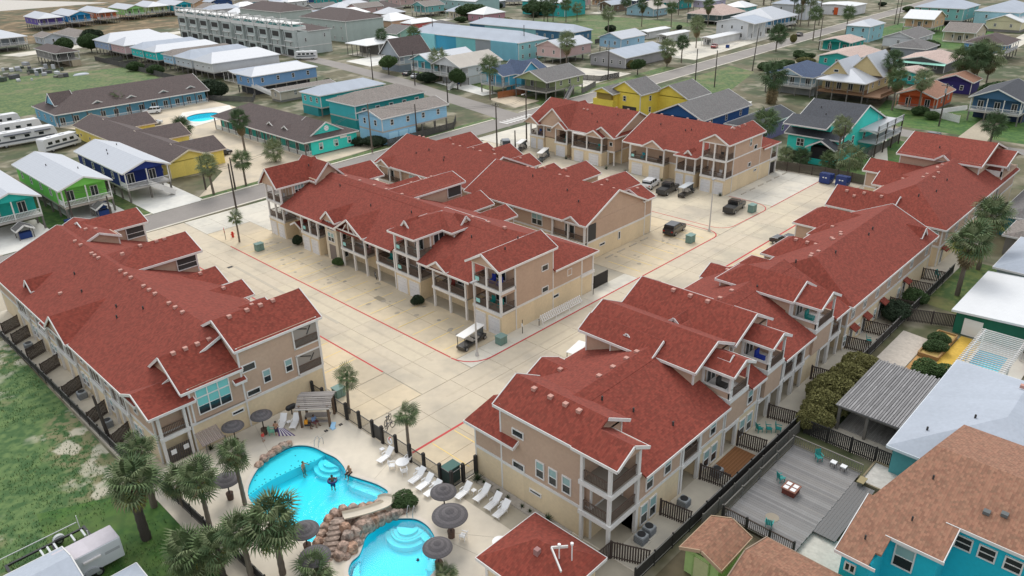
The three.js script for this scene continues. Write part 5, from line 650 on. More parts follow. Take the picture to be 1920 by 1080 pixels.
{ const t = house('gabled_house', 'tan house with silver metal roof and two tall gables', [210.6, 229, 75, 88.4], { y: 5.6, p: 0.36, h: 0.9, roof: 'lm', wall: [0.60, 0.48, 0.25], porch: ['u-', 3], rail: mat([0.22, 0.12, 0.06]), skirt: mat([0.2, 0.11, 0.06]), post: GREYWOOD, pw: 4, wv: 3 }); for (const [c, hw, a0] of [[84.4, 4, 213.6], [79, 5.2, 219]]) { const s = { ax: 'u', c, hw, a0, a1: a0 + 13, y: 6.4, p: 1.0 }; roof(t, s, RF.lm); t.part('gable', wallM([0.66, 0.52, 0.27]), gableFill(s, 0.35)); } win(t, U(213.97), 84.6, 7.2, 1.3, 0.8, 'flat'); t.part('deck_floor', mat([0.2, 0.11, 0.06]), box(210, 226, 2.3, 2.6, 70.5, 75)); railing(t, V(70.6), 210, 226, 0, 2.6, mat([0.2, 0.11, 0.06])); }
const PW = { fl: 0.3, roof: 'pink', p: 0.22 };
house('motel_cabin', 'teal cabin with salmon roof beside the street, farther of the pair', [295.3, 309, 113, 125], { ...PW, cat: 'cabin', y: 3.6, wall: [0.02, 0.38, 0.34], porch: ['u-', 2.5], rail: null, wv: 2 }); house('motel_cabin', 'teal cabin with salmon roof beside the street, nearer of the pair', [263, 285, 98, 111], { ...PW, cat: 'cabin', y: 3.4, wall: [0.04, 0.46, 0.42], wu: 3, wv: 3 });
house('house', 'small aqua two-storey house with pale roof at the street bend', [326, 342, 118, 128], { y: 6, fl: 0, st: 2, h: 0.8, roof: 'lm', wall: [0.34, 0.62, 0.70], wu: 2, wv: 2 }); house('house', 'white house with brown-grey roof and side stair near the upper right', [311, 332, 96, 108], { y: 4.5, fl: 1.4, roof: 'grey', wall: [0.68, 0.70, 0.72], wu: 1, wv: 4, stair: [326, 95.6, 316, 93], stairM: GREYWOOD, ws: 'double' });
{ const t = house('mobile_home', 'long mobile home with salmon roof and mint awning', [270, 288, 73, 88], { ...PW, cat: 'mobile home', y: 3.2, wall: [0.12, 0.12, 0.12], wu: 3 }); t.part('awning', mat([0.36, 0.72, 0.58]), slab([[268.8, 2.7, 73], [270, 3.1, 73], [270, 3.1, 88], [268.8, 2.7, 88]], 0.1)); }
house('stilt_house', 'bright blue stilt house with brown hip roof near the right edge', [303.6, 321, 64.8, 78.4], { y: 5.6, fl: 2.8, h: 0.9, roof: 'brown', wall: [0.13, 0.37, 0.70], porch: ['v-', 2], wu: 3, ws: 'flat', pw: 2 }); house('apartment_building', 'large aqua house with grey hip roof at the upper right by the street', [397, 420, 104.5, 126], { cat: 'house', y: 7.4, fl: 2.4, st: 2, h: 0.9, roof: 'lg', wall: [0.22, 0.50, 0.48], wu: 5, wv: 2, pile: GREYWOOD });
house('house', 'tall aqua house at the upper right edge', [394, 424, 82, 100], { y: 7.2, fl: 0, st: 2, h: 0.8, roof: 'lg', wall: [0.36, 0.60, 0.68], wu: 2 }); house('house', 'cream cottage with white roof near the upper right corner', [386, 402, 79, 93], { y: 4.2, fl: 1, roof: 'wm', wall: [0.72, 0.67, 0.45], wu: 2, ws: 'double', wv: 1 });
house('bungalow', 'orange-red bungalow with brown roof and pillared porch', [212, 227, 57.8, 68], { fl: 0.6, y: 3.7, roof: 'or', wall: [0.62, 0.11, 0.03], porch: ['u-', 2.4], rail: mat([0.2, 0.2, 0.2]), wv: 2, post: mat([0.55, 0.3, 0.2]) }); house('stilt_house', 'slate-blue gabled house with white balcony at the right edge', [208.6, 226, 38.4, 50], { y: 5.7, p: 0.42, roof: 'dark', wall: [0.045, 0.13, 0.24], porch: ['u-', 2.2], wv: 2, stair: [209, 50, 209, 59], sd: 1, pw: 3, enc: [0.3, 1, 0, 1], low: [0.02, 0.04, 0.1] });
house('bungalow', 'indigo bungalow with brown roof under the big tree', [239.5, 248, 57, 66.5], { fl: 0.3, y: 3.6, roof: 'or', wall: [0.03, 0.02, 0.15], wu: 2 }); house('cabin', 'turquoise cabin with salmon roof behind the palms', [246, 256, 73.5, 80.5], { ...PW, y: 3.5, wall: [0.04, 0.52, 0.5], wu: 2, wv: 1 }); house('house', 'teal house with grey roof behind the end of the right row', [131.5, 150, 10, 23.9], { fl: 0, y: 3.3, roof: 'grey', h: 0.8, wall: [0.02, 0.20, 0.26], wu: 2, ws: 'double', wv: 2 });
house('house', 'white two-storey house with tiered porches beside the street', [305.6, 322, 157, 175], { y: 6.6, fl: 0, st: 2, roof: 'lg', p: 0.2, wall: [0.70, 0.71, 0.72], porch: ['v-', 2.5], wu: 3 }); house('house', 'blue house with long pale metal roof behind the white porch house', [329, 352, 160, 181], { y: 6, fl: 2.6, roof: 'lm', h: 0.6, wall: [0.10, 0.33, 0.58], porch: ['v-', 3], wu: 3 }); house('house', 'long tan-roofed house behind the street palms', [345, 368, 194, 214], { y: 4.5, fl: 1.8, roof: 'pink', h: 0.6, wall: [0.08, 0.12, 0.12], wu: 4 });
[['leftmost', [285, 303, 195, 201]], ['middle', [280, 298, 182, 187.5]], ['rightmost', [282.3, 306, 162.6, 168]]].forEach(([w, r4]) => house('cottage', `small white cottage with flat white roof, ${w} of three`, r4, { fl: 0, y: 3, roof: 'wm', p: 0.14, wall: [0.68, 0.68, 0.68], wu: 2, porch: ['u-', 1.5], rail: null, pw: 1 }));
house('cottage', 'pale blue gabled cottage at the top behind the green lot', [357, 371, 241, 259], { y: 4, fl: 0.4, roof: 'tan', wall: [0.33, 0.52, 0.6], wu: 3, wv: 3 }); house('house', 'grey-roofed house with dark garage at the top centre', [284, 301, 378, 397], { y: 3.6, fl: 0, roof: 'brown', h: 0.8, wall: [0.42, 0.38, 0.33], wu: 1, ww: 3.4, wh: 2 });
house('cottage', 'salmon cottage with white roof behind the pavilion', [250, 266, 325.5, 342], { y: 3.1, fl: 0, roof: 'wm', h: 0.7, wall: [0.70, 0.48, 0.33], wu: 1 }); house('cottage', 'coral red cottage with white roof behind the pavilion', [248, 265, 307, 316], { y: 3.1, fl: 0, roof: 'wm', h: 0.7, wall: [0.66, 0.15, 0.14], wu: 1 });
house('warehouse', 'long aqua hall at the top centre edge', [316, 336, 333, 372], { cat: 'hall', y: 7, fl: 0, ax: 'v', roof: 'lm', wall: [0.40, 0.58, 0.58], wu: 7, st: 2 }); house('container', 'rust-red shipping container at the top centre', [314, 320, 326, 341], { cat: 'container', fl: 0, y: 2.7, ax: 'v', p: 0.04, ov: 0.05, roof: 'or', wall: [0.36, 0.08, 0.04], trim: mat([0.36, 0.08, 0.04]) });
house('house', 'white modern house with an orange door at the top', [414.5, 432, 160, 180], { y: 4.6, fl: 0, roof: 'wm', p: 0.06, wall: [0.74, 0.74, 0.75], wu: 3, ww: 1.6 }).part('door', mat([0.6, 0.1, 0.02]), box(414.8, 414.98, 0.1, 3.6, 168, 170)); house('house', 'bright teal house at the top edge right of centre', [333.5, 352, 282, 314], { y: 7, fl: 0, st: 2, roof: 'lm', ax: 'v', wall: [0.04, 0.44, 0.42], wu: 4 });
house('house', 'white house with lavender roof between the palms at the top right', [385, 402, 171, 190], { y: 7, fl: 0, st: 2, roof: 'lg', h: 0.8, wall: [0.62, 0.64, 0.68], wu: 2 });
{ // the packed far rows: lots of a rough grid that no other house, road or lawn takes
  camera.updateMatrixWorld(); const taken = RECTS, hues = [['pale pink', [0.6, 0.42, 0.4]], ['mint', [0.4, 0.62, 0.52]], ['grey', [0.4, 0.4, 0.42]], ['white', [0.68, 0.68, 0.68]], ['lime', [0.42, 0.6, 0.25]], ['sky-blue', [0.3, 0.5, 0.66]], ['sand', [0.6, 0.52, 0.4]], ['slate-grey', [0.24, 0.26, 0.29]], ['rose', [0.55, 0.3, 0.36]], ['cream', [0.68, 0.62, 0.46]], ['aqua', [0.2, 0.5, 0.5]], ['lavender', [0.5, 0.46, 0.62]], ['teal', [0.03, 0.34, 0.33]], ['navy', [0.03, 0.08, 0.22]], ['peach', [0.68, 0.45, 0.28]], ['brown', [0.2, 0.14, 0.1]]], roofs = [['lm', 'pale metal'], ['lg', 'blue-grey'], ['grey', 'dark grey'], ['bg', 'tan-brown'], ['wm', 'white']]; let n = 0; seed = 8181;
  for (let u = 216; u < 640; u += 25) for (let v = 84; v < 520; v += 24) {
    const a = u + R(-3, 3), b = v + R(-3, 3), q = new V3(a + 8, 4, -b - 6).project(camera); if (Math.abs(q.x) > 1.04 || q.y > 1.06 || q.y < 0.66) continue; const road = rn(a + 8) + 3.8; if (Math.abs(b + 6 - road) < 15) continue;
    if (taken.some(r => a < r[1] + 3 && a + 16 > r[0] - 3 && b < r[3] + 3 && b + 13 > r[2] - 3) || (a < 262 && b < 140) || (a > 255 && a < 350 && b > 198 && b < 290) || n >= 70) continue;
    const h = hues[n % 16], f = roofs[(n * 7 + Math.floor(n / 16)) % 5], st = rnd() < 0.4; house('house', `${h[0]} house with ${f[1]} roof packed into the far rows, ${a < 300 ? 'nearer' : a < 420 ? 'middle' : 'farthest'} rows, ${q.x < -0.1 ? 'left' : q.x < 0.35 ? 'centre' : 'right'}`, [a, a + R(13, 18), b, b + R(10, 14)], { y: st ? 5.8 : 4, fl: st ? 2.4 : 0.4, ax: rnd() < 0.5 ? 'u' : 'v', h: rnd() < 0.5 ? 0.7 : 0, roof: f[0], wall: h[1], wu: 2, wv: 2, porch: rnd() < 0.4 ? ['u-', 2] : undefined, rail: null, pw: 1 });
    if (n % 2) ground('driveway', `pale drive beside a ${h[0]} house in the far rows`, CW, sheetGeo([[a - 9, b + 2], [a, b + 2], [a, b + 9], [a - 9, b + 9]], 0.024)); n++;
  } }
// ---------- back yards on the right ----------
{ const t = new Thing('ramada', 'open ramada with grey weathered slat roof beside the pale hip-roofed house', 'ramada', [70.8, 0, 17.9]); const l = [], l2 = []; for (let i = 0; i < 26; i++) { const v = 14.9 + 6.0 * i / 25; (i % 2 ? l : l2).push(beam([65.4, 2.86 - (v - 14.9) * 0.01 + R(0, 0.03), v], [76.3 + R(-0.2, 0.2), 3.02 + R(0, 0.03), v], 0.17, 0.05)); }
  t.part('roof_slat', mat([0.30, 0.29, 0.29], 'planks'), l, { kind: 'stuff' }); t.part('roof_slat', mat([0.40, 0.39, 0.39], 'planks'), l2, { kind: 'stuff' }); t.part('roof_deck', mat([0.17, 0.165, 0.165]), slab([[65.4, 2.80, 14.9], [76.2, 2.96, 14.9], [76.2, 2.96, 20.9], [65.4, 2.80, 20.9]], 0.08)); for (const [u, v] of [[65.7, 15.2], [65.7, 20.6], [75.9, 15.2], [75.9, 20.6], [65.7, 18]]) t.part('post', GREYWOOD, box(u - 0.13, u + 0.13, 0, 2.75, v - 0.13, v + 0.13)); t.part('beam', GREYWOOD, box(65.55, 65.8, 2.5, 2.75, 14.9, 20.8)); t.part('floor', mat([0.42, 0.4, 0.37], 'planks'), box(66, 75.6, 0.02, 0.12, 15.2, 20.6)); t.part('back_wall', mat([0.24, 0.23, 0.22], 'planks'), box(75.4, 75.5, 0.1, 2.6, 15.4, 20.4)); }
house('house', 'house with large pale blue-grey hip roof and teal wall in the right foreground', [61.6, 81, 0.8, 14.9], { fl: 0, y: 3.2, h: 1, p: 0.37, roof: 'lg', wall: [0.10, 0.36, 0.38], wu: 0, pipes: [[65, 5], [68, 2.2], [66, -4]], vents: [[75, 0.3]], trim: mat([0.7, 0.74, 0.78]) });
{ const T2 = [0.01, 0.56, 0.72], t = new Thing('beach_house', 'bright turquoise house with tan-brown shingle roof in the bottom right corner', 'house', [54, 0, 8]), W = wallM(T2);
  const yp = u => 5.2 + 0.31 * (u - 48), rs = (u0, u1, v0, v1) => slab([[u0, yp(u0), v0], [u1, yp(u1), v0], [u1, yp(u1), v1], [u0, yp(u0), v1]], 0.16);
  const R1 = t.part('roof', RF.or, [rs(45.2, 50.6, 10.4, 12.7), rs(48, 57, 7.5, 10.4), rs(51, 57, 0.5, 7.5), slab([[50.6, yp(50.6), 12.4], [57, yp(57), 10.4], [50.6, yp(50.6), 10.4]], 0.16), slab([[57, yp(57), 0.5], [57, yp(57), 10.4], [66, 5.2, 10.4], [66, 5.2, 0.5]], 0.16)]);
  t.part('roof', RF.or, rs(46.4, 48, 10.0, 10.4)); t.part('roof', RF.or, rs(48, 51, 6.6, 7.5)); t.part('fascia', WHITE, [beam([45.17, yp(45.2) - 0.1, 9.9], [45.17, yp(45.2) - 0.1, 12.75], 0.06, 0.26), beam([47.97, 5.1, 6.5], [47.97, 5.1, 10.4], 0.06, 0.26), beam([50.97, yp(51) - 0.1, 0.5], [50.97, yp(51) - 0.1, 7.5], 0.06, 0.26), beam([45.2, yp(45.2) - 0.08, 12.74], [50.6, yp(50.6) - 0.08, 12.74], 0.06, 0.24), beam([48, 5.12, 6.57], [51, yp(51) - 0.08, 6.57], 0.06, 0.24)], { parent: R1 });
  for (const [u, v] of [[53, 5.6], [53.4, 4.6]]) t.part('roof_vent', mat([0.12, 0.13, 0.13]), box(u - 0.22, u + 0.22, yp(u), yp(u) + 0.25, v - 0.22, v + 0.22), { parent: R1 }); for (const [u, v] of [[47, 11.4], [50, 9.4], [54, 9.5], [55, 3]]) t.part('vent_pipe', DARK, rod([u, yp(u) - 0.1, v], [u, yp(u) + 0.35, v], 0.07), { parent: R1 });
  t.part('wall', W, [box(45.6, 51, 0, 4.2, 10.3, 12.3), box(48.4, 51.2, 0, 5.05, 6.95, 12), box(51, 56, 0, 5.05, 6.95, 10.1), box(51.4, 60, 0, 5.95, 1, 7.4)]);
  win(t, U(45.57), 11.6, 2.7, 0.8, 0.8, 'slider', GLASS); win(t, U(48.37), 9.0, 2.7, 1.4, 2.0, 'hung', BLIND); for (const s of [6.2, 4.7, 3.1]) win(t, U(51.37), s, 4.2, 1.15, 1.15, 'hung', GLASS); }
{ const t = new Thing('garden_shed', 'lime green garden shed with brown shingle roof beside the wooden deck', 'shed', [42, 0, 20.2]), sp = { ax: 'u', c: 20.2, hw: 1.75, a0: 39.8, a1: 44.3, y: 2.4, p: 0.45 }; roof(t, sp, RF.or, mat([0.42, 0.3, 0.2])); t.part('wall', wallM([0.42, 0.60, 0.22]), [box(40.1, 44, 0, 2.45, 18.8, 21.6), gableFill(sp, 0.3)]); t.part('door', wallM([0.55, 0.58, 0.3]), box(40.02, 40.1, 0.1, 2.0, 19.6, 20.8)); t.part('door_frame', wallM([0.3, 0.45, 0.15]), [box(40, 40.1, 0, 2.1, 19.5, 19.6), box(40, 40.1, 0, 2.1, 20.8, 20.9)], { kind: 'stuff' }); }
{ const t = new Thing('house', 'low house with tan-brown shingle roof cut by the bottom edge', 'house', [41, 0, 13]), sp = { ax: 'v', c: 41, hw: 3.6, a0: 8.5, a1: 17.4, y: 2.9, p: 0.35, pipes: [[14, -1.5], [12, 1]] }; roof(t, sp, RF.or, mat([0.3, 0.22, 0.16])); t.part('wall', wallM([0.42, 0.6, 0.24]), [box(37.9, 44.1, 0, 3, 9, 17), gableFill(sp, 0.4)]); }
{ const t = new Thing('wooden_deck', 'large weathered grey plank deck with railings and a few chairs', 'deck', [53.5, 0, 19]); for (let i = 0; i < 46; i++) { const u = 47.1 + i * 0.282; t.part('plank', mat([[0.29, 0.275, 0.265], [0.33, 0.315, 0.305], [0.255, 0.243, 0.237], [0.31, 0.292, 0.277]][Math.floor(rnd() * 4)], 'wood'), box(u, u + 0.27, 0.34, 0.40, 16.1 + R(-0.03, 0.03), 22.3)); }
  for (let i = 0; i < 7; i++) { const v = 14.3 + i * 0.26; t.part('plank', mat([0.22, 0.21, 0.205], 'wood'), box(50.4, 58.6, 0.3, 0.36, v, v + 0.25)); } t.part('deck_beam', DARKWOOD, box(47.2, 60, 0.02, 0.33, 16.2, 22.2));
  railing(t, V(22.35), 47.1, 60, 0, 0.4, GREYWOOD, 1.0, 0.2); railing(t, U(47.05), 16.2, 22.3, 0, 0.4, DARKWOOD, 1.0, 0.16); railing(t, { d: 'u-', at: 60.05 }, 16, 22.3, 0, 0.4, mat([0.27, 0.24, 0.21], 'wood'), 1.0, 0.2); for (const u of [47.1, 50.3, 53.5, 56.7, 59.9]) t.part('post', GREYWOOD, box(u - 0.08, u + 0.08, 0.1, 1.5, 22.3, 22.46)); for (const v of [16.2, 18.2, 20.2, 22.3]) t.part('post', BLACKWOOD, box(46.98, 47.14, 0.1, 1.5, v - 0.08, v + 0.08)); t.part('medallion', mat([0.40, 0.34, 0.26], 'wood'), new THREE.CylinderGeometry(0.55, 0.55, 0.02, 20).translate(49.6, 0.415, -19.2)); }
{ const t = new Thing('planter_box', 'timber-edged bed of white gravel beside the wooden deck', 'planter', [60.2, 0, 14]); t.part('gravel', mat([0.62, 0.59, 0.54], 'sand'), box(59.1, 62.6, 0.05, 0.3, 11.8, 15.7)); for (const [a, b, c, d] of [[58.95, 59.1, 11.7, 15.8], [59.1, 62.6, 15.7, 15.85], [59.1, 62.6, 11.65, 11.8], [62.6, 62.75, 11.7, 15.8]]) t.part('edging', mat([0.30, 0.24, 0.15], 'wood'), box(a, b, 0, 0.42, c, d)); }
ground('dirt_patch', 'dark bare ground around the green garden shed', mat([0.5, 0.45, 0.38], 'dirt'), sheetGeo([[36, 15], [47, 14], [47, 22.9], [36, 22.9]], 0.026)); ground('sand_yard', 'bare sandy yard between the deck and the turquoise house', mat([0.66, 0.62, 0.54], 'sand'), sheetGeo([[44.5, 12.5], [51, 12.5], [51, 16.2], [44.8, 16.4]], 0.03)); ground('sand_yard', 'pale sandy yard between the dark fence and the ramada', mat([0.66, 0.60, 0.50], 'sand'), sheetGeo([[62.9, 14.9], [66, 14.9], [66, 22], [62.9, 22]], 0.03)); ground('gravel_yard', 'bed of pale pebbles behind the bushes on the right', mat([0.60, 0.53, 0.45], 'sand'), sheetGeo([[80.5, 19.8], [90, 19.8], [90.4, 22.9], [82, 22.9]], 0.03)); ground('back_yard', 'beige concrete back yards behind the right condo row', mat([0.60, 0.56, 0.49], 'slab'), sheetGeo([[37.5, 23.7], [140, 23.7], [140, 26.7], [37.5, 26.7]], 0.034)); ground('back_yard', 'pale concrete back yards behind the left condo block', mat([0.60, 0.56, 0.49], 'slab'), sheetGeo([[16, 66], [18.6, 66], [18.6, 113], [16, 113]], 0.034));
ground('play_court', 'mustard yellow court beside the pergola pool', mat([0.74, 0.47, 0.07], 'sand'), sheetGeo([[82, 15.2], [93.4, 15.2], [93.4, 17.4], [84.3, 17.6]], 0.03)); ground('play_court', 'narrow orange-brown strip beside the yellow court', mat([0.5, 0.27, 0.09], 'sand'), sheetGeo([[79.5, 17.7], [85.2, 17.7], [85.3, 19.7], [79.5, 19.7]], 0.032));
{ const t = new Thing('planter_box', 'raised timber planter with shrubs between the pebbles and the yellow court', 'planter', [88.9, 0, 18.5]); t.part('soil', mat([0.55, 0.38, 0.12], 'sand'), box(85.5, 92.3, 0.02, 0.3, 17.7, 19.6)); for (const [a, b, c, d] of [[85.35, 85.5, 17.6, 19.7], [92.3, 92.45, 17.6, 19.7], [85.5, 92.3, 17.55, 17.7], [85.5, 92.3, 19.6, 19.75]]) t.part('edging', mat([0.42, 0.25, 0.10], 'wood'), box(a, b, 0, 0.5, c, d)); }
{ const t = new Thing('pergola', 'white slatted pergola over the backyard pool', 'pergola', [85, 0, 13]); for (let i = 0; i < 26; i++) { const u = 79.2 + i * 0.48; t.part('slat', WHITE, box(u, u + 0.08, 2.62, 2.74, 10.6, 15.2)); } for (const v of [10.9, 14.9]) t.part('beam', WHITE, box(79, 91.6, 2.45, 2.62, v - 0.07, v + 0.07)); for (const [u, v] of [[79.2, 10.9], [79.2, 14.9], [85.2, 10.9], [85.2, 14.9], [91.4, 10.9], [91.4, 14.9]]) t.part('post', WHITE, box(u - 0.08, u + 0.08, 0, 2.45, v - 0.08, v + 0.08)); }
house('house', 'house with flat white metal roof and green wall behind the pebble yard', [93.4, 108, 4, 19], { fl: 0, y: 3, roof: 'wm', p: 0.06, wall: [0.012, 0.15, 0.09], trim: mat([0.7, 0.72, 0.72]) }).part('garage_door', WHITEPL, box(93.75, 93.87, 0.1, 2.2, 15.6, 17.6)); house('house', 'house with light grey hip roof behind the white-roofed house', [109, 123, 7.5, 18.8], { fl: 0, y: 3.4, roof: 'lg', h: 0.9, wall: [0.45, 0.52, 0.53], wu: 2, ws: 'double' }); house('house', 'house with pale grey roof beside the pergola at the right edge', [88, 100, -8, 9.6], { fl: 0, y: 3.2, roof: 'lg', h: 0.9, wall: [0.35, 0.1, 0.1] }); house('house', 'house with dark brown-grey roof behind the two tall palms on the right', [123.4, 131.3, 6, 21.2], { fl: 0, y: 3.0, roof: 'bg', h: 0.7, wall: [0.3, 0.28, 0.26] });
{ const t = new Thing('house', 'pale grey shingle roof of a shed cut by the bottom left edge', 'shed', [4, 0, 54]), sp = { ax: 'u', c: 54.6, hw: 2.5, a0: -6, a1: 7.7, y: 2.3, p: 0.3 }; roof(t, sp, RF.lg); t.part('wall', wallM([0.5, 0.52, 0.54]), [box(-5.6, 7.3, 0, 2.3, 52.5, 56.7), gableFill(sp, 0.4)]); const t2 = new Thing('house', 'second pale roof at the bottom edge below the white trailer', 'shed', [9, 0, 48.6]), s2 = { ax: 'u', c: 48.4, hw: 2.7, a0: 3, a1: 11.0, y: 2.3, p: 0.3, h1: 0.8 }; roof(t2, s2, RF.lg); t2.part('wall', wallM([0.5, 0.52, 0.54]), [box(3.4, 10.6, 0, 2.3, 46.2, 50.6)]); }
// ---------- fences ----------
function fence(name, label, pts, h, m, o = {}) {
  const t = new Thing(name, label, 'fence', [pts[0][0], 0, pts[0][1]]);
  for (let i = 0; i < pts.length - 1; i++) {
    const [a, b] = pts[i], [c, d] = pts[i + 1], L = Math.hypot(c - a, d - b), n = Math.max(1, Math.round(L / (o.span || 2.4)));
    for (let k = 0; k < n; k++) {
      const p = [a + (c - a) * k / n, b + (d - b) * k / n], q = [a + (c - a) * (k + 1) / n, b + (d - b) * (k + 1) / n], l = [], step = o.step || 0.17, bw = o.bw || 0.13, nb = Math.max(2, Math.round(L / n / step));
      t.part('post', o.post || m, box(p[0] - 0.06, p[0] + 0.06, 0, h + (o.cap ?? 0.05), p[1] - 0.06, p[1] + 0.06));
      for (let j = 0; j < nb; j++) { const f = (j + 0.5) / nb, x = p[0] + (q[0] - p[0]) * f, y2 = p[1] + (q[1] - p[1]) * f, hh = h - 0.08 + (o.rag ? R(-0.06, 0.06) : 0), ux = (c - a) / L * bw / 2, vx = (d - b) / L * bw / 2; l.push(beam([x - ux, hh / 2 + 0.04, y2 - vx], [x + ux, hh / 2 + 0.04, y2 + vx], o.bt || 0.025, hh)); }
      t.part(o.pn || 'board_panel', m, l, { kind: 'stuff' }); t.part('rail', o.rail || m, [beam([p[0], h - 0.1, p[1]], [q[0], h - 0.1, q[1]], 0.07, 0.09)]); if (!o.one) t.part('rail', o.rail || m, [beam([p[0], 0.25, p[1]], [q[0], 0.25, q[1]], 0.05, 0.08)]);
    }
  } return t;
}
{ const t = new Thing('pool_fence', 'black iron pool fence with thick square posts between the pool deck and the lane', 'fence', [34.35, 0, 53]); const ps = [[34.4, 63.7], [34.4, 61.8], [34.4, 59.7], [34.4, 57.6], [34.4, 55.4], [34.4, 53.2], [34.4, 51.7], [34.4, 49.6], [34.4, 47.5], [34.4, 45.5], [34.4, 43.3], [34.4, 41.75], [35.8, 41.75], [37.35, 41.75]];
  ps.forEach(([u, v]) => t.part('post', BLACKWOOD, box(u - 0.13, u + 0.13, 0, 2.05, v - 0.13, v + 0.13))); for (let i = 0; i < ps.length - 1; i++) { const p = ps[i], q = ps[i + 1], L = Math.hypot(q[0] - p[0], q[1] - p[1]), n = Math.round(L / 0.13), l = []; for (let j = 1; j < n; j++) { const f = j / n, x = p[0] + (q[0] - p[0]) * f, y = p[1] + (q[1] - p[1]) * f; l.push(box(x - 0.012, x + 0.012, 0.2, 1.7, y - 0.012, y + 0.012)); } const gate = i === 5; t.part(gate ? 'gate_panel' : 'baluster_panel', BLACKMETAL, gate ? [beam([p[0], 0.95, p[1]], [q[0], 0.95, q[1]], 0.05, 1.6)] : l, { kind: 'stuff' }); for (const y of [0.2, 1.72]) t.part('rail', BLACKMETAL, beam([p[0], y, p[1]], [q[0], y, q[1]], 0.06, 0.07)); } }
fence('back_fence', 'low black fence between the grass field and the left condo block', [[15.5, 113], [15.8, 96], [16, 84], [16.2, 68.5], [17.0, 58], [17.3, 46], [17.4, 30]], 1.35, BLACKWOOD, { rail: mat([0.20, 0.19, 0.18]), rag: 1, cap: 0.1 });
for (const [v, w] of [[106.3, 'sixth'], [102.2, 'fifth'], [96.6, 'fourth'], [91.6, 'third'], [84.6, 'second'], [77.4, 'first']].reverse()) fence('yard_fence', `dark picket partition of the left back yards, ${w} from the blue-grey air conditioner end`, [[16.1, v - 1.2], [18.3, v]], 1.7, DARKWOOD, { rag: 1, step: 0.16, bw: 0.12, span: 3 }); fence('yard_fence', 'dark picket partition nearest the corner palm behind the left block', [[16.3, 70.4], [18.4, 71.6]], 1.7, DARKWOOD, { rag: 1, step: 0.16, bw: 0.12, span: 3 });
fence('back_fence', 'long dark board fence behind the right condo row yards', [[36.5, 23.6], [64, 23.5], [112, 23.8]], 1.55, BLACKWOOD, { rail: mat([0.30, 0.285, 0.265]), cap: 0.05 }); fence('back_fence', 'weathered grey board fence along the deck side of the alley', [[45, 23.0], [62.8, 23.0]], 1.5, GREYWOOD, {});
for (const [u, w] of [[44, 'first from the pool house'], [50.2, 'beside the brown deck, near side'], [56.8, 'beside the brown deck, far side'], [62.9, 'behind the teal chairs'], [72.6, 'by the bushes'], [81.5, 'at the start of the middle block'], [86.8, 'next to the green chair yard'], [95, 'beside the dark shrub'], [102, 'by the pale patio'], [107, 'before the tall palms']]) fence('yard_fence', `dark picket partition of the right back yards, ${w}`, [[u, 26.4], [u + 0.5, 23.7]], 1.75, DARKWOOD, { rag: 1, step: 0.2, bw: 0.13, span: 3 });
fence('yard_fence', 'dark picket fence wrapped around the yard behind the pool house', [[35.2, 26.6], [37.3, 26.5], [38.6, 23.7]], 1.8, DARKWOOD, { rag: 1, step: 0.2, bw: 0.13, span: 3 }); fence('yard_fence', 'black board fence between the deck yard and the ramada', [[62.9, 22.6], [62.9, 11.5]], 1.7, BLACKWOOD, {}); fence('yard_fence', 'long dark brown board fence behind the pebble yard', [[93.2, 23.4], [97, 13.8]], 1.8, mat([0.085, 0.07, 0.06], 'wood'), {}); fence('yard_fence', 'brown board fence behind the dumpsters at the end of the lane', [[142.3, 65.5], [143.8, 56], [143.3, 43]], 1.9, mat([0.13, 0.105, 0.085], 'wood'), { post: DARKWOOD }); fence('yard_fence', 'grey board fence between the turquoise house yard and the green lawn', [[161, 54.6], [180.5, 55]], 1.7, mat([0.16, 0.145, 0.13], 'wood'), {});
fence('yard_fence', 'new orange-brown board fence below the sky-blue house', [[158, 158.6], [166.4, 157], [169, 157.2]], 1.9, mat([0.42, 0.15, 0.055], 'wood'), {}); fence('yard_fence', 'dark fence beside the pale blue garage house along the street', [[104, 140.5], [125, 141.3], [131, 147]], 1.7, mat([0.10, 0.095, 0.09], 'wood'), {}); fence('yard_fence', 'grey fence around the olive stilt house yard', [[178, 143.6], [190, 148]], 1.6, mat([0.22, 0.21, 0.2], 'wood'), {}); fence('yard_fence', 'long dark fence below the low grey bungalow', [[190, 176], [197, 151.5], [206, 151]], 1.7, mat([0.075, 0.072, 0.07], 'wood'), {}); fence('yard_fence', 'dark fence between the blue motel and the cornflower house', [[103, 226], [110, 212], [114, 218]], 1.6, mat([0.13, 0.125, 0.12], 'wood'), {}); fence('yard_fence', 'dark fence crossing the far green lot', [[262, 205], [290, 208], [292, 196]], 1.8, mat([0.09, 0.085, 0.08], 'wood'), { span: 4, step: 0.4, bw: 0.36 }); fence('yard_fence', 'row of dark fenced yards in front of the row houses', [[112, 340], [112, 262]], 1.8, mat([0.11, 0.105, 0.10], 'wood'), { span: 4, step: 0.4, bw: 0.36 });
for (const v of [330, 316, 300]) fence('yard_fence', `dark cross fence before the row houses, ${v === 330 ? 'left' : v === 316 ? 'middle' : 'right'} one`, [[112, v], [119, v]], 1.8, mat([0.11, 0.105, 0.10], 'wood'), { span: 4, step: 0.4, bw: 0.36 });
{ const t = fence('yard_wall', 'white boarded fence beside the slate-blue gabled house', [[205, 50], [209, 58]], 1.8, WHITE, {}); }
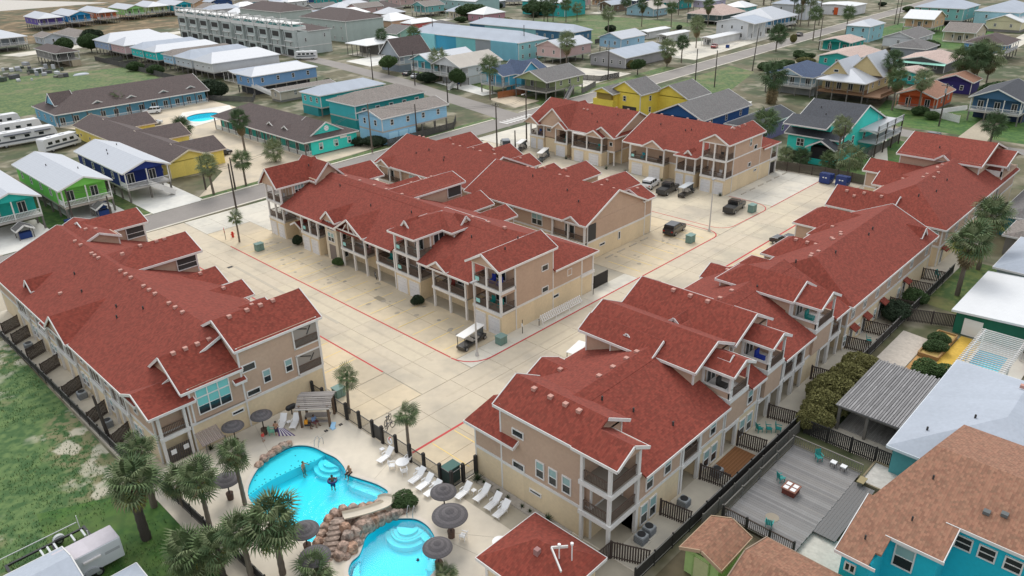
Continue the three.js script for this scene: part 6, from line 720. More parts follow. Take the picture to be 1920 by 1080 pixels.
// ---------- plants ----------
function frond(r, pet, seedv) {                 // a fan leaf: petiole along +x, blades spread at its end
  seed = seedv; const T = [], hub = [pet, 0, 0], n = 15, q = [];
  for (let i = 0; i <= n; i++) { const a = (-118 + 236 * i / n) * Math.PI / 180, L = r * (0.80 + 0.2 * Math.cos(a) + R(-0.06, 0.06)), tip = [pet + L * Math.cos(a), -0.10 * r - 0.30 * L * Math.abs(Math.sin(a)) ** 1.5 - R(0, 0.16) * r, L * Math.sin(a)], da = 0.078, m = 0.6; const s = k => [pet + L * m * Math.cos(a + k * da * 1.15), 0.03 * r - 0.05 * Math.abs(Math.sin(a)), L * m * Math.sin(a + k * da * 1.15)]; q.push(a); T.push([hub, s(-1), s(1)], [s(-1), tip, s(1)]); }
  for (const t2 of T) for (const p2 of t2) { const x = Math.max(0, p2[0]); p2[1] -= 0.035 * x * x; }
  const w = 0.018; T.push([[0, 0, -w], [pet, 0.02, -w], [pet, 0.02, w]], [[0, 0, -w], [pet, 0.02, w], [0, 0, w]]);
  return worldUV(plain(tri(T)));
}
const FRONDS = [frond(0.95, 0.85, 11), frond(0.85, 0.95, 12), frond(1.0, 0.75, 13)];
const GREEN = [mat([0.125, 0.185, 0.07], 'leaf', { side: THREE.DoubleSide }), mat([0.20, 0.245, 0.115], 'leaf', { side: THREE.DoubleSide }), mat([0.075, 0.13, 0.05], 'leaf', { side: THREE.DoubleSide })], YEL = mat([0.26, 0.27, 0.06], 'leaf', { side: THREE.DoubleSide }), STRAW = mat([0.30, 0.235, 0.13], 'leaf', { side: THREE.DoubleSide }), BARK = mat([0.20, 0.165, 0.13], 'wood', { bump: 'bumpy', bumpScale: 0.04 }), BARKD = mat([0.085, 0.07, 0.06], 'wood', { bump: 'bumpy', bumpScale: 0.05 });
const MATF = new THREE.Matrix4();
function frondPose(k, n, dead) { const f = (k + 0.5) / n, az = k * 2.39996 + R(-0.2, 0.2), el = (dead ? -75 - R(0, 12) : 84 - 138 * f ** 0.8 + R(-14, 14)) * Math.PI / 180; return new THREE.Quaternion().setFromEuler(new THREE.Euler(R(-0.7, 0.7), az, el, 'YZX')); }
function crownGeo(n, sd, dead = 0) { seed = sd; const L = []; for (let k = 0; k < n + dead; k++) { const g = FRONDS[k % 3].clone(); g.scale(1, 1, 1); MATF.makeRotationFromQuaternion(frondPose(k < n ? k : k - n, k < n ? n : dead, k >= n)); g.applyMatrix4(MATF); L.push(g); } const g = mergeGeometries(L, false); return g; }
const CROWNS = [crownGeo(34, 21), crownGeo(30, 22), crownGeo(38, 23)], SKIRTS = [crownGeo(0, 31, 26)];
function trunkGeo(h, r0, r1, lean = 0) { const n = 8, pts = []; for (let i = 0; i <= n; i++) { const f = i / n; pts.push(new V3(lean * f * f, h * f, lean * 0.4 * Math.sin(f * 2))); } const c = new THREE.CatmullRomCurve3(pts), g = new THREE.TubeGeometry(c, 14, 1, 9), p = g.attributes.position; for (let i = 0; i < p.count; i++) { const ring = Math.floor(i / 10), f = ring / 14, ctr = c.getPointAt(f), rr = (r0 + (r1 - r0) * f) * (1 + 0.05 * ((ring % 2) ? 1 : -1)); p.setXYZ(i, ctr.x + (p.getX(i) - ctr.x) * rr, ctr.y + (p.getY(i) - ctr.y) * rr, ctr.z + (p.getZ(i) - ctr.z) * rr); } g.computeVertexNormals(); return worldUV(plain(g)); }
let palmN = 0;
function palm(label, u, v, h, o = {}) {
  seed = 1000 + palmN++ * 17; const t = new Thing('fan_palm', label, 'palm tree', [u, 0, v], o.group), lean = o.lean ?? R(-0.25, 0.25), s = o.s ?? 1.0, ry = R(0, 6.28);
  const tk = t.put('trunk', trunkGeo(h, o.r ?? 0.24, (o.r ?? 0.24) * 0.72, lean), o.dark ? BARKD : BARK, u, 0, v, ry); const top = new V3(lean, h, lean * 0.4 * Math.sin(2)).applyAxisAngle(new V3(0, 1, 0), ry);
  if (o.near) { const n = o.n || 44; for (let k = 0; k < n; k++) { const f = shade(new THREE.Mesh(FRONDS[k % 3], k > n - (o.old ?? 6) ? (k % 2 ? YEL : STRAW) : GREEN[k % 3])); f.name = nm('frond'); f.position.copy(top); f.position.y += R(-0.25, 0.25); f.quaternion.copy(frondPose(k, n)); f.scale.setScalar(s * R(0.7, 1.12)); t.o.add(f); } }
  else { const c = shade(new THREE.Mesh(CROWNS[palmN % 3], GREEN[palmN % 3])); c.name = nm('crown'); c.position.copy(top); c.rotation.y = R(0, 6); c.scale.setScalar(s); t.o.add(c); }
  if (o.skirt) { const c = shade(new THREE.Mesh(SKIRTS[0], STRAW)); c.name = nm('dead_frond_skirt'); c.position.copy(top); c.position.y -= 0.15 * s; c.scale.set(s * 0.8, s * o.skirt, s * 0.8); c.rotation.y = R(0, 6); t.o.add(c); }
  return t;
}
function leafBall(n, sd, leaf = 0.085) { seed = sd; const T = []; for (let i = 0; i < n; i++) { const d = new V3(R(-1, 1), R(-1, 1), R(-1, 1)); if (d.length() > 1) { i--; continue; } d.normalize(); const bump = 0.72 + 0.32 * fbm(3 + d.x * 2.2, 3 + d.z * 2.2 + d.y * 1.7, 64, 3, sd), rr = bump * (0.62 + 0.38 * Math.sqrt(rnd())); const c = d.clone().multiplyScalar(rr), a = new V3(R(-1, 1), R(-1, 1), R(-1, 1)).normalize(), b = new V3().crossVectors(a, new V3(R(-1, 1), R(-1, 1), R(-1, 1)).normalize()).normalize(), s = leaf * R(0.6, 1.2), p = (x, y) => [c.x + a.x * x + b.x * y, c.y + a.y * x + b.y * y, -(c.z + a.z * x + b.z * y)]; T.push([p(-s, 0), p(0, -s * 0.5), p(s, 0)], [p(-s, 0), p(s, 0), p(0, s * 0.5)]); } return worldUV(plain(tri(T))); }
const BALLS = [leafBall(3200, 41), leafBall(3200, 42), leafBall(3200, 43)];
const BUSHM = { dark: mat([0.035, 0.062, 0.028], 'leaf', { side: THREE.DoubleSide }), mid: mat([0.065, 0.12, 0.035], 'leaf', { side: THREE.DoubleSide }), olive: mat([0.21, 0.20, 0.065], 'leaf', { side: THREE.DoubleSide }), light: mat([0.10, 0.17, 0.05], 'leaf', { side: THREE.DoubleSide }), red: mat([0.16, 0.03, 0.04], 'leaf', { side: THREE.DoubleSide }) };
let bushN = 0;
function bush(label, u, v, w, h, m = 'mid', o = {}) {
  seed = 5000 + bushN++ * 13; const tree = o.trunk !== undefined, t = new Thing(tree ? 'tree' : 'shrub', label, tree ? 'tree' : 'shrub', [u, 0, v], o.group), b = o.trunk || 0, n = o.n || 3;
  t.part(tree ? 'trunk' : 'stem', BARKD, [rod([u, 0, v], [u + 0.1, b + h * 0.5, v], tree ? 0.22 : 0.07, 0.06), rod([u, b * 0.6, v], [u + w * 0.25, b + h * 0.55, v + w * 0.15], 0.09, 0.04), rod([u, b * 0.6, v], [u - w * 0.22, b + h * 0.6, v - w * 0.2], 0.09, 0.04)]);
  for (let i = 0; i < n; i++) { const a = i * 2.4 + R(0, 1), rr = i ? w * 0.26 : 0, c = t.put('crown', BALLS[(bushN + i) % 3], BUSHM[m], u + rr * Math.cos(a), b + h * 0.5 * (i ? R(0.8, 1.15) : 1), v + rr * Math.sin(a), R(0, 6)); const k = i ? 0.68 : 0.9; c.scale.set(w * 0.5 * k, h * 0.56 * k, w * 0.5 * k); }
}
palm('tall shaggy palm with dark trunk at the grass edge, largest at the bottom left', 13.3, 55.9, 6.2, { near: 1, s: 1.45, n: 54, r: 0.42, dark: 1, skirt: 1.1, old: 12, lean: 0.2 }); palm('palm behind the back fence corner right of the largest palm, highest green tuft', 15.4, 59.3, 6.2, { near: 1, s: 1.0, n: 46, r: 0.3, lean: 0.1 }); palm('leaning palm on the pool deck left of the pool, left of two trunks', 17.2, 57.3, 3.4, { near: 1, s: 1.1, n: 46, r: 0.22, lean: 0.9 }); palm('upright palm on the pool deck left of the pool, right of two trunks', 17.2, 52.4, 5.6, { near: 1, s: 1.15, n: 50, r: 0.22, skirt: 0.5, lean: 0.1 });
palm('slim palm standing closest to the shallow pool shelf', 20.9, 53.6, 5.5, { near: 1, s: 1.0, n: 46, r: 0.2, lean: 0.1, skirt: 0.6 }); palm('broad palm over the left edge of the pool near the bottom', 18.9, 44.1, 5.2, { near: 1, s: 1.55, n: 62, r: 0.28, skirt: 0.6, lean: 0.1 }); palm('lower palm left of the broad pool palm at the bottom', 16.9, 45.2, 5.0, { near: 1, s: 1.05, n: 46, r: 0.25, skirt: 0.5 }); palm('low palm at the bottom edge in front of the stone steps', 20.0, 40.7, 1.7, { near: 1, s: 1.1, n: 40, r: 0.22 }); palm('small palm tuft beneath the umbrella at the bottom edge', 27.0, 34.2, 0.8, { near: 1, s: 0.65, n: 26, r: 0.14 }); palm('dark palm behind the fence at the bottom, between the trunk and the broad palm', 14.0, 49.0, 2.2, { near: 1, s: 1.5, n: 44, r: 0.25, dark: 1 }); palm('dark low palm left of the broad palm beside the back fence', 15.6, 47.2, 3.0, { near: 1, s: 1.2, n: 40, r: 0.25, dark: 1 });
palm('palm outside the pool fence beside the green box, farther of two', 35.2, 58.4, 4.3, { near: 1, s: 0.85, n: 30, r: 0.17, old: 3 }); palm('palm outside the pool fence by the red line, nearer of two', 35.1, 48.6, 4.3, { near: 1, s: 0.92, n: 30, r: 0.17, old: 3 }); palm('small palm at the lane entrance beside the street', 51.6, 111.6, 4.2, { near: 1, s: 0.85, n: 26, r: 0.16, old: 2 });
palm('big ragged palm behind the end of the right row, nearer of two', 104.8, 21.2, 7.7, { near: 1, s: 1.8, n: 56, r: 0.32, skirt: 1.2, old: 14 }); palm('big ragged palm behind the end of the right row, farther of two', 115.5, 21.6, 8.2, { near: 1, s: 1.8, n: 56, r: 0.32, skirt: 1.2, old: 14 });
palm('tall slim palm in the motel court, highest of the motel palms', 78, 157.6, 8.6, { s: 1.55, skirt: 1.3, r: 0.26 }); palm('round-headed palm by the street below the tall motel palm', 67.7, 138.9, 5.2, { s: 1.4, r: 0.22 }); palm('palm by the street left of the round-headed palm, before the yellow wall', 60.8, 138.6, 5.8, { s: 1.5, skirt: 0.8, r: 0.24 }); palm('short bushy palm in the motel court beside the yellow wing', 76.4, 184.8, 3.0, { s: 1.8 }); palm('bushy palm before the blue motel porch', 77.9, 228, 3.2, { s: 2.0 }); palm('round palm at the end of the turquoise motel wing', 80.5, 149.5, 2.6, { s: 1.7 });
palm('large shaggy palm left of the pale blue balcony house', 198.5, 94.6, 7.6, { s: 2.6, skirt: 2.0, r: 0.45 }); palm('palm rising between the red roof and the turquoise house', 158, 76, 5.4, { s: 2.1 }); palm('slim palm against the turquoise house front', 150.5, 56.6, 8.6, { s: 1.4, skirt: 0.8 });
palm('tall palm left of the orange bungalow porch', 223.5, 73.4, 10.2, { s: 1.9, skirt: 1.2 }); palm('middle palm over the orange bungalow', 209.6, 67.1, 8.2, { s: 1.9, skirt: 1 }); palm('palm in front of the orange bungalow, right one', 210.2, 61, 8.4, { s: 1.9, skirt: 0.8 }); palm('palm on the lawn before the slate-blue house', 189.5, 39.3, 4.2, { s: 1.8 });
for (const [u, v, h, s] of [[254, 64.3, 8, 2.6], [254.6, 57.4, 8.6, 2.6], [250, 60, 9, 2.5], [258, 61, 9.5, 2.4]]) palm('palm in the dark clump above the indigo bungalow', u, v, h, { s, skirt: 1, group: 'palm clump above the indigo bungalow' });
for (const [u, v] of [[146.6, 65.4], [147.6, 62.6], [148.6, 57.4], [147.4, 53]]) palm('low palm behind the board fence below the turquoise house', u, v, v < 54 ? 3.6 : 2.0, { s: v < 54 ? 2.0 : 1.3, group: 'low palms behind the board fence' });
[[193, 258.3, 7], [190.3, 234.4, 9.5], [167.5, 194.8, 7.2], [169.1, 192.6, 5.2], [155.4, 159.2, 9.6], [214.3, 180.3, 8.4], [312.4, 278.2, 10], [315, 274.2, 9], [281.3, 213, 10], [320.7, 223, 10], [324.7, 209.1, 9], [275.3, 165.2, 9], [367.4, 169.6, 12], [359.8, 162.1, 14], [361.7, 159.1, 12], [368, 156.9, 15], [344, 134.5, 9], [232.1, 150.1, 6], [241.6, 150.4, 7], [337.4, 197, 10]].forEach(([u, v, h], i) => palm(`${['dark gabled house', 'dark gabled house roof', 'aqua gabled house', 'white gabled house', 'orange-brown fence', 'dark blue apartments', 'top green lot', 'top green lot', 'far green lot', 'far white lane', 'pale blue cottage', 'small white cottages', 'white porch house', 'white porch house', 'white porch house', 'white porch house', 'small aqua house', 'street by the grey bungalow', 'street by the grey bungalow', 'long tan-roofed house'][i]} palm, ${['left of the house front', 'tallest in front of the roof', 'ragged one at the porch', 'short one before the porch', 'tall one by its end', 'right of the row end', 'leftmost', 'second from the left', 'standing alone at the fence', 'dark one beside the lane', 'beside the dark fence', 'before the leftmost cottage', 'first of four along the street', 'second of four along the street', 'third of four along the street', 'last and thickest of four', 'at the road bend', 'left of the pair', 'right of the pair', 'in front of the roof'][i]}`, u, v, h, { s: 1.8 + (i % 3) * 0.25, skirt: i % 2 ? 1.2 : 0 }));
for (let i = 0; i < 34; i++) { seed = 1900 + i; const u = R(215, 470), v = R(90, 400); bush('low dark shrub among the distant houses', u, v, R(3, 8), R(2, 4), ['dark', 'mid', 'olive'][i % 3], { group: 'shrubs among the distant houses', n: 2 }); }
for (const [u, v, w] of [[246, 121, 'left'], [254, 118, 'second'], [263, 115, 'third'], [272, 119, 'right']]) bush(`shrub on the planted bank by the street bend, ${w} of four`, u, v, 6, 2.6, w === 'third' ? 'olive' : 'mid');
for (let i = 0; i < 26; i++) { seed = 900 + i; palm('distant palm among the roofs at the top of the picture', R(285, 470), R(120, 330), R(6, 11), { s: R(1.8, 2.6), group: 'distant palms among the top roofs' }); }
bush('dark round bush at the end of the blue motel', 105, 227, 9, 6, 'dark', { n: 4 }); bush('dark bush left of the white parked car', 161.7, 194.4, 6, 3.6, 'dark'); bush('round-headed green tree beside the drive', 163.5, 216.6, 6.5, 4.4, 'light', { trunk: 2.2 }); bush('leafy tree at the orange-brown fence', 160, 178, 5, 5, 'mid', { trunk: 1.6 }); bush('small tree by the grey bungalow drive', 213.4, 149.1, 5, 3.6, 'mid', { trunk: 1.6 }); bush('bush beside the cornflower blue house', 138.5, 216, 4, 2.6, 'mid'); bush('shrub mass behind the white house at the upper right', 318, 93, 7, 4, 'mid'); bush('dark hedge beside the pale blue garage house', 102.6, 143.6, 5.5, 2.4, 'dark', { n: 5 }); bush('dark hedge between the blue garage house and the street pole', 100, 147, 4, 2.2, 'dark');
for (const [u, v, w, h, m, l] of [[120, 366, 9, 7, 'mid', 'green tree beside the lilac row house'], [112, 372, 8, 6, 'mid', 'tree in front of the far coloured stilt houses, nearer one'], [128, 386, 9, 7, 'dark', 'tree in front of the far coloured stilt houses, farther one'], [112, 300, 6, 3.5, 'mid', 'tree before the turquoise row houses, left'], [113.5, 286, 6, 3.5, 'mid', 'tree before the ice blue row house, right'], [240, 330, 10, 7, 'mid', 'trees left of the salmon cottage'], [300, 320, 16, 7, 'mid', 'dark tree mass at the top centre left'], [330, 300, 14, 7, 'mid', 'dark tree mass at the top centre right'], [268, 262, 10, 6, 'olive', 'bushes above the dark-blue apartments'], [208, 60, 4, 2.4, 'mid', 'shrub before the orange bungalow, left'], [205, 56, 3.5, 2.2, 'light', 'shrub before the orange bungalow, right'], [240, 50, 10, 5, 'mid', 'bush mass at the right edge under the big tree']]) bush(l, u, v, w, h, m, { n: 4, trunk: h > 5 ? 1 : undefined });
for (const [u, v, w, h, m, l] of [[64.2, 22.3, 3.4, 2.6, 'olive', 'olive yellow bush nearest the deck corner'], [66.5, 22.5, 4.2, 3.2, 'olive', 'olive yellow bush beside the ramada post'], [69.5, 23.0, 4.6, 3.6, 'olive', 'large olive bush left of the ramada roof'], [73, 22.8, 4.6, 3.2, 'olive', 'olive bush behind the ramada, middle'], [76.6, 23.2, 4.2, 2.8, 'olive', 'olive bush behind the ramada, farthest'], [71, 24.9, 1.8, 1.2, 'light', 'small bush inside the back yard beside the columns'], [81.2, 17.6, 3.4, 2.2, 'light', 'bright green shrub over the ramada corner, left'], [82.2, 15.9, 2.6, 1.8, 'light', 'bright green shrub over the ramada corner, right'], [87.6, 18.6, 2.6, 1.5, 'mid', 'shrub in the timber planter, nearer'], [90, 18.9, 2.4, 1.4, 'mid', 'shrub in the timber planter, farther'], [92.5, 24.9, 4.2, 2.6, 'dark', 'dark shrub filling a back yard of the middle block'], [98.6, 24.6, 3.2, 2.2, 'mid', 'green shrub in the pale patio yard'], [104, 17, 5, 0.8, 'mid', 'low green growth behind the white metal roof'], [30.3, 43.4, 2.4, 1.3, 'mid', 'green bush at the pool end of the rock slide'], [56.2, 72.6, 1.9, 1.4, 'dark', 'spiky dark shrub before the middle garage of the centre block'], [63, 96, 0.9, 1.2, 'dark', 'shrub between the two far garages of the centre block'], [56.8, 91.6, 1.7, 1.3, 'light', 'yellow-green shrub before the tall stair windows'], [57.2, 103.4, 1.6, 1.8, 'dark', 'dark bush beside the far tower of the centre block']]) bush(l, u, v, w, h, m, { n: 3 });
function yucca(label, u, v, s, group) { seed = 7000 + Math.round(u * 31 + v * 7); const t = new Thing('yucca', label, 'plant', [u, 0, v], group), T = []; for (let i = 0; i < 46; i++) { const a = i * 2.4, e = R(0.15, 1.4), L = s * R(0.7, 1), c = Math.cos(e) * L, h = Math.sin(e) * L, w = 0.05 * s; T.push([[u + w * Math.sin(a), 0.05, v - w * Math.cos(a)], [u + c * Math.cos(a), 0.05 + h, v + c * Math.sin(a)], [u - w * Math.sin(a), 0.05, v + w * Math.cos(a)]]); } t.part('leaves', mat([0.04, 0.075, 0.025], 'leaf', { side: THREE.DoubleSide }), tri(T), { kind: 'stuff' }); t.part('root_collar', BARKD, rod([u, 0, v], [u, 0.12, v], 0.1 * s, 0.06 * s)); }
yucca('spiky yucca at the fence corner by the wall', 36.8, 41.0, 1.0); yucca('spiky plant between the wall and the pool house roof', 37.1, 32.9, 0.9); for (const v of [40.3, 39.5, 38.5, 37.3, 35.6, 34.7]) yucca('small dark yucca in the gravel strip along the wall', 36.9, v, 0.42, 'small yuccas along the wall'); yucca('dark plant against the left block end beside the pergola', 22.6, 63.3, 0.8);
[[121.2, 91.2], [121.4, 97.4], [121.8, 102.4], [121.8, 110], [121.6, 78.2], [121.8, 86.9], [120.6, 70.6], [120.8, 65.2], [121, 75.8]].forEach(([u, v], i) => yucca(`planted pot shrub at the ${['left block right end', 'left block between two garages', 'left block bicycle corner', 'left block far garage', 'right block open garage', 'right block left corner', 'tower left corner', 'tower right corner', 'middle garage of the right block'][i]} of the far row`, u, v, 0.9));
{ // grass blades in the field at the left
  const blade = tri([[[-0.05, 0, 0], [0.05, 0, 0], [0.02, 0.34, 0.05]], [[0, 0, -0.05], [0, 0, 0.05], [0.08, 0.28, 0]], [[-0.04, 0, -0.04], [0.04, 0, 0.04], [-0.08, 0.3, 0.03]]]); worldUV(blade); seed = 77; const N = 20000, im = new THREE.InstancedMesh(blade, mat([1, 1, 1], null, { side: THREE.DoubleSide }), N), M = new THREE.Matrix4(), q = new THREE.Quaternion(), c = new THREE.Color(); let k = 0;
  while (k < N) { const u = R(-14, 15.4), v = R(34, 112), f = fbm(u / 6 + 40, v / 6, 256, 4, 5), g = fbm(u / 2.4 + 40, v / 2.4, 256, 3, 8); if (f + 0.35 * g < 0.50 + R(0, 0.32)) continue; const s = R(0.3, 0.75); M.compose(new V3(u, 0, -v), q.setFromAxisAngle(new V3(0, 1, 0), R(0, 6.3)), new V3(s, s * R(0.6, 1.1), s)); im.setMatrixAt(k, M); const d = rnd(); c.setRGB(0.08 + 0.20 * d * d, 0.17 + 0.12 * d, 0.045 + 0.07 * d); im.setColorAt(k, c); k++; }
  im.name = 'grass'; im.receiveShadow = true; tagTop(im, 'tufts of green and yellow grass in the field behind the left block', null, null, 'stuff'); scene.add(im); }
// ---------- rock slide between the pools ----------
function rockGeo(sd) { let g = new THREE.IcosahedronGeometry(1, 2); const p = g.attributes.position; for (let i = 0; i < p.count; i++) { const d = new V3().fromBufferAttribute(p, i).normalize(), f = 0.74 + 0.42 * fbm(d.x * 1.7 + 5, d.y * 1.9 + d.z * 1.6 + 5, 64, 2, sd) + 0.08 * fbm(d.x * 6 + 9, d.y * 6 + d.z * 5 + 9, 64, 2, sd + 4); p.setXYZ(i, Math.max(-0.8, Math.min(0.82, d.x * f)), Math.max(-0.7, Math.min(0.76, d.y * f)), d.z * f); } g = g.toNonIndexed(); g.computeVertexNormals(); return worldUV(plain(g)); }
const ROCKS = [rockGeo(3), rockGeo(14), rockGeo(25), rockGeo(36)], ROCKM = [[0.95, 0.9, 0.88], [1, 0.86, 0.78], [0.82, 0.78, 0.78], [1, 0.76, 0.64], [0.9, 0.78, 0.74]].map(c => mat(c, 'rock', { bump: 'bumpy', bumpScale: 0.05 }));
{
  const t = new Thing('rock_slide', 'artificial rock ridge with stone steps and a water slide between the two pools', 'rock slide', [25.5, 0, 44.3]); seed = 4242;
  const rock = (u, v, s, h, y = 0) => { const m = t.put('rock', ROCKS[Math.floor(rnd() * 4)], ROCKM[Math.floor(rnd() * 5)], u, y + h * 0.42, v, R(0, 6)); m.scale.set(s * R(0.85, 1.15), h * 0.62, s * R(0.85, 1.1)); };
  for (const [u, v, s, h] of [[23.3, 45.4, 0.55, 0.8], [23.9, 45.75, 0.55, 1.0], [24.5, 45.95, 0.55, 1.3], [25.1, 46.05, 0.6, 1.5], [25.8, 45.85, 0.6, 1.6], [26.5, 45.4, 0.6, 1.5], [27.2, 45.1, 0.55, 1.25], [27.9, 44.95, 0.5, 1.0], [28.6, 44.9, 0.45, 0.8], [22.6, 44.9, 0.5, 0.7], [22.2, 44.3, 0.5, 0.6], [21.8, 43.7, 0.45, 0.5], [22.9, 42.3, 0.55, 0.9], [23.5, 42.6, 0.55, 1.2], [24.0, 42.2, 0.6, 1.0], [24.3, 43.1, 0.6, 1.5], [24.6, 43.8, 0.5, 1.8], [25.2, 43.2, 0.65, 1.3], [25.8, 43.3, 0.6, 1.5], [26.4, 43.15, 0.55, 1.3], [27.0, 43.2, 0.5, 1.2], [27.6, 43.1, 0.5, 1.1], [28.2, 42.9, 0.45, 1.0], [28.8, 42.75, 0.45, 0.95], [29.3, 42.8, 0.45, 0.8], [29.7, 42.6, 0.4, 0.55], [29.6, 43.5, 0.4, 0.8], [24.8, 42.5, 0.5, 0.7], [23.3, 41.9, 0.45, 0.6], [25.4, 42.8, 0.35, 0.6], [26.8, 44.1, 0.7, 0.8], [25.6, 44.9, 0.7, 1.3], [28.2, 44.1, 0.6, 0.6], [24.1, 44.9, 0.5, 0.9], [23.1, 44.6, 0.4, 0.55]]) rock(u, v, s, h, -0.15);
  for (const [u, v, s, h] of [[26.1, 58.1, 0.5, 0.5], [26.8, 58.25, 0.55, 0.6], [27.5, 58.3, 0.5, 0.65], [28.1, 58.25, 0.42, 0.5], [25.3, 58, 0.5, 0.5], [24.5, 57.6, 0.45, 0.4]]) rock(u, v, s, h);
  for (let i = 0; i < 8; i++) { const f = i / 7, u = 22.0 + 2.5 * f, v = 42.9 + 1.75 * f; const m = t.put('stone_step', ROCKS[i % 4], mat([0.74, 0.68, 0.66], 'rock'), u, 0.03 + 1.15 * f, v, 0.95); m.scale.set(0.42, 0.16, 0.66); t.part('step_riser', ROCKM[2], beam([u + 0.1, 0.02 + 0.55 * f, v + 0.07], [u + 0.42, 0.02 + 0.55 * f, v + 0.30], 0.95, 0.2 + 1.05 * f)); }
  const path = new THREE.CatmullRomCurve3([[25.0, 1.45, 44.5], [26.2, 1.25, 44.1], [27.6, 1.05, 43.75], [28.7, 0.9, 43.65], [29.25, 0.72, 44.1], [29.2, 0.5, 44.8], [28.8, 0.15, 45.4]].map(p => new V3(p[0], p[1], -p[2]))), T = [], n = 26, prof = [[-0.5, 0.22], [-0.42, 0.02], [0, -0.05], [0.42, 0.02], [0.5, 0.22]], ring = i => { const f = i / n, c = path.getPointAt(f), d = path.getTangentAt(f).setY(0).normalize(); return prof.map(([s, y]) => [c.x - d.z * s, c.y + y, -(c.z + d.x * s)]); };
  for (let i = 0; i < n; i++) { const A = ring(i), B = ring(i + 1); for (let k = 0; k < 4; k++) T.push([A[k], B[k], B[k + 1]], [A[k], B[k + 1], A[k + 1]]); } t.part('slide_channel', mat([0.62, 0.57, 0.49], 'slab', { side: THREE.DoubleSide, roughness: 0.6 }), tri(T));
}
// ---------- pool furniture ----------
function lounger(u, v, turn) {
  const t = new Thing('sun_lounger', '', 'sun lounger', [u, 0.06, v], 'white pool loungers'), b = (x0, x1, y0, y1, z0, z1) => box(u + x0, u + x1, 0.06 + y0, 0.06 + y1, v + z0, v + z1);
  t.part('seat', WHITEPL, [0, 1, 2, 3, 4, 5, 6].map(i => b(-1.0 + i * 0.17, -0.86 + i * 0.17, 0.32, 0.36, -0.31, 0.31)).concat([b(-1.0, 0.2, 0.27, 0.32, -0.33, -0.27), b(-1.0, 0.2, 0.27, 0.32, 0.27, 0.33)])); t.part('backrest', WHITEPL, [beam([u + 0.18, 0.40, v], [u + 0.86, 0.98, v], 0.62, 0.05), beam([u + 0.2, 0.37, v - 0.3], [u + 0.86, 0.95, v - 0.3], 0.06, 0.08), beam([u + 0.2, 0.37, v + 0.3], [u + 0.86, 0.95, v + 0.3], 0.06, 0.08)]);
  for (const [x, z] of [[-0.8, -0.28], [-0.8, 0.28], [0.3, -0.28], [0.3, 0.28]]) t.part('leg', WHITEPL, b(x - 0.03, x + 0.03, 0, 0.3, z - 0.03, z + 0.03)); for (const z of [-0.36, 0.36]) t.part('armrest', WHITEPL, [b(-0.15, 0.35, 0.52, 0.56, z - 0.03, z + 0.03), b(-0.12, -0.08, 0.3, 0.52, z - 0.02, z + 0.02)]); t.o.rotation.y = turn; return t.o;
}
{ const L0 = lounger(29.4, 61.6, 0.75), S = [[30.3, 60.7, 0.7, 'white lounger near the slat-roofed shelter, right of two'], [33.1, 49.5, 0.15, 'white lounger by the fence left of the round table'], [33.2, 45, 0.1, 'white lounger at the fence, first of three right of the round table'], [33.1, 43.8, 0.1, 'white lounger at the fence, middle of three right of the round table'], [33.0, 42.6, 0.05, 'white lounger at the fence, last of three beside the umbrella'], [34.6, 40.4, 0.1, 'white lounger near the gravel strip, first of four from the green cabinet'], [35.5, 39.0, 0.1, 'white lounger near the gravel strip, second of four'], [35.4, 37.5, 0.1, 'white lounger near the gravel strip, third of four'], [35.2, 36.3, 0.1, 'white lounger near the gravel strip, fourth and nearest']]; L0.userData.label = 'white lounger near the slat-roofed shelter, left of two'; for (const [u, v, r, l] of S) copy(L0, l, u, 0.06, v, r); }
function roundTable(label, u, v, chairs) { const t = new Thing('round_table', label, 'table', [u, 0.06, v]); t.part('table_top', WHITEPL, [rod([u, 0.74, v], [u, 0.79, v], 0.62, 0.62, 24)]); for (let i = 0; i < 4; i++) { const a = i * 1.57 + 0.5; t.part('leg', WHITEPL, rod([u + 0.42 * Math.cos(a), 0.06, v + 0.42 * Math.sin(a)], [u + 0.3 * Math.cos(a), 0.74, v + 0.3 * Math.sin(a)], 0.03)); } for (const [a, l] of chairs) patio(l, u + 0.95 * Math.cos(a), v + 0.95 * Math.sin(a), WHITEPL, a); }
function patio(label, u, v, m, a, o = {}) { const t = new Thing('patio_chair', label, 'chair', [u, o.y ?? 0.06, v], o.group), y = o.y ?? 0.06, b = (x0, x1, y0, y1, z0, z1) => box(u + x0, u + x1, y + y0, y + y1, v + z0, v + z1); t.part('seat', m, b(-0.26, 0.26, 0.38, 0.44, -0.26, 0.26)); t.part('backrest', m, [0, 1, 2, 3].map(i => beam([u + 0.24, y + 0.44, v - 0.2 + i * 0.135], [u + 0.36, y + (o.h || 0.9), v - 0.21 + i * 0.14], 0.10, 0.035))); for (const [x, z] of [[-0.22, -0.22], [-0.22, 0.22], [0.22, -0.22], [0.22, 0.22]]) t.part('leg', m, b(x - 0.025, x + 0.025, 0, 0.38, z - 0.025, z + 0.025)); for (const z of [-0.29, 0.29]) t.part('armrest', m, b(-0.26, 0.3, 0.6, 0.64, z - 0.04, z + 0.04)); t.o.rotation.y = a; return t; }
roundTable('round white table by the pool fence, tipped chairs around it', 33.3, 47.3, [[0.3, 'white chair on the fence side of the round table'], [2.4, 'white chair on the pool side of the round table'], [4.2, 'white chair on the right side of the round table']]); roundTable('round white table partly hidden by the pool house roof', 32.2, 33.6, []);
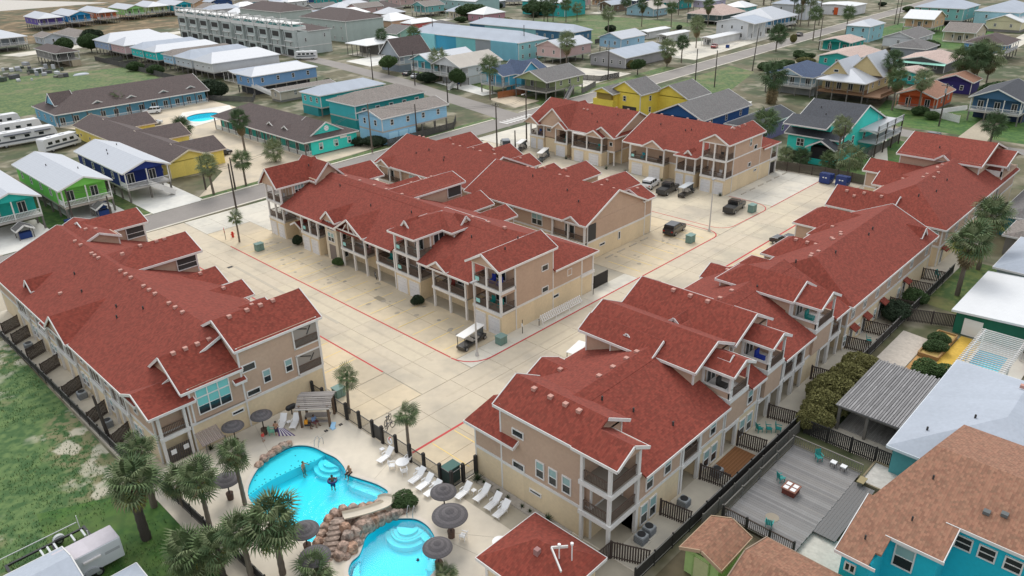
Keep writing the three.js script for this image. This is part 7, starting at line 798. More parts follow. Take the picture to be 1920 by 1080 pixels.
for (const [u, v, w] of [[33.5, 50.6, 'beside the lounger left of the round table'], [33.9, 45.8, 'left of the first lounger in the row of three'], [33.6, 43.2, 'between the second and third loungers of the row'], [29.9, 61.2, 'between the two loungers near the shelter'], [35.3, 39.9, 'between the first and second loungers of the row of four'], [35.9, 36.9, 'between the third and fourth loungers of the row of four']]) { const t = new Thing('side_table', `small white side table ${w}`, 'side table', [u, 0.06, v]); t.part('table_top', WHITEPL, box(u - 0.2, u + 0.2, 0.42, 0.46, v - 0.2, v + 0.2)); for (const [x, z] of [[-0.16, -0.16], [-0.16, 0.16], [0.16, -0.16], [0.16, 0.16]]) t.part('leg', WHITEPL, box(u + x - 0.02, u + x + 0.02, 0.06, 0.42, v + z - 0.02, v + z + 0.02)); }
function umbrella(label, u, v, r, y = 2.25, base = 1) {
  const t = new Thing('palapa_umbrella', label, 'umbrella', [u, 0.06, v], 'grey slatted pool umbrellas'), m = [mat([0.125, 0.115, 0.12], 'thatch'), mat([0.17, 0.155, 0.16], 'thatch')];
  for (let k = 0; k < 5; k++) { const r1 = r * (1 - k * 0.185), r0 = r * (1 - k * 0.185 - 0.26), yy = y + k * 0.105; t.part('canopy_ring', m[k % 2], new THREE.LatheGeometry([[r1 + 0.02, -0.05], [r1, 0.02], [Math.max(0.02, r0), 0.13]].map(p => new THREE.Vector2(...p)), 40).translate(u, yy, -v)); }
  t.part('canopy_under', DARK, new THREE.CylinderGeometry(r * 0.7, r * 0.96, 0.05, 32).translate(u, y + 0.0, -v)); t.part('pole', DARKWOOD, rod([u, 0.06, v], [u, y + 0.3, v], 0.06)); if (base) t.part('barrel_base', mat([0.10, 0.06, 0.045]), [rod([u, 0.06, v], [u, 0.75, v], 0.27, 0.32, 14)]); return t;
}
umbrella('grey slatted umbrella beside the standing people, farther of two along the wall', 27.4, 61.6, 1.05, 2.3); umbrella('grey slatted umbrella along the wall, left of two', 24.6, 62.0, 1.05, 2.3); umbrella('smaller grey slatted umbrella beside the three loungers', 32.0, 40.0, 1.1, 2.25); umbrella('largest grey slatted umbrella in the group beside the small pool', 30.4, 37.4, 1.45, 2.35); umbrella('grey slatted umbrella overlapping the small pool at the bottom', 27.5, 35.6, 1.15, 2.2); umbrella('grey umbrella half hidden behind the broad palm at the pool', 21.6, 44.8, 1.15, 2.2); umbrella('grey umbrella behind the slim palm at the left of the pool', 20.4, 55.2, 1.15, 2.2); umbrella('grey umbrella at the bottom edge below the stone steps', 20.6, 41.8, 1.2, 2.2);
patio('white chair under the largest umbrella', 30.9, 36.5, WHITEPL, -1.2); patio('white chair behind the largest umbrella', 31.4, 38.6, WHITEPL, 1.6); patio('mint green chair beside the striped towel person', 27.9, 61.0, mat([0.2, 0.5, 0.36]), 2.4);
{ const t = new Thing('ramada', 'small shelter with weathered slat roof and bench on the pool deck', 'shelter', [32, 0.06, 60]); // slat roof on four posts
  const ax = [0.71, -0.71], P = (s, d) => [32.3 + ax[0] * s + 0.71 * d, 59.6 + ax[1] * s + 0.71 * d]; for (let i = 0; i < 14; i++) { const f = i / 13, d = -1.45 + 2.9 * f, y = 2.95 - Math.abs(f - 0.55) * 1.0, [a, b] = P(-1.75, d), [c, e] = P(1.75 + R(-0.1, 0.1), d); t.part('roof_slat', mat(i % 3 ? [0.33, 0.30, 0.28] : [0.44, 0.40, 0.37], 'wood'), beam([a, y, b], [c, y + 0.03, e], 0.2, 0.07)); }
  for (const [s, d] of [[-1.4, -1.1], [1.4, -1.1], [-1.4, 1.1], [1.4, 1.1]]) { const [a, b] = P(s, d); t.part('post', mat([0.18, 0.115, 0.075], 'wood'), box(a - 0.1, a + 0.1, 0.06, 2.6, b - 0.1, b + 0.1)); } for (const [y, d, w] of [[0.5, -0.75, 0.4], [0.85, -0.1, 0.8], [0.5, 0.6, 0.4]]) { const [a, b] = P(-1.2, d), [c, e] = P(1.2, d); t.part('bench_board', mat([0.30, 0.27, 0.25], 'wood'), beam([a, y, b], [c, y, e], w, 0.07)); } const [a, b] = P(-1.3, -1.1), [c, e] = P(1.3, -1.1); t.part('beam', mat([0.22, 0.18, 0.15], 'wood'), beam([a, 2.45, b], [c, 2.45, e], 0.12, 0.16)); }
{ const t = new Thing('barbecue_grill', 'black barbecue grill against the wall beside the shelter', 'grill', [31.1, 0.06, 62.6]); t.part('grill_lid', BLACKMETAL, new THREE.CapsuleGeometry(0.3, 0.6, 6, 12).rotateZ(Math.PI / 2).translate(31.1, 0.95, -62.6)); t.part('leg', BLACKMETAL, rod([31.1, 0.06, 62.6], [31.1, 0.8, 62.6], 0.06)); }
{ const t = new Thing('slat_pergola', 'pinkish slatted shade frame leaning against the left block end', 'shade', [22.6, 0.06, 63]); for (let i = 0; i < 13; i++) t.part('slat', mat(i % 2 ? [0.42, 0.35, 0.33] : [0.34, 0.28, 0.27], 'wood'), beam([21.6 + i * 0.17, 2.25, 63.6], [21.4 + i * 0.17, 1.9, 61.6], 0.1, 0.06)); for (const u of [21.7, 23.6]) t.part('post', GREYWOOD, box(u - 0.05, u + 0.05, 0.06, 1.9, 61.7, 61.8)); }
function rails(label, u, v, a) { const t = new Thing('pool_handrail', label, 'handrail', [u, 0.06, v]); for (const s of [-0.25, 0.25]) { const p = (x, y) => new V3(u + x * Math.cos(a) - s * Math.sin(a), y, -(v + x * Math.sin(a) + s * Math.cos(a))); t.part('rail', GALV, new THREE.TubeGeometry(new THREE.CatmullRomCurve3([p(0.3, 0.06), p(0.28, 0.7), p(0.05, 0.95), p(-0.35, 0.6), p(-0.45, -0.1)]), 14, 0.03, 6)); } }
rails('bent metal handrail at the steps of the small pool', 29.9, 41.9, 0.6); rails('metal handrail at the far end of the large pool', 30.1, 56.1, 0.3);
{ const t = new Thing('life_ring', 'white ring buoy hung on the pool fence', 'life ring', [34.2, 1.1, 50.2]); t.part('ring', WHITEPL, new THREE.TorusGeometry(0.3, 0.08, 8, 22).rotateY(Math.PI / 2).translate(34.2, 1.15, -50.2)); t.part('band', mat([0.6, 0.05, 0.03]), [box(34.1, 34.3, 1.36, 1.53, 50.14, 50.26)]); }
function bike(label, u, v, a, m) { const t = new Thing('bicycle', label, 'bicycle', [u, 0.04, v], null), P = (x, y) => [u + x * Math.cos(a), 0.05 + y, v + x * Math.sin(a)]; for (const x of [-0.52, 0.52]) { const w = t.part('wheel', BLACKMETAL, new THREE.TorusGeometry(0.32, 0.035, 6, 20).rotateY(a).translate(u + x * Math.cos(a), 0.40, -(v + x * Math.sin(a)))); } t.part('frame', m, [rod(P(-0.52, 0.35), P(-0.1, 0.38), 0.025), rod(P(-0.1, 0.38), P(0.35, 0.75), 0.03), rod(P(-0.1, 0.38), P(-0.2, 0.82), 0.03), rod(P(-0.2, 0.72), P(0.35, 0.78), 0.03), rod(P(0.35, 0.8), P(0.52, 0.35), 0.03), rod(P(-0.52, 0.35), P(-0.2, 0.72), 0.02)]); t.part('saddle', BLACKMETAL, beam(P(-0.33, 0.88), P(-0.08, 0.88), 0.14, 0.06)); t.part('handlebar', BLACKMETAL, [rod([u + 0.34 * Math.cos(a) - 0.28 * Math.sin(a), 1.0, v + 0.34 * Math.sin(a) + 0.28 * Math.cos(a)], [u + 0.34 * Math.cos(a) + 0.28 * Math.sin(a), 1.0, v + 0.34 * Math.sin(a) - 0.28 * Math.cos(a)], 0.02), rod(P(0.35, 0.75), P(0.34, 1.0), 0.02)]); }
bike('dark bicycle parked outside the pool gate, farther of two', 36.8, 54.0, 0.5, DARK); bike('dark bicycle parked outside the pool gate, nearer of two', 36.2, 53.0, 0.1, mat([0.1, 0.1, 0.11])); bike('bicycle leaning beside the far row garages', 122, 101.9, 1.5, mat([0.2, 0.08, 0.05])); bike('dark bicycle under the twin-gable carport edge', 57.6, 83.6, 1.1, GALV);
// ---------- people ----------
function person(label, u, v, turn, J, rad, C, y0 = 0) {
  // J: joints in metres (x right, y up, z forward); bones with a radius at both ends, joined smoothly and meshed
  const bones = [['hipC', 'chest', .145, .165], ['chest', 'neck', .12, .06], ['neck', 'head', .055, .10], ['hipL', 'kneeL', .09, .06], ['kneeL', 'footL', .058, .042], ['hipR', 'kneeR', .09, .06], ['kneeR', 'footR', .058, .042], ['footL', 'toeL', .042, .035], ['footR', 'toeR', .042, .035], ['shL', 'elL', .055, .042], ['elL', 'haL', .04, .03], ['shR', 'elR', .055, .042], ['elR', 'haR', .04, .03], ['shL', 'shR', .06, .06], ['hipL', 'hipR', .11, .11]];
  const res = 58, ext = 1.05, cy = 0.88 * rad, mk = (list, grow) => {
    const mc = new MarchingCubes(res, DARK, false, false, 40000); mc.isolation = 0; const h = res / 2;
    for (let z = 0; z < res; z++) for (let y = 0; y < res; y++) for (let x = 0; x < res; x++) {
      const px = (x - h) / h * ext, py = (y - h) / h * ext + cy, pz = (z - h) / h * ext; let d = 9;
      for (const [a, b, ra, rb] of list) { const A = J[a], B = J[b]; if (!A || !B) continue; const bx = B[0] - A[0], by = B[1] - A[1], bz = B[2] - A[2]; let f = ((px - A[0]) * bx + (py - A[1]) * by + (pz - A[2]) * bz) / (bx * bx + by * by + bz * bz + 1e-9); f = Math.min(1, Math.max(0, f)); const e = Math.hypot(px - A[0] - bx * f, py - A[1] - by * f, pz - A[2] - bz * f) - (ra + (rb - ra) * f + grow) * rad; const k = 0.05, hh = Math.max(0, k - Math.abs(d - e)) / k; d = Math.min(d, e) - hh * hh * k * 0.25; }
      mc.field[x + y * res + z * res * res] = -d;
    }
    mc.update(); const n = mc.count, g = new THREE.BufferGeometry(), pos = new Float32Array(n * 3); for (let i = 0; i < n; i++) { pos[3 * i] = mc.positionArray[3 * i] * ext; pos[3 * i + 1] = mc.positionArray[3 * i + 1] * ext + cy; pos[3 * i + 2] = mc.positionArray[3 * i + 2] * ext; } g.setAttribute('position', new THREE.BufferAttribute(pos, 3)); g.setAttribute('normal', new THREE.BufferAttribute(Float32Array.from(mc.normalArray.subarray(0, n * 3)), 3)); return g;
  };
  const t = new Thing('person', label, 'person', [u, y0, v]), skin = mat(C.skin), add = (n, m, gs) => { const me = shade(new THREE.Mesh(worldUV(mergeGeometries(gs.map(plain), false)), m)); me.name = nm(n); t.o.add(me); return me; }, loc = g => g, sph = (p, r, sy = 1) => new THREE.SphereGeometry(r, 10, 8).scale(1, sy, 1).translate(...p), lr = (a, b, r0, r1) => rod([a[0], a[1], -a[2]], [b[0], b[1], -b[2]], r0, r1, 6);
  const H = J.head, F = J.face || [0, 0, 1], right = [F[2], 0, -F[0]], at = (x, y, z) => [H[0] + right[0] * x + F[0] * z, H[1] + y, H[2] + right[2] * x + F[2] * z], hands = [];
  for (const s of ['L', 'R']) { const E = J['el' + s], W = J['ha' + s]; if (!E || !W) continue; const d = new V3(W[0] - E[0], W[1] - E[1], W[2] - E[2]).normalize(), sd = new V3().crossVectors(d, new V3(0.3, 0.2, 1)).normalize(), pt = (a, b) => [W[0] + d.x * a + sd.x * b, W[1] + d.y * a + sd.y * b, W[2] + d.z * a + sd.z * b]; hands.push(lr(pt(0, 0), pt(0.09, 0), 0.03, 0.036)); [-0.027, -0.009, 0.009, 0.026].forEach((b, i) => hands.push(lr(pt(0.08, b), pt(0.15 + [0, 0.015, 0.012, -0.01][i], b * 1.2), 0.009, 0.007))); hands.push(lr(pt(0.03, 0.03), pt(0.08, 0.07), 0.011, 0.008)); }
  add('body', skin, [mk(bones, 0), ...hands, sph(at(0, 0.03, 0.01), 0.098 * rad, 1.2), lr(at(0, 0.03, 0.095), at(0, 0.0, 0.125), 0.012, 0.018), sph(at(0.1, 0.02, 0), 0.025, 1.4), sph(at(-0.1, 0.02, 0), 0.025, 1.4)]);
  add('eyes', DARK, [sph(at(0.035, 0.045, 0.092), 0.012), sph(at(-0.035, 0.045, 0.092), 0.012)]); add('mouth', mat([0.3, 0.08, 0.07]), [sph(at(0, -0.035, 0.09), 0.018, 0.4)]); add('hair', mat(C.hair), [new THREE.SphereGeometry(0.112 * rad, 12, 8, 0, 6.3, 0, 1.6).rotateX(-0.35).translate(H[0] - F[0] * 0.012, H[1] + 0.045, H[2] - F[2] * 0.012)]);
  if (C.top) add('shirt', mat(C.top), [mk([['hipC', 'chest', .145, .165], ['chest', 'neck', .12, .05], ['shL', 'elL', .055, .048], ['shR', 'elR', .055, .048], ['shL', 'shR', .06, .06]], 0.022)]); if (C.shorts) add('shorts', mat(C.shorts), [mk([['hipL', 'kneeL', .1, .085], ['hipR', 'kneeR', .1, .085], ['hipL', 'hipR', .12, .12]], 0.018)]); t.o.rotation.y = turn; return t;
}
const stand = (k = 1, o = {}) => { const j = { hipC: [0, .95, 0], chest: [0, 1.28, 0], neck: [0, 1.48, 0], head: [0, 1.60, .02], hipL: [-.1, .92, 0], kneeL: [-.12, .5, .03], footL: [-.13, .07, -.02], toeL: [-.14, .04, .14], hipR: [.1, .92, 0], kneeR: [.13, .5, .06], footR: [.15, .07, .02], toeR: [.17, .04, .18], shL: [-.2, 1.4, 0], elL: [-.27, 1.14, .02], haL: [-.27, .9, .1], shR: [.2, 1.4, 0], elR: [.28, 1.14, .02], haR: [.28, .9, .12], ...o }; for (const n of Object.keys(j)) if (n !== 'face') j[n] = j[n].map(c => c * k); return j; };
const sit = (o = {}) => stand(1, { hipC: [0, .55, 0], chest: [0, .88, .05], neck: [0, 1.08, .07], head: [0, 1.2, .1], hipL: [-.1, .52, 0], kneeL: [-.16, .5, .42], footL: [-.18, .08, .46], toeL: [-.2, .04, .62], hipR: [.1, .52, 0], kneeR: [.18, .5, .4], footR: [.22, .08, .52], toeR: [.24, .04, .68], shL: [-.2, 1.0, .05], elL: [-.26, .76, .16], haL: [-.16, .62, .36], shR: [.2, 1.0, .05], elR: [.26, .76, .16], haR: [.18, .64, .36], ...o });
const S1 = [0.40, 0.22, 0.14], S2 = [0.16, 0.085, 0.05], HB = [0.02, 0.014, 0.01];
person('standing person without shirt in dark shorts beside the wall umbrella', 28.1, 60.4, 2.2, stand(1, { haL: [-.2, 1.0, .2], haR: [.1, 1.05, .25] }), 1, { skin: S1, hair: HB, shorts: [0.04, 0.03, 0.07] }, 0.06);
{ const t = new Thing('beach_towel', 'striped purple and white beach towel held beside the standing person', 'towel', [28.45, 0.06, 59.9]); for (let i = 0; i < 9; i++) { const a = (i - 4) * 0.13, d = (i - 4) * 0.045; t.part('stripe', i % 2 ? mat([0.75, 0.74, 0.76]) : mat([0.12, 0.07, 0.24]), slab([[28.35 + d, 1.05, 60.0 - d], [28.40 + d, 1.05, 59.96 - d], [28.62 + a + 0.1, 0.2, 59.62 - a - 0.1], [28.62 + a, 0.2, 59.62 - a]], 0.05)); } }
person('small child in a red top by the umbrella base', 26.7, 60.6, 0.4, stand(0.62), 0.72, { skin: S1, hair: [0.25, 0.15, 0.07], top: [0.55, 0.06, 0.05], shorts: [0.45, 0.40, 0.4] }, 0.06);
person('person in an orange shirt and dark shorts stepping from the shelter bench', 30.7, 59.3, 0.9, sit(), 1, { skin: S2, hair: HB, top: [0.70, 0.30, 0.02], shorts: [0.03, 0.03, 0.035] }, 0.06); person('person in a blue-grey top sitting at the shelter bench', 31.5, 59.2, 0.3, sit({ chest: [0, .86, .1] }), 1, { skin: S2, hair: HB, top: [0.16, 0.24, 0.40], shorts: [0.16, 0.05, 0.06] }, 0.06);
person('swimmer with dark hair standing at the shallow shelf edge', 27.2, 54.4, 0.6, stand(1, { haL: [-.5, 1.05, .2], elL: [-.4, 1.2, .1], haR: [.5, 1.05, .25], elR: [.4, 1.2, .1] }), 1, { skin: S1, hair: [0.06, 0.07, 0.03], shorts: [0.1, 0.2, 0.2] }, -1.12); person('swimmer holding a dark blue float in the middle of the large pool', 27.9, 50.7, 2.4, stand(1, { haL: [-.35, 1.15, .35], elL: [-.35, 1.2, .15], haR: [.35, 1.15, .35], elR: [.35, 1.2, .15] }), 1, { skin: S2, hair: HB, shorts: [0.02, 0.02, 0.1] }, -1.12); person('person with light hair sitting on the pool edge bench', 29.65, 50.4, -1.4, sit(), 1, { skin: S1, hair: [0.34, 0.2, 0.08], shorts: [0.02, 0.02, 0.025] }, -0.45);
{ const t = new Thing('swim_ring', 'dark blue swim ring around the swimmer in the large pool', 'swim ring', [27.9, 0, 50.7]); t.part('ring', mat([0.015, 0.02, 0.13], null, { roughness: 0.3 }), new THREE.TorusGeometry(0.36, 0.11, 8, 20).rotateX(Math.PI / 2).translate(27.9, 0.0, -50.7)); t.part('valve', WHITEPL, box(28.22, 28.28, 0.05, 0.12, 50.68, 50.74)); }
{ const t = new Thing('towel_bag', 'pale blue towel left on the deck beside the shelter', 'towel', [32.6, 0.06, 57.4]); t.part('towel', mat([0.36, 0.60, 0.82]), [beam([32.4, 0.12, 57.3], [32.9, 0.45, 57.7], 0.45, 0.12), box(32.3, 32.7, 0.06, 0.16, 57.1, 57.6)]); for (const [u, v, l] of [[33.3, 57.3, 'dark pair of sandals right of the pale blue towel'], [31.7, 57.5, 'dark pair of sandals in front of the bench']]) { const q = new Thing('sandals', l, 'shoes', [u, 0.06, v]); for (const d of [0, 0.2]) q.part('shoe', DARK, box(u + d - 0.06, u + d + 0.06, 0.06, 0.13, v - 0.14, v + 0.14)); } }
{ const t = new Thing('pool_skimmer', 'small dark float in the small pool', 'float', [27, 0, 37.6]); t.part('float', mat([0.03, 0.06, 0.1]), [rod([27, -0.1, 37.6], [27, 0.02, 37.6], 0.13, 0.1, 12)]); }
// ---------- vehicles ----------
const RUB = mat([0.018, 0.018, 0.019], null, { roughness: 0.7 }), HUB = mat([0.42, 0.42, 0.43], null, { roughness: 0.35, metalness: 0.5 }), paint = c => mat(c, null, { roughness: 0.28, clearcoat: 0.6, clearcoatRoughness: 0.1 });
function prof(pts, w, m, bev = 0.06) { const s = new THREE.Shape(pts.map(p => new THREE.Vector2(...p))), g = new THREE.ExtrudeGeometry(s, { depth: w - 2 * bev, bevelEnabled: true, bevelThickness: bev, bevelSize: bev, bevelSegments: 2, curveSegments: 4 }); g.translate(0, 0, -(w - 2 * bev) / 2); return worldUV(plain(g)); }
function vehicle(name, label, cat, u, v, a, group) { const t = new Thing(name, label, cat, [u, 0.04, v], group); t.add = (n, m, g, p) => { const me = shade(new THREE.Mesh(worldUV(mergeGeometries((Array.isArray(g) ? g : [g]).map(plain), false)), m)); me.name = nm(n); (p || t.o).add(me); return me; }; t.b = (x0, x1, y0, y1, z0, z1) => { const g = new THREE.BoxGeometry(x1 - x0, y1 - y0, z1 - z0); g.translate((x0 + x1) / 2, (y0 + y1) / 2, (z0 + z1) / 2); return g; }; t.wheel = (x, z, r, w = 0.24) => { const m = t.add('wheel', RUB, new THREE.CylinderGeometry(r, r, w, 18).rotateX(Math.PI / 2).translate(x, r, z)); t.add('hub', HUB, new THREE.CylinderGeometry(r * 0.6, r * 0.6, w + 0.03, 12).rotateX(Math.PI / 2).translate(x, r, z), m); }; t.o.rotation.y = a; return t; }
function car(label, u, v, a, c, type = 'suv', cat) {
  const t = vehicle(type === 'pickup' ? 'pickup_truck' : 'parked_car', label, cat || (type === 'pickup' ? 'pickup' : 'car'), u, v, a), P = paint(c), w = 1.9, G = mat([0.012, 0.014, 0.016], null, { roughness: 0.06 });
  if (type === 'pickup') { t.add('body', P, prof([[-2.8, .45], [2.75, .42], [2.8, .95], [2.55, 1.12], [1.1, 1.2], [-2.8, 1.2]], w, 0)); t.add('cabin_glass', G, prof([[-0.75, 1.18], [1.2, 1.18], [0.55, 1.82], [-0.55, 1.86]], w - 0.14, 0)); t.add('roof', P, t.b(-0.6, 0.6, 1.82, 1.96, -0.82, 0.82)); t.add('truck_bed', mat([0.03, 0.03, 0.03]), t.b(-2.7, -0.95, 1.15, 1.275, -0.75, 0.75)); t.add('pillar', P, [t.b(-0.85, -0.6, 1.2, 1.85, -0.9, 0.9), t.b(-0.1, 0.02, 1.2, 1.88, -0.91, 0.91)]); for (const [x, z] of [[-1.8, -.86], [-1.8, .86], [1.75, -.86], [1.75, .86]]) t.wheel(x, z, 0.4); }
  else { const s = type === 'sedan'; t.add('body', P, prof(s ? [[-2.3, .4], [2.25, .36], [2.32, .7], [2.1, .85], [1.05, .98], [-1.7, 1.02], [-2.3, .95]] : [[-2.25, .42], [2.3, .38], [2.35, .8], [2.1, 1.0], [1.0, 1.12], [-2.2, 1.14], [-2.3, .9]], w, 0)); t.add('cabin_glass', G, prof(s ? [[-1.75, 1.0], [1.05, .98], [0.3, 1.42], [-1.1, 1.44]] : [[-2.2, 1.12], [1.15, 1.1], [0.35, 1.66], [-1.95, 1.68]], w - 0.16, 0)); t.add('roof', P, prof(s ? [[-1.1, 1.42], [0.25, 1.4], [0.15, 1.5], [-1.0, 1.52]] : [[-2.0, 1.62], [0.4, 1.62], [0.3, 1.73], [-1.9, 1.76]], w - 0.24, 0)); t.add('pillar', P, s ? [t.b(-0.45, -0.36, 1.0, 1.45, -0.89, 0.89)] : [t.b(-0.5, -0.4, 1.1, 1.7, -0.89, 0.89), t.b(-1.45, -1.33, 1.1, 1.7, -0.89, 0.89)]); for (const [x, z] of [[-1.4, -.86], [-1.4, .86], [1.42, -.86], [1.42, .86]]) t.wheel(x, z, 0.36); }
  const L = type === 'pickup' ? 2.8 : 2.33; for (const z of [-0.7, 0.7]) { t.add('headlight', mat([0.7, 0.7, 0.7], null, { roughness: 0.15 }), t.b(L - 0.06, L + 0.05, 0.72, 0.88, z - 0.18, z + 0.18)); t.add('tail_light', mat([0.35, 0.015, 0.01], null, { roughness: 0.2 }), t.b(-L - 0.05, -L + 0.08, 0.8, 0.98, z - 0.14, z + 0.14)); t.add('mirror', P, t.b(0.75, 0.95, 1.05, 1.2, Math.sign(z) * 0.95 - 0.09, Math.sign(z) * 0.95 + 0.09)); } t.add('bumper', mat([0.05, 0.05, 0.05]), [t.b(L - 0.02, L + 0.09, 0.38, 0.56, -0.85, 0.85), t.b(-L - 0.09, -L + 0.02, 0.42, 0.6, -0.85, 0.85)]); return t;
}
car('black SUV parked between the rear block and the far row', 100.2, 61.5, 0.12, [0.012, 0.013, 0.015]); car('black pickup truck parked alone by the corner green box', 115.6, 59.5, 0.12, [0.012, 0.012, 0.013], 'pickup'); car('white SUV before the far row, left of the dark pickup', 117.3, 77.8, 0.2, [0.72, 0.73, 0.74]); car('dark grey pickup truck before the far row beside the white SUV', 116.6, 73.6, 0.1, [0.02, 0.022, 0.026], 'pickup'); car('black car half hidden by the right row roofs', 106.4, 45.6, 1.5, [0.015, 0.015, 0.018]); car('dark red car behind the left block roof', 40.0, 81.2, 0.0, [0.16, 0.012, 0.02], 'pickup'); car('dark green-black vehicle with folded cover beside the far golf carts', 121, 119.5, 0.9, [0.03, 0.04, 0.05]);
car('black car in the motel court beside the yellow gable', 75.3, 163.8, 0.1, [0.012, 0.014, 0.018], 'sedan'); car('white SUV in the motel court nearest the blue wing', 84.2, 221, 2.6, [0.72, 0.74, 0.76]); car('white car in the motel court between the brown gables', 78.2, 206.5, 0.2, [0.7, 0.72, 0.74], 'sedan'); car('white car tail beside the third brown gable of the motel', 74.6, 176, 0.1, [0.7, 0.7, 0.7]); car('white car parked by the dark bush across the cross street', 165.3, 204.3, 0.4, [0.72, 0.74, 0.76], 'sedan'); car('dark car parked behind the white one across the cross street', 166.8, 210.5, 0.4, [0.04, 0.045, 0.06], 'sedan'); car('black car before the white porch house by the street', 329.5, 148.2, 0.15, [0.015, 0.015, 0.016], 'sedan'); car('red car in front of the small white cottages', 279.5, 159.5, 0.3, [0.34, 0.01, 0.012], 'sedan'); car('dark car under the white-porched stilt house at the upper left', 90, 398, 0.5, [0.03, 0.03, 0.035], 'sedan'); car('black jeep-like truck parked on the back street behind the far block', 184.6, 50.2, 1.5, [0.02, 0.02, 0.02]);
function cart(label, u, v, a, rows, c, roofC = [0.76, 0.75, 0.72]) { const t = vehicle('golf_cart', label, 'golf cart', u, v, a), L = 1.25 + rows * 0.42, P = paint(c); t.add('body', P, [prof([[-L, .35], [L, .3], [L + .1, .6], [L - .35, .85], [L - .7, .55], [-L, .58]], 1.2, 0)]); for (let i = 0; i < rows; i++) { const x = L - 1.45 - i * 0.85, s = t.add('seat', mat([0.35, 0.33, 0.3]), t.b(x - .25, x + .25, .7, .85, -.55, .55)); t.add('backrest', mat([0.5, 0.48, 0.45]), t.b(x - .35, x - .25, .85, 1.25, -.55, .55), s); } t.add('roof', mat(roofC, null, { roughness: 0.4 }), new RoundedBoxGeometry(2 * L - 0.2, 0.1, 1.25, 2, 0.04).translate(-0.1, 1.92, 0)); for (const [x, z] of [[-L + .2, -.55], [-L + .2, .55], [L - .5, -.55], [L - .5, .55]]) t.add('roof_post', BLACKMETAL, t.b(x - .03, x + .03, .5, 1.9, z - .03, z + .03)); t.add('windshield', mat([0.15, 0.17, 0.18], null, { roughness: 0.1 }), t.b(L - .5, L - .47, .9, 1.85, -.55, .55)); for (const [x, z] of [[-L + .4, -.55], [-L + .4, .55], [L - .25, -.55], [L - .25, .55]]) t.wheel(x, z, 0.27, 0.2); for (const z of [-.4, .4]) t.add('headlight', mat([0.7, 0.7, 0.65]), t.b(L + .05, L + .12, .5, .6, z - .09, z + .09)); }
cart('six-seat golf cart with white roof at the end of the centre block', 53.5, 59.4, 0.15, 2, [0.02, 0.02, 0.022]); cart('golf cart with white roof peeping over the near right roof', 58.7, 47.4, 0.2, 1, [0.03, 0.03, 0.035]); cart('golf cart with cream roof before the far left garage', 121.2, 114.8, 0.4, 2, [0.02, 0.02, 0.022]); cart('long golf cart with white roof before the second far garage', 118.6, 106, 0.4, 3, [0.04, 0.06, 0.075]); cart('black golf cart with pale roof right of the dark grey pickup', 117.4, 70.2, 0.1, 2, [0.015, 0.015, 0.017], [0.5, 0.53, 0.55]);
function rv(label, u, v, a, L, H, o = {}) { const t = vehicle('motorhome', label, o.cat || 'motorhome', u, v, a), Wt = mat([0.72, 0.72, 0.73], null, { roughness: 0.35 }); t.add('body', Wt, prof([[-L / 2, .6], [L / 2 - .2, .55], [L / 2, 1.2], [L / 2 - (o.nose ?? .5), H - .2], [L / 2 - .9, H], [-L / 2 + .1, H], [-L / 2, H - .3]], 2.5, 0)); t.add('stripe', mat([0.10, 0.11, 0.13]), [t.b(-L / 2 + .3, L / 2 - .8, 1.1, 1.5, -1.265, 1.265)]); for (let i = 0; i < 4; i++) t.add('window', GLASS, t.b(-L / 2 + 1 + i * (L - 2) / 4, -L / 2 + 1 + i * (L - 2) / 4 + 1.1, 1.8, 2.45, -1.27, 1.27)); t.add('windshield', GLASS, t.b(L / 2 - .55, L / 2 - .2, 1.5, 2.4, -1.05, 1.05)); for (const x of [-L * .25, L * .1]) t.add('roof_unit', mat([0.8, 0.8, 0.8]), new RoundedBoxGeometry(0.9, 0.3, 0.8, 2, 0.08).translate(x, H + .14, 0)); if (o.awn) t.add('awning', mat([0.12, 0.13, 0.16]), [t.b(-L * .3, L * .1, H - .7, H - .5, 1.25, 1.75), t.b(L * .16, L * .4, H - .7, H - .5, 1.25, 1.7)]); for (const x of [-L * .3, L * .3]) for (const z of [-1.1, 1.1]) t.wheel(x, z, 0.45, 0.26); }
rv('long white motorhome with two dark awnings, largest in the left yard', 49.5, 212, 0.0, 14.5, 3.4, { awn: 1 }); rv('white travel trailer with rounded front beside the green roof', 53.6, 199.8, 0.35, 9.5, 3.2, { nose: 1.6, cat: 'travel trailer' }); rv('white motorhome behind the longest one in the left yard', 51, 224, 0.0, 12, 3.3, {}); rv('white motorhome third back in the left yard', 50, 236, 0.0, 11, 3.3, {}); rv('white trailer at the back of the left yard beside the wooden fence', 48, 250, 0.1, 9, 3.2, { cat: 'travel trailer' }); rv('white camper below the corner of the nearer townhouses', 165.5, 271, 2.4, 8.5, 3, { cat: 'camper' });
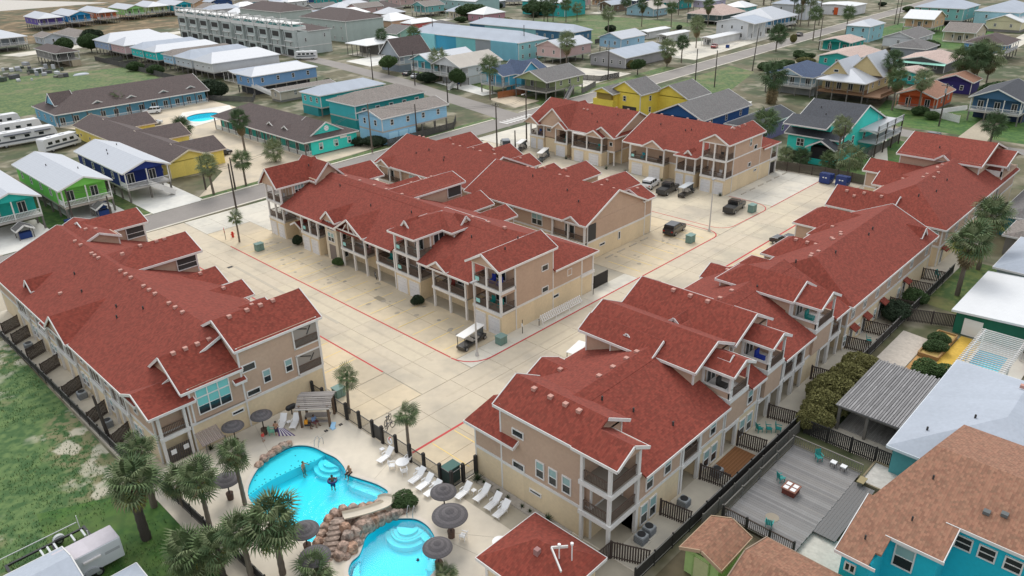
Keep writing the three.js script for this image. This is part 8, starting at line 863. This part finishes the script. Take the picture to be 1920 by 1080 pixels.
{ const t = vehicle('cargo_trailer', 'white box trailer with small awning on its side at the bottom left', 'trailer', 9.0, 55.6, 0.0), Wt = mat([0.66, 0.69, 0.72], null, { roughness: 0.4 }); t.add('body', Wt, new RoundedBoxGeometry(4.4, 1.9, 2.0, 2, 0.06).translate(0, 1.5, 0)); t.add('roof', mat([0.62, 0.58, 0.62], 'stucco'), t.b(-2.15, 2.15, 2.44, 2.48, -0.95, 0.95)); t.add('awning', mat([0.75, 0.72, 0.70]), t.b(-0.7, 0.6, 1.7, 1.85, 1.0, 1.16)); t.add('fender', mat([0.45, 0.47, 0.5]), new THREE.CylinderGeometry(0.55, 0.55, 0.2, 20, 1, false, 0, Math.PI).rotateZ(Math.PI / 2).rotateY(Math.PI / 2).translate(-0.3, 0.5, 1.05)); for (const x of [-0.7, 0.15]) for (const z of [-1.0, 1.0]) t.wheel(x, z, 0.36, 0.2); t.add('stain', mat([0.42, 0.44, 0.46]), t.b(0.9, 2.0, 1.5, 1.75, 1.0, 1.006)); }
{ const t = vehicle('boat_trailer', 'dark boat trailer frame with white rungs beside the box trailer', 'trailer', 7.6, 59.6, 0.0); for (const z of [-0.75, 0.75]) t.add('frame_rail', BLACKMETAL, t.b(-3.4, 2.6, 0.5, 0.65, z - 0.08, z + 0.08)); for (const x of [-0.9, -0.4, 0.1, 1.4, 2.2]) t.add('rung', mat([0.6, 0.62, 0.62]), t.b(x - 0.07, x + 0.07, 0.55, 0.72, -0.5, 0.5)); t.add('crossbar', BLACKMETAL, [t.b(2.4, 2.6, 0.5, 0.68, -0.9, 0.9), t.b(-3.4, -3.2, 0.5, 0.68, -0.8, 0.8), t.b(-0.1, 0.1, 0.45, 0.55, -0.8, 0.8)]); t.add('guide_post', WHITEPL, [t.b(2.2, 2.26, 0.6, 1.9, -0.95, -0.89), t.b(2.3, 2.36, 0.6, 1.4, 0.9, 0.96)]); t.add('fender', mat([0.5, 0.52, 0.52]), new THREE.CylinderGeometry(0.45, 0.45, 0.3, 18, 1, false, 0, Math.PI).rotateZ(Math.PI / 2).rotateY(Math.PI / 2).translate(0.6, 0.45, -1.0)); for (const z of [-1.0, 1.0]) t.wheel(0.6, z, 0.33, 0.2); t.add('spare_rail', mat([0.5, 0.52, 0.5]), t.b(-6.5, 2.2, 0.85, 0.92, -1.5, -1.43)); }
function dumpster(label, u, v) { const t = vehicle('dumpster', label, 'dumpster', u, v, 0), M = mat([0.01, 0.035, 0.18], null, { roughness: 0.45 }); t.add('bin', M, prof([[-1.1, .2], [.9, .2], [1.1, 1.5], [-1.1, 1.9]], 2.0, 0, 0.03)); t.add('lid', mat([0.012, 0.03, 0.12]), [t.b(-1.1, 0, 1.9, 1.97, -0.95, -0.03), t.b(-1.1, 0, 1.9, 1.97, 0.03, 0.95), t.b(0, 1.1, 1.6, 1.68, -0.95, 0.95)]); for (const z of [-0.35, 0.15]) t.add('label', mat([0.7, 0.72, 0.75]), t.b(-1.18, -1.1, 1.15, 1.35, z, z + 0.3)); for (const z of [-1, 1]) t.add('lift_pocket', M, t.b(-.6, .6, .9, 1.1, z * 1.08 - .08, z * 1.08 + .08)); }
dumpster('blue dumpster against the board fence, left of two', 140.4, 54.2); dumpster('blue dumpster against the board fence, right of two', 140.6, 51.2);
// ---------- small things in the yards ----------
function acUnit(label, u, v, y = 0.05) { const t = new Thing('air_conditioner', label, 'air conditioner', [u, y, v]); t.part('casing', mat([0.30, 0.32, 0.33]), new RoundedBoxGeometry(0.85, 0.85, 0.85, 2, 0.08).translate(u, y + 0.46, -v)); t.part('fan_grille', BLACKMETAL, [rod([u, y + 0.88, v], [u, y + 0.92, v], 0.34, 0.34, 18)]); for (let i = 0; i < 4; i++) t.part('louvre', mat([0.16, 0.17, 0.18]), box(u - 0.45, u + 0.45, y + 0.2 + i * 0.15, y + 0.25 + i * 0.15, v - 0.45, v + 0.45)); t.part('pad', CW, box(u - 0.55, u + 0.55, 0.03, y + 0.05, v - 0.55, v + 0.55)); }
[[40.3, 25.7, 'behind the near right block, left of the pair by the corner porch'], [41.5, 25.8, 'behind the near right block, right of the pair by the corner porch'], [46.2, 25.5, 'alone on the pale patio behind the near right block'], [51.6, 25.5, 'beside the brown deck'], [17.3, 74.6, 'in the last yard behind the left block'], [17.5, 82.2, 'in the second yard behind the left block'], [17.1, 98.6, 'far along the yards behind the left block']].forEach(([u, v, l]) => acUnit(`grey air conditioner ${l}`, u, v));
{ const t = new Thing('brown_deck', 'small stained orange-brown plank deck in a back yard', 'deck', [54.5, 0, 25.2]); for (let i = 0; i < 22; i++) t.part('plank', mat([[0.34, 0.15, 0.055], [0.30, 0.125, 0.045], [0.38, 0.18, 0.075]][i % 3], 'wood'), box(52.3, 56.5, 0.1, 0.16, 24.2 + i * 0.1, 24.285 + i * 0.1)); t.part('frame', DARKWOOD, box(52.3, 56.5, 0.03, 0.1, 24.2, 26.4)); }
for (const [u, v, a, l, y] of [[60.2, 25.9, 2.6, 'teal garden chair in the pale gravel yard, left of three'], [60.8, 25.2, 2.2, 'teal garden chair in the pale gravel yard, middle of three'], [61.4, 24.5, 1.9, 'teal garden chair in the pale gravel yard, right of three'], [59.3, 19.6, 0.9, 'teal chair at the far corner of the grey deck', 0.4], [54.3, 20.8, 2.6, 'teal chair beside the square table on the grey deck', 0.4], [48.4, 18.9, 3.4, 'teal chair behind the deck railing at the near end', 0.4], [84.5, 24.8, 2, 'green garden chair in the yard of the middle block'], [109, 24.9, 1.2, 'teal garden chair beside the tall palms yard']]) patio(l, u, v, TEALPL, a, { y: y ?? 0.05, h: 1.05 }); for (const [u, v, l] of [[59.4, 18.3, 'dark stool with white cushion on the grey deck, left'], [59.4, 17.4, 'dark stool with white cushion on the grey deck, right']]) { const t = new Thing('stool', l, 'stool', [u, 0.4, v]); t.part('cushion', WHITEPL, box(u - 0.25, u + 0.25, 0.82, 0.9, v - 0.25, v + 0.25)); for (const [x, z] of [[-0.2, -0.2], [-0.2, 0.2], [0.2, -0.2], [0.2, 0.2]]) t.part('leg', BLACKMETAL, box(u + x - 0.02, u + x + 0.02, 0.4, 0.82, v + z - 0.02, v + z + 0.02)); }
{ const t = new Thing('square_table', 'square red-brown fire table with four white tiles on the grey deck', 'table', [53.5, 0.4, 19.5]); t.part('table_base', mat([0.20, 0.05, 0.035], 'wood'), box(52.95, 54.05, 0.4, 0.95, 18.95, 20.05)); t.part('table_rim', mat([0.30, 0.13, 0.09], 'wood'), box(52.85, 54.15, 0.95, 1.02, 18.85, 20.15)); for (const [a, b] of [[53.0, 19.0], [53.0, 19.6], [53.58, 19.0], [53.58, 19.6]]) t.part('tile', WHITEPL, box(a, a + 0.42, 1.02, 1.04, b, b + 0.42)); }
{ const t = new Thing('picnic_bench', 'weathered bench at the gravel bed corner of the deck', 'bench', [58.7, 0.4, 15.5]); t.part('seat', mat([0.42, 0.34, 0.18], 'wood'), box(58.2, 59.2, 0.75, 0.82, 15.2, 15.8)); for (const u of [58.3, 59.1]) t.part('leg', GREYWOOD, box(u - 0.05, u + 0.05, 0.3, 0.75, 15.3, 15.7)); }
for (const [u, v, l, s] of [[56.0, 56.9, 'green-grey utility box at the centre block corner by the red kerb', 1], [98.2, 57.3, 'green utility box at the corner before the rear block stalls', 1.2], [116.8, 56.8, 'grey utility box right of the lone black pickup', 1.3], [36.4, 61.9, 'green utility box outside the pool fence far corner', 1], [35.2, 42.7, 'tall dark green cabinet at the pool fence corner', 1.6], [52, 106, 'green utility box near the far tower of the centre block', 1.1]]) { const t = new Thing('utility_box', l, 'utility box', [u, 0.04, v]), m = mat(s > 1.5 ? [0.035, 0.085, 0.075] : [0.16, 0.26, 0.23]); t.part('cabinet', m, new RoundedBoxGeometry(1.1 * Math.min(s, 1.25), 1.0 * s, 1.0, 2, 0.05).translate(u, 0.06 + 0.5 * s, -v)); t.part('lid', mat(s > 1.5 ? [0.07, 0.15, 0.13] : [0.2, 0.3, 0.27]), box(u - 0.6 * Math.min(s, 1.25), u + 0.6 * Math.min(s, 1.25), 0.06 + s, 0.12 + s, v - 0.55, v + 0.55)); t.part('door_seam', DARK, box(u - 0.01, u + 0.01, 0.1, s, v - 0.51, v - 0.5)); }
{ const t = new Thing('storage_rack', 'long white rack of upright loops along the centre block end wall', 'rack', [66.6, 0.04, 56.6]); for (let i = 0; i < 22; i++) { const u = 62.8 + i * 0.36; t.part('loop', WHITEPL, [beam([u, 0.5, 56.3], [u, 1.15, 56.75], 0.09, 0.09), beam([u, 0.45, 56.9], [u, 1.1, 56.75], 0.07, 0.07), beam([u, 1.12, 56.6], [u + 0.2, 1.12, 56.85], 0.12, 0.06)]); } for (const v of [56.3, 56.9]) t.part('rail', WHITEPL, box(62.6, 70.6, 0.42, 0.5, v - 0.04, v + 0.04)); for (const u of [62.8, 65.3, 67.9, 70.4]) t.part('leg', WHITEPL, box(u - 0.04, u + 0.04, 0.04, 0.5, 56.26, 56.34)); }
function sign(label, u, v, h, f) { const t = new Thing('sign_post', label, 'sign', [u, 0.04, v]); t.part('pole', BLACKMETAL, rod([u, 0.04, v], [u, h, v], 0.045)); f(t); return t; }
sign('dark sign post with small white plate beside the centre block end wall', 59.5, 56.7, 1.9, t => t.part('plate', WHITEPL, box(59.42, 59.47, 1.0, 1.4, 56.55, 56.85))); sign('short dark bollard post beside the white rack', 62.3, 56.5, 0.9, t => t.part('cap', DARK, rod([62.3, 0.86, 56.5], [62.3, 0.94, 56.5], 0.07))); sign('dark post before the gate at the far end of the centre block', 73.7, 57.0, 1.6, t => t.part('cap', DARK, rod([73.7, 1.55, 57], [73.7, 1.65, 57], 0.08)));
sign('round red no-entry sign beside the lane entrance', 50.7, 114.4, 1.7, t => { t.part('disc', mat([0.6, 0.03, 0.03]), new THREE.CylinderGeometry(0.42, 0.42, 0.04, 20).rotateZ(Math.PI / 2).rotateY(-0.5).translate(50.65, 1.7, -114.35)); t.part('bar', WHITEPL, new THREE.BoxGeometry(0.06, 0.13, 0.6).rotateY(-0.5).translate(50.63, 1.7, -114.33)); });
{ const t = new Thing('fire_hydrant', 'red hydrant-like post beside the no-entry sign', 'hydrant', [52, 0.04, 114.5]), m = mat([0.62, 0.05, 0.03]); t.part('barrel', m, rod([52, 0.04, 114.5], [52, 0.8, 114.5], 0.2, 0.17, 12)); t.part('bonnet', m, new THREE.SphereGeometry(0.2, 12, 8).translate(52, 0.82, -114.5)); t.part('outlet', m, rod([51.7, 0.55, 114.5], [52.3, 0.55, 114.5], 0.09)); }
[[101.4, 226, 0], [0, 0, 0]].slice(0, 0); for (const [u, v, l] of [[36, 141.5, 'blue bin under the turquoise stilt house'], [43.5, 147, 'blue bin under the lime stilt house'], [166.5, 184.5, 'blue bin by the drive of the aqua gabled house'], [282.5, 155.5, 'blue bin beside the red car'], [259, 70, 'blue bin beside the indigo bungalow']]) { const t = new Thing('wheelie_bin', l, 'bin', [u, 0, v]), m = mat([0.012, 0.05, 0.20]); t.part('bin', m, box(u - 0.6, u + 0.6, 0.05, 1.05, v - 0.5, v + 0.5)); t.part('lid', mat([0.01, 0.035, 0.14]), box(u - 0.64, u + 0.64, 1.05, 1.13, v - 0.54, v + 0.54)); }
for (const [u, v, l] of [[29, 141, 'grey shingled bin shelter before the turquoise stilt house'], [42, 142.3, 'small gabled bin shelter before the lime stilt house']]) { const t = new Thing('bin_shelter', l, 'shelter', [u, 0, v]), sp = { ax: 'v', c: u, hw: 1.4, a0: v - 1, a1: v + 1.4, y: 1.7, p: 0.6, t: 0.1 }; roof(t, sp, RF.grey); for (const [x, z] of [[-1.1, -0.8], [1.1, -0.8], [-1.1, 1.2], [1.1, 1.2]]) t.part('post', GREYWOOD, box(u + x - 0.06, u + x + 0.06, 0, 1.7, v + z - 0.06, v + z + 0.06)); t.part('bin', mat([0.012, 0.04, 0.17]), [box(u - 0.9, u + 0.9, 0.05, 1.1, v - 0.5, v + 0.6)]); }
{ const t = new Thing('junk_pile', 'cluttered heap of boats, barrels and scrap at the left edge of the far field', 'junk', [82, 0, 330]); seed = 333; for (let i = 0; i < 40; i++) { const u = R(72, 95), v = R(308, 352), s = R(0.5, 1.6), c = [[0.1, 0.1, 0.11], [0.35, 0.36, 0.38], [0.2, 0.19, 0.17], [0.55, 0.56, 0.57], [0.07, 0.09, 0.07]][i % 5]; t.part(i % 3 ? 'scrap_item' : 'barrel', mat(c), i % 3 ? new RoundedBoxGeometry(s * 2.4, s, s * 1.3, 2, 0.12).rotateY(R(0, 3)).translate(u, s / 2, -v) : rod([u, 0, v], [u, s * 1.2, v], s * 0.5, s * 0.5, 10)); } }
{ const t = new Thing('boat', 'upturned white dinghy on the grass beside the wooden house', 'boat', [95.5, 0, 308]); t.part('hull', mat([0.6, 0.62, 0.66]), new THREE.SphereGeometry(1, 18, 8, 0, 6.3, 0, 1.57).scale(2.8, 0.7, 1.1).translate(95.5, 0, -308)); t.part('keel', mat([0.4, 0.42, 0.45]), box(93.2, 97.8, 0.62, 0.74, 307.95, 308.05)); }
// ---------- poles, lamps, wires ----------
function pole(label, u, v, h, o = {}) { const t = new Thing('utility_pole', label, 'utility pole', [u, 0, v]), m = o.m || BARKD; t.part('shaft', m, rod([u, 0, v], [u + (o.lean || 0), h, v], 0.19, 0.12, 8)); if (o.arm) { t.part('crossarm', GREYWOOD, beam([u - 0.2, h - 0.6, v - 1.2], [u - 0.2, h - 0.6, v + 1.2], 0.12, 0.14)); for (const d of [-1.1, -0.4, 0.4, 1.1]) t.part('insulator', mat([0.4, 0.42, 0.4]), rod([u - 0.2, h - 0.52, v + d], [u - 0.2, h - 0.3, v + d], 0.05)); } if (o.can) t.part('transformer', mat([0.34, 0.36, 0.37]), rod([u - 0.4, h - 2.2, v], [u - 0.4, h - 1.2, v], 0.24, 0.24, 12)); if (o.lamp) { t.part('lamp_arm', GALV, new THREE.TubeGeometry(new THREE.CatmullRomCurve3([new V3(u, h - 0.5, -v), new V3(u - 0.7, h + 0.1, -v + 0.3), new V3(u - 1.6, h + 0.15, -v + 0.6)]), 10, 0.05, 6)); t.part('lamp_head', mat([0.6, 0.6, 0.6]), box(u - 2.1, u - 1.5, h + 0.05, h + 0.22, v - 0.75, v - 0.5)); } return [u, h - 0.35, v]; }
const PL = [pole('wooden pole by the street left of the round-headed palm', 61.2, 142.6, 6.6), pole('dark thin pole at the street before the motel court', 64.9, 137.9, 6.4, { lamp: 0 }), pole('dark pole behind the small entrance palm', 59.1, 126.6, 8.6), pole('black pole beside the far left tower roof', 35.6, 137, 7.6, { arm: 0 }), pole('dark stub pole before the lime stilt house', 41.9, 138.2, 4.6), pole('pale pole at the corner of the turquoise motel yard', 98.4, 138.9, 10.9, { m: BARK }), pole('tall dark pole on the street beside the far block, with lamp arm', 127, 118.6, 11, { lamp: 1 }), pole('tall pole in front of the street kerb behind the rear block', 117.2, 118.4, 10.6, { arm: 1 }), pole('short dark post left of the parked carts', 117.9, 113.5, 5.2), pole('thin pale pole at the cross street drive', 141.5, 161.8, 8), pole('pole before the pale blue garage house', 113.4, 141.4, 8), pole('dark pole left of the dark parked car', 156.4, 194.1, 10.5), pole('pole left of the round-headed tree', 154, 212.9, 9.5), pole('tall pole in front of the aqua apartments', 214.9, 252.5, 14, { arm: 1 }), pole('tall pole beside the grey bungalow', 200.1, 151, 12, { can: 1 }), pole('pole on the street before the navy house lawn, left of two', 204, 121.8, 11.5, { arm: 0 }), pole('pole on the street before the navy house lawn, right of two with lamp', 209.8, 118.6, 10.6, { lamp: 1 }), pole('leaning pole by the street at the planted bank', 241.3, 123, 13.5, { lean: 1.5 }), pole('pole at the far street curve beside the teal cabin', 297.5, 125.6, 12), pole('tall pole with crossarm on the lawn before the orange bungalow', 199, 52.6, 10, { arm: 1, can: 1 }), pole('black pole between the turquoise house and its low palms', 148.8, 55.4, 9.2), pole('double pole at the upper right street edge, front one', 389.1, 129, 14), pole('double pole at the upper right street edge, back one', 392, 131.5, 14), pole('pole beside the dark-blue apartments', 216.2, 202.4, 12), pole('black pole leaning over the left back fence', 16.6, 72.6, 5.2, { lean: -0.3 })];
function lampPost(label, u, v, h) { const t = new Thing('lamp_post', label, 'lamp post', [u, 0.04, v]), m = mat([0.50, 0.49, 0.47]); t.part('shaft', m, rod([u, 0.04, v], [u, h, v], 0.12, 0.08, 10)); t.part('base', m, rod([u, 0.04, v], [u, 0.4, v], 0.24, 0.2, 10)); t.part('lamp_head', mat([0.3, 0.3, 0.3]), box(u - 0.5, u + 0.5, h, h + 0.12, v - 0.16, v + 0.16)); }
lampPost('grey lamp post at the lane corner before the end tower', 52.1, 57.0, 9.4); lampPost('grey lamp post at the corner of the rear stalls', 104.3, 57.6, 8.6);
const wire = (label, p, q) => { const t = new Thing('power_line', label, 'cable', [p[0], p[1], p[2]]), P = f => new V3(p[0] + (q[0] - p[0]) * f, p[1] + (q[1] - p[1]) * f - 4 * f * (1 - f) * 0.8, -(p[2] + (q[2] - p[2]) * f)); for (const d of [0, 0.35]) t.part('strand', BLACKMETAL, new THREE.TubeGeometry(new THREE.CatmullRomCurve3([0, 0.25, 0.5, 0.75, 1].map(f => { const k = P(f); k.y -= d; return k; })), 16, 0.022, 4)); };
wire('cable pair between the far left tower pole and the pole behind the entrance palm', PL[3], PL[2]); wire('cable pair from the entrance palm pole to the turquoise motel pole', PL[2], PL[5]); wire('cable pair from the turquoise motel pole to the street pole with crossarm', PL[5], PL[7]); wire('cable pair between the street pole with crossarm and the lamp-arm pole', PL[7], PL[6]); wire('cable pair from the lamp-arm pole to the navy lawn poles', PL[6], PL[15]); wire('cable pair from the navy lawn poles to the leaning pole', PL[16], PL[17]);
renderer.render(scene, camera);
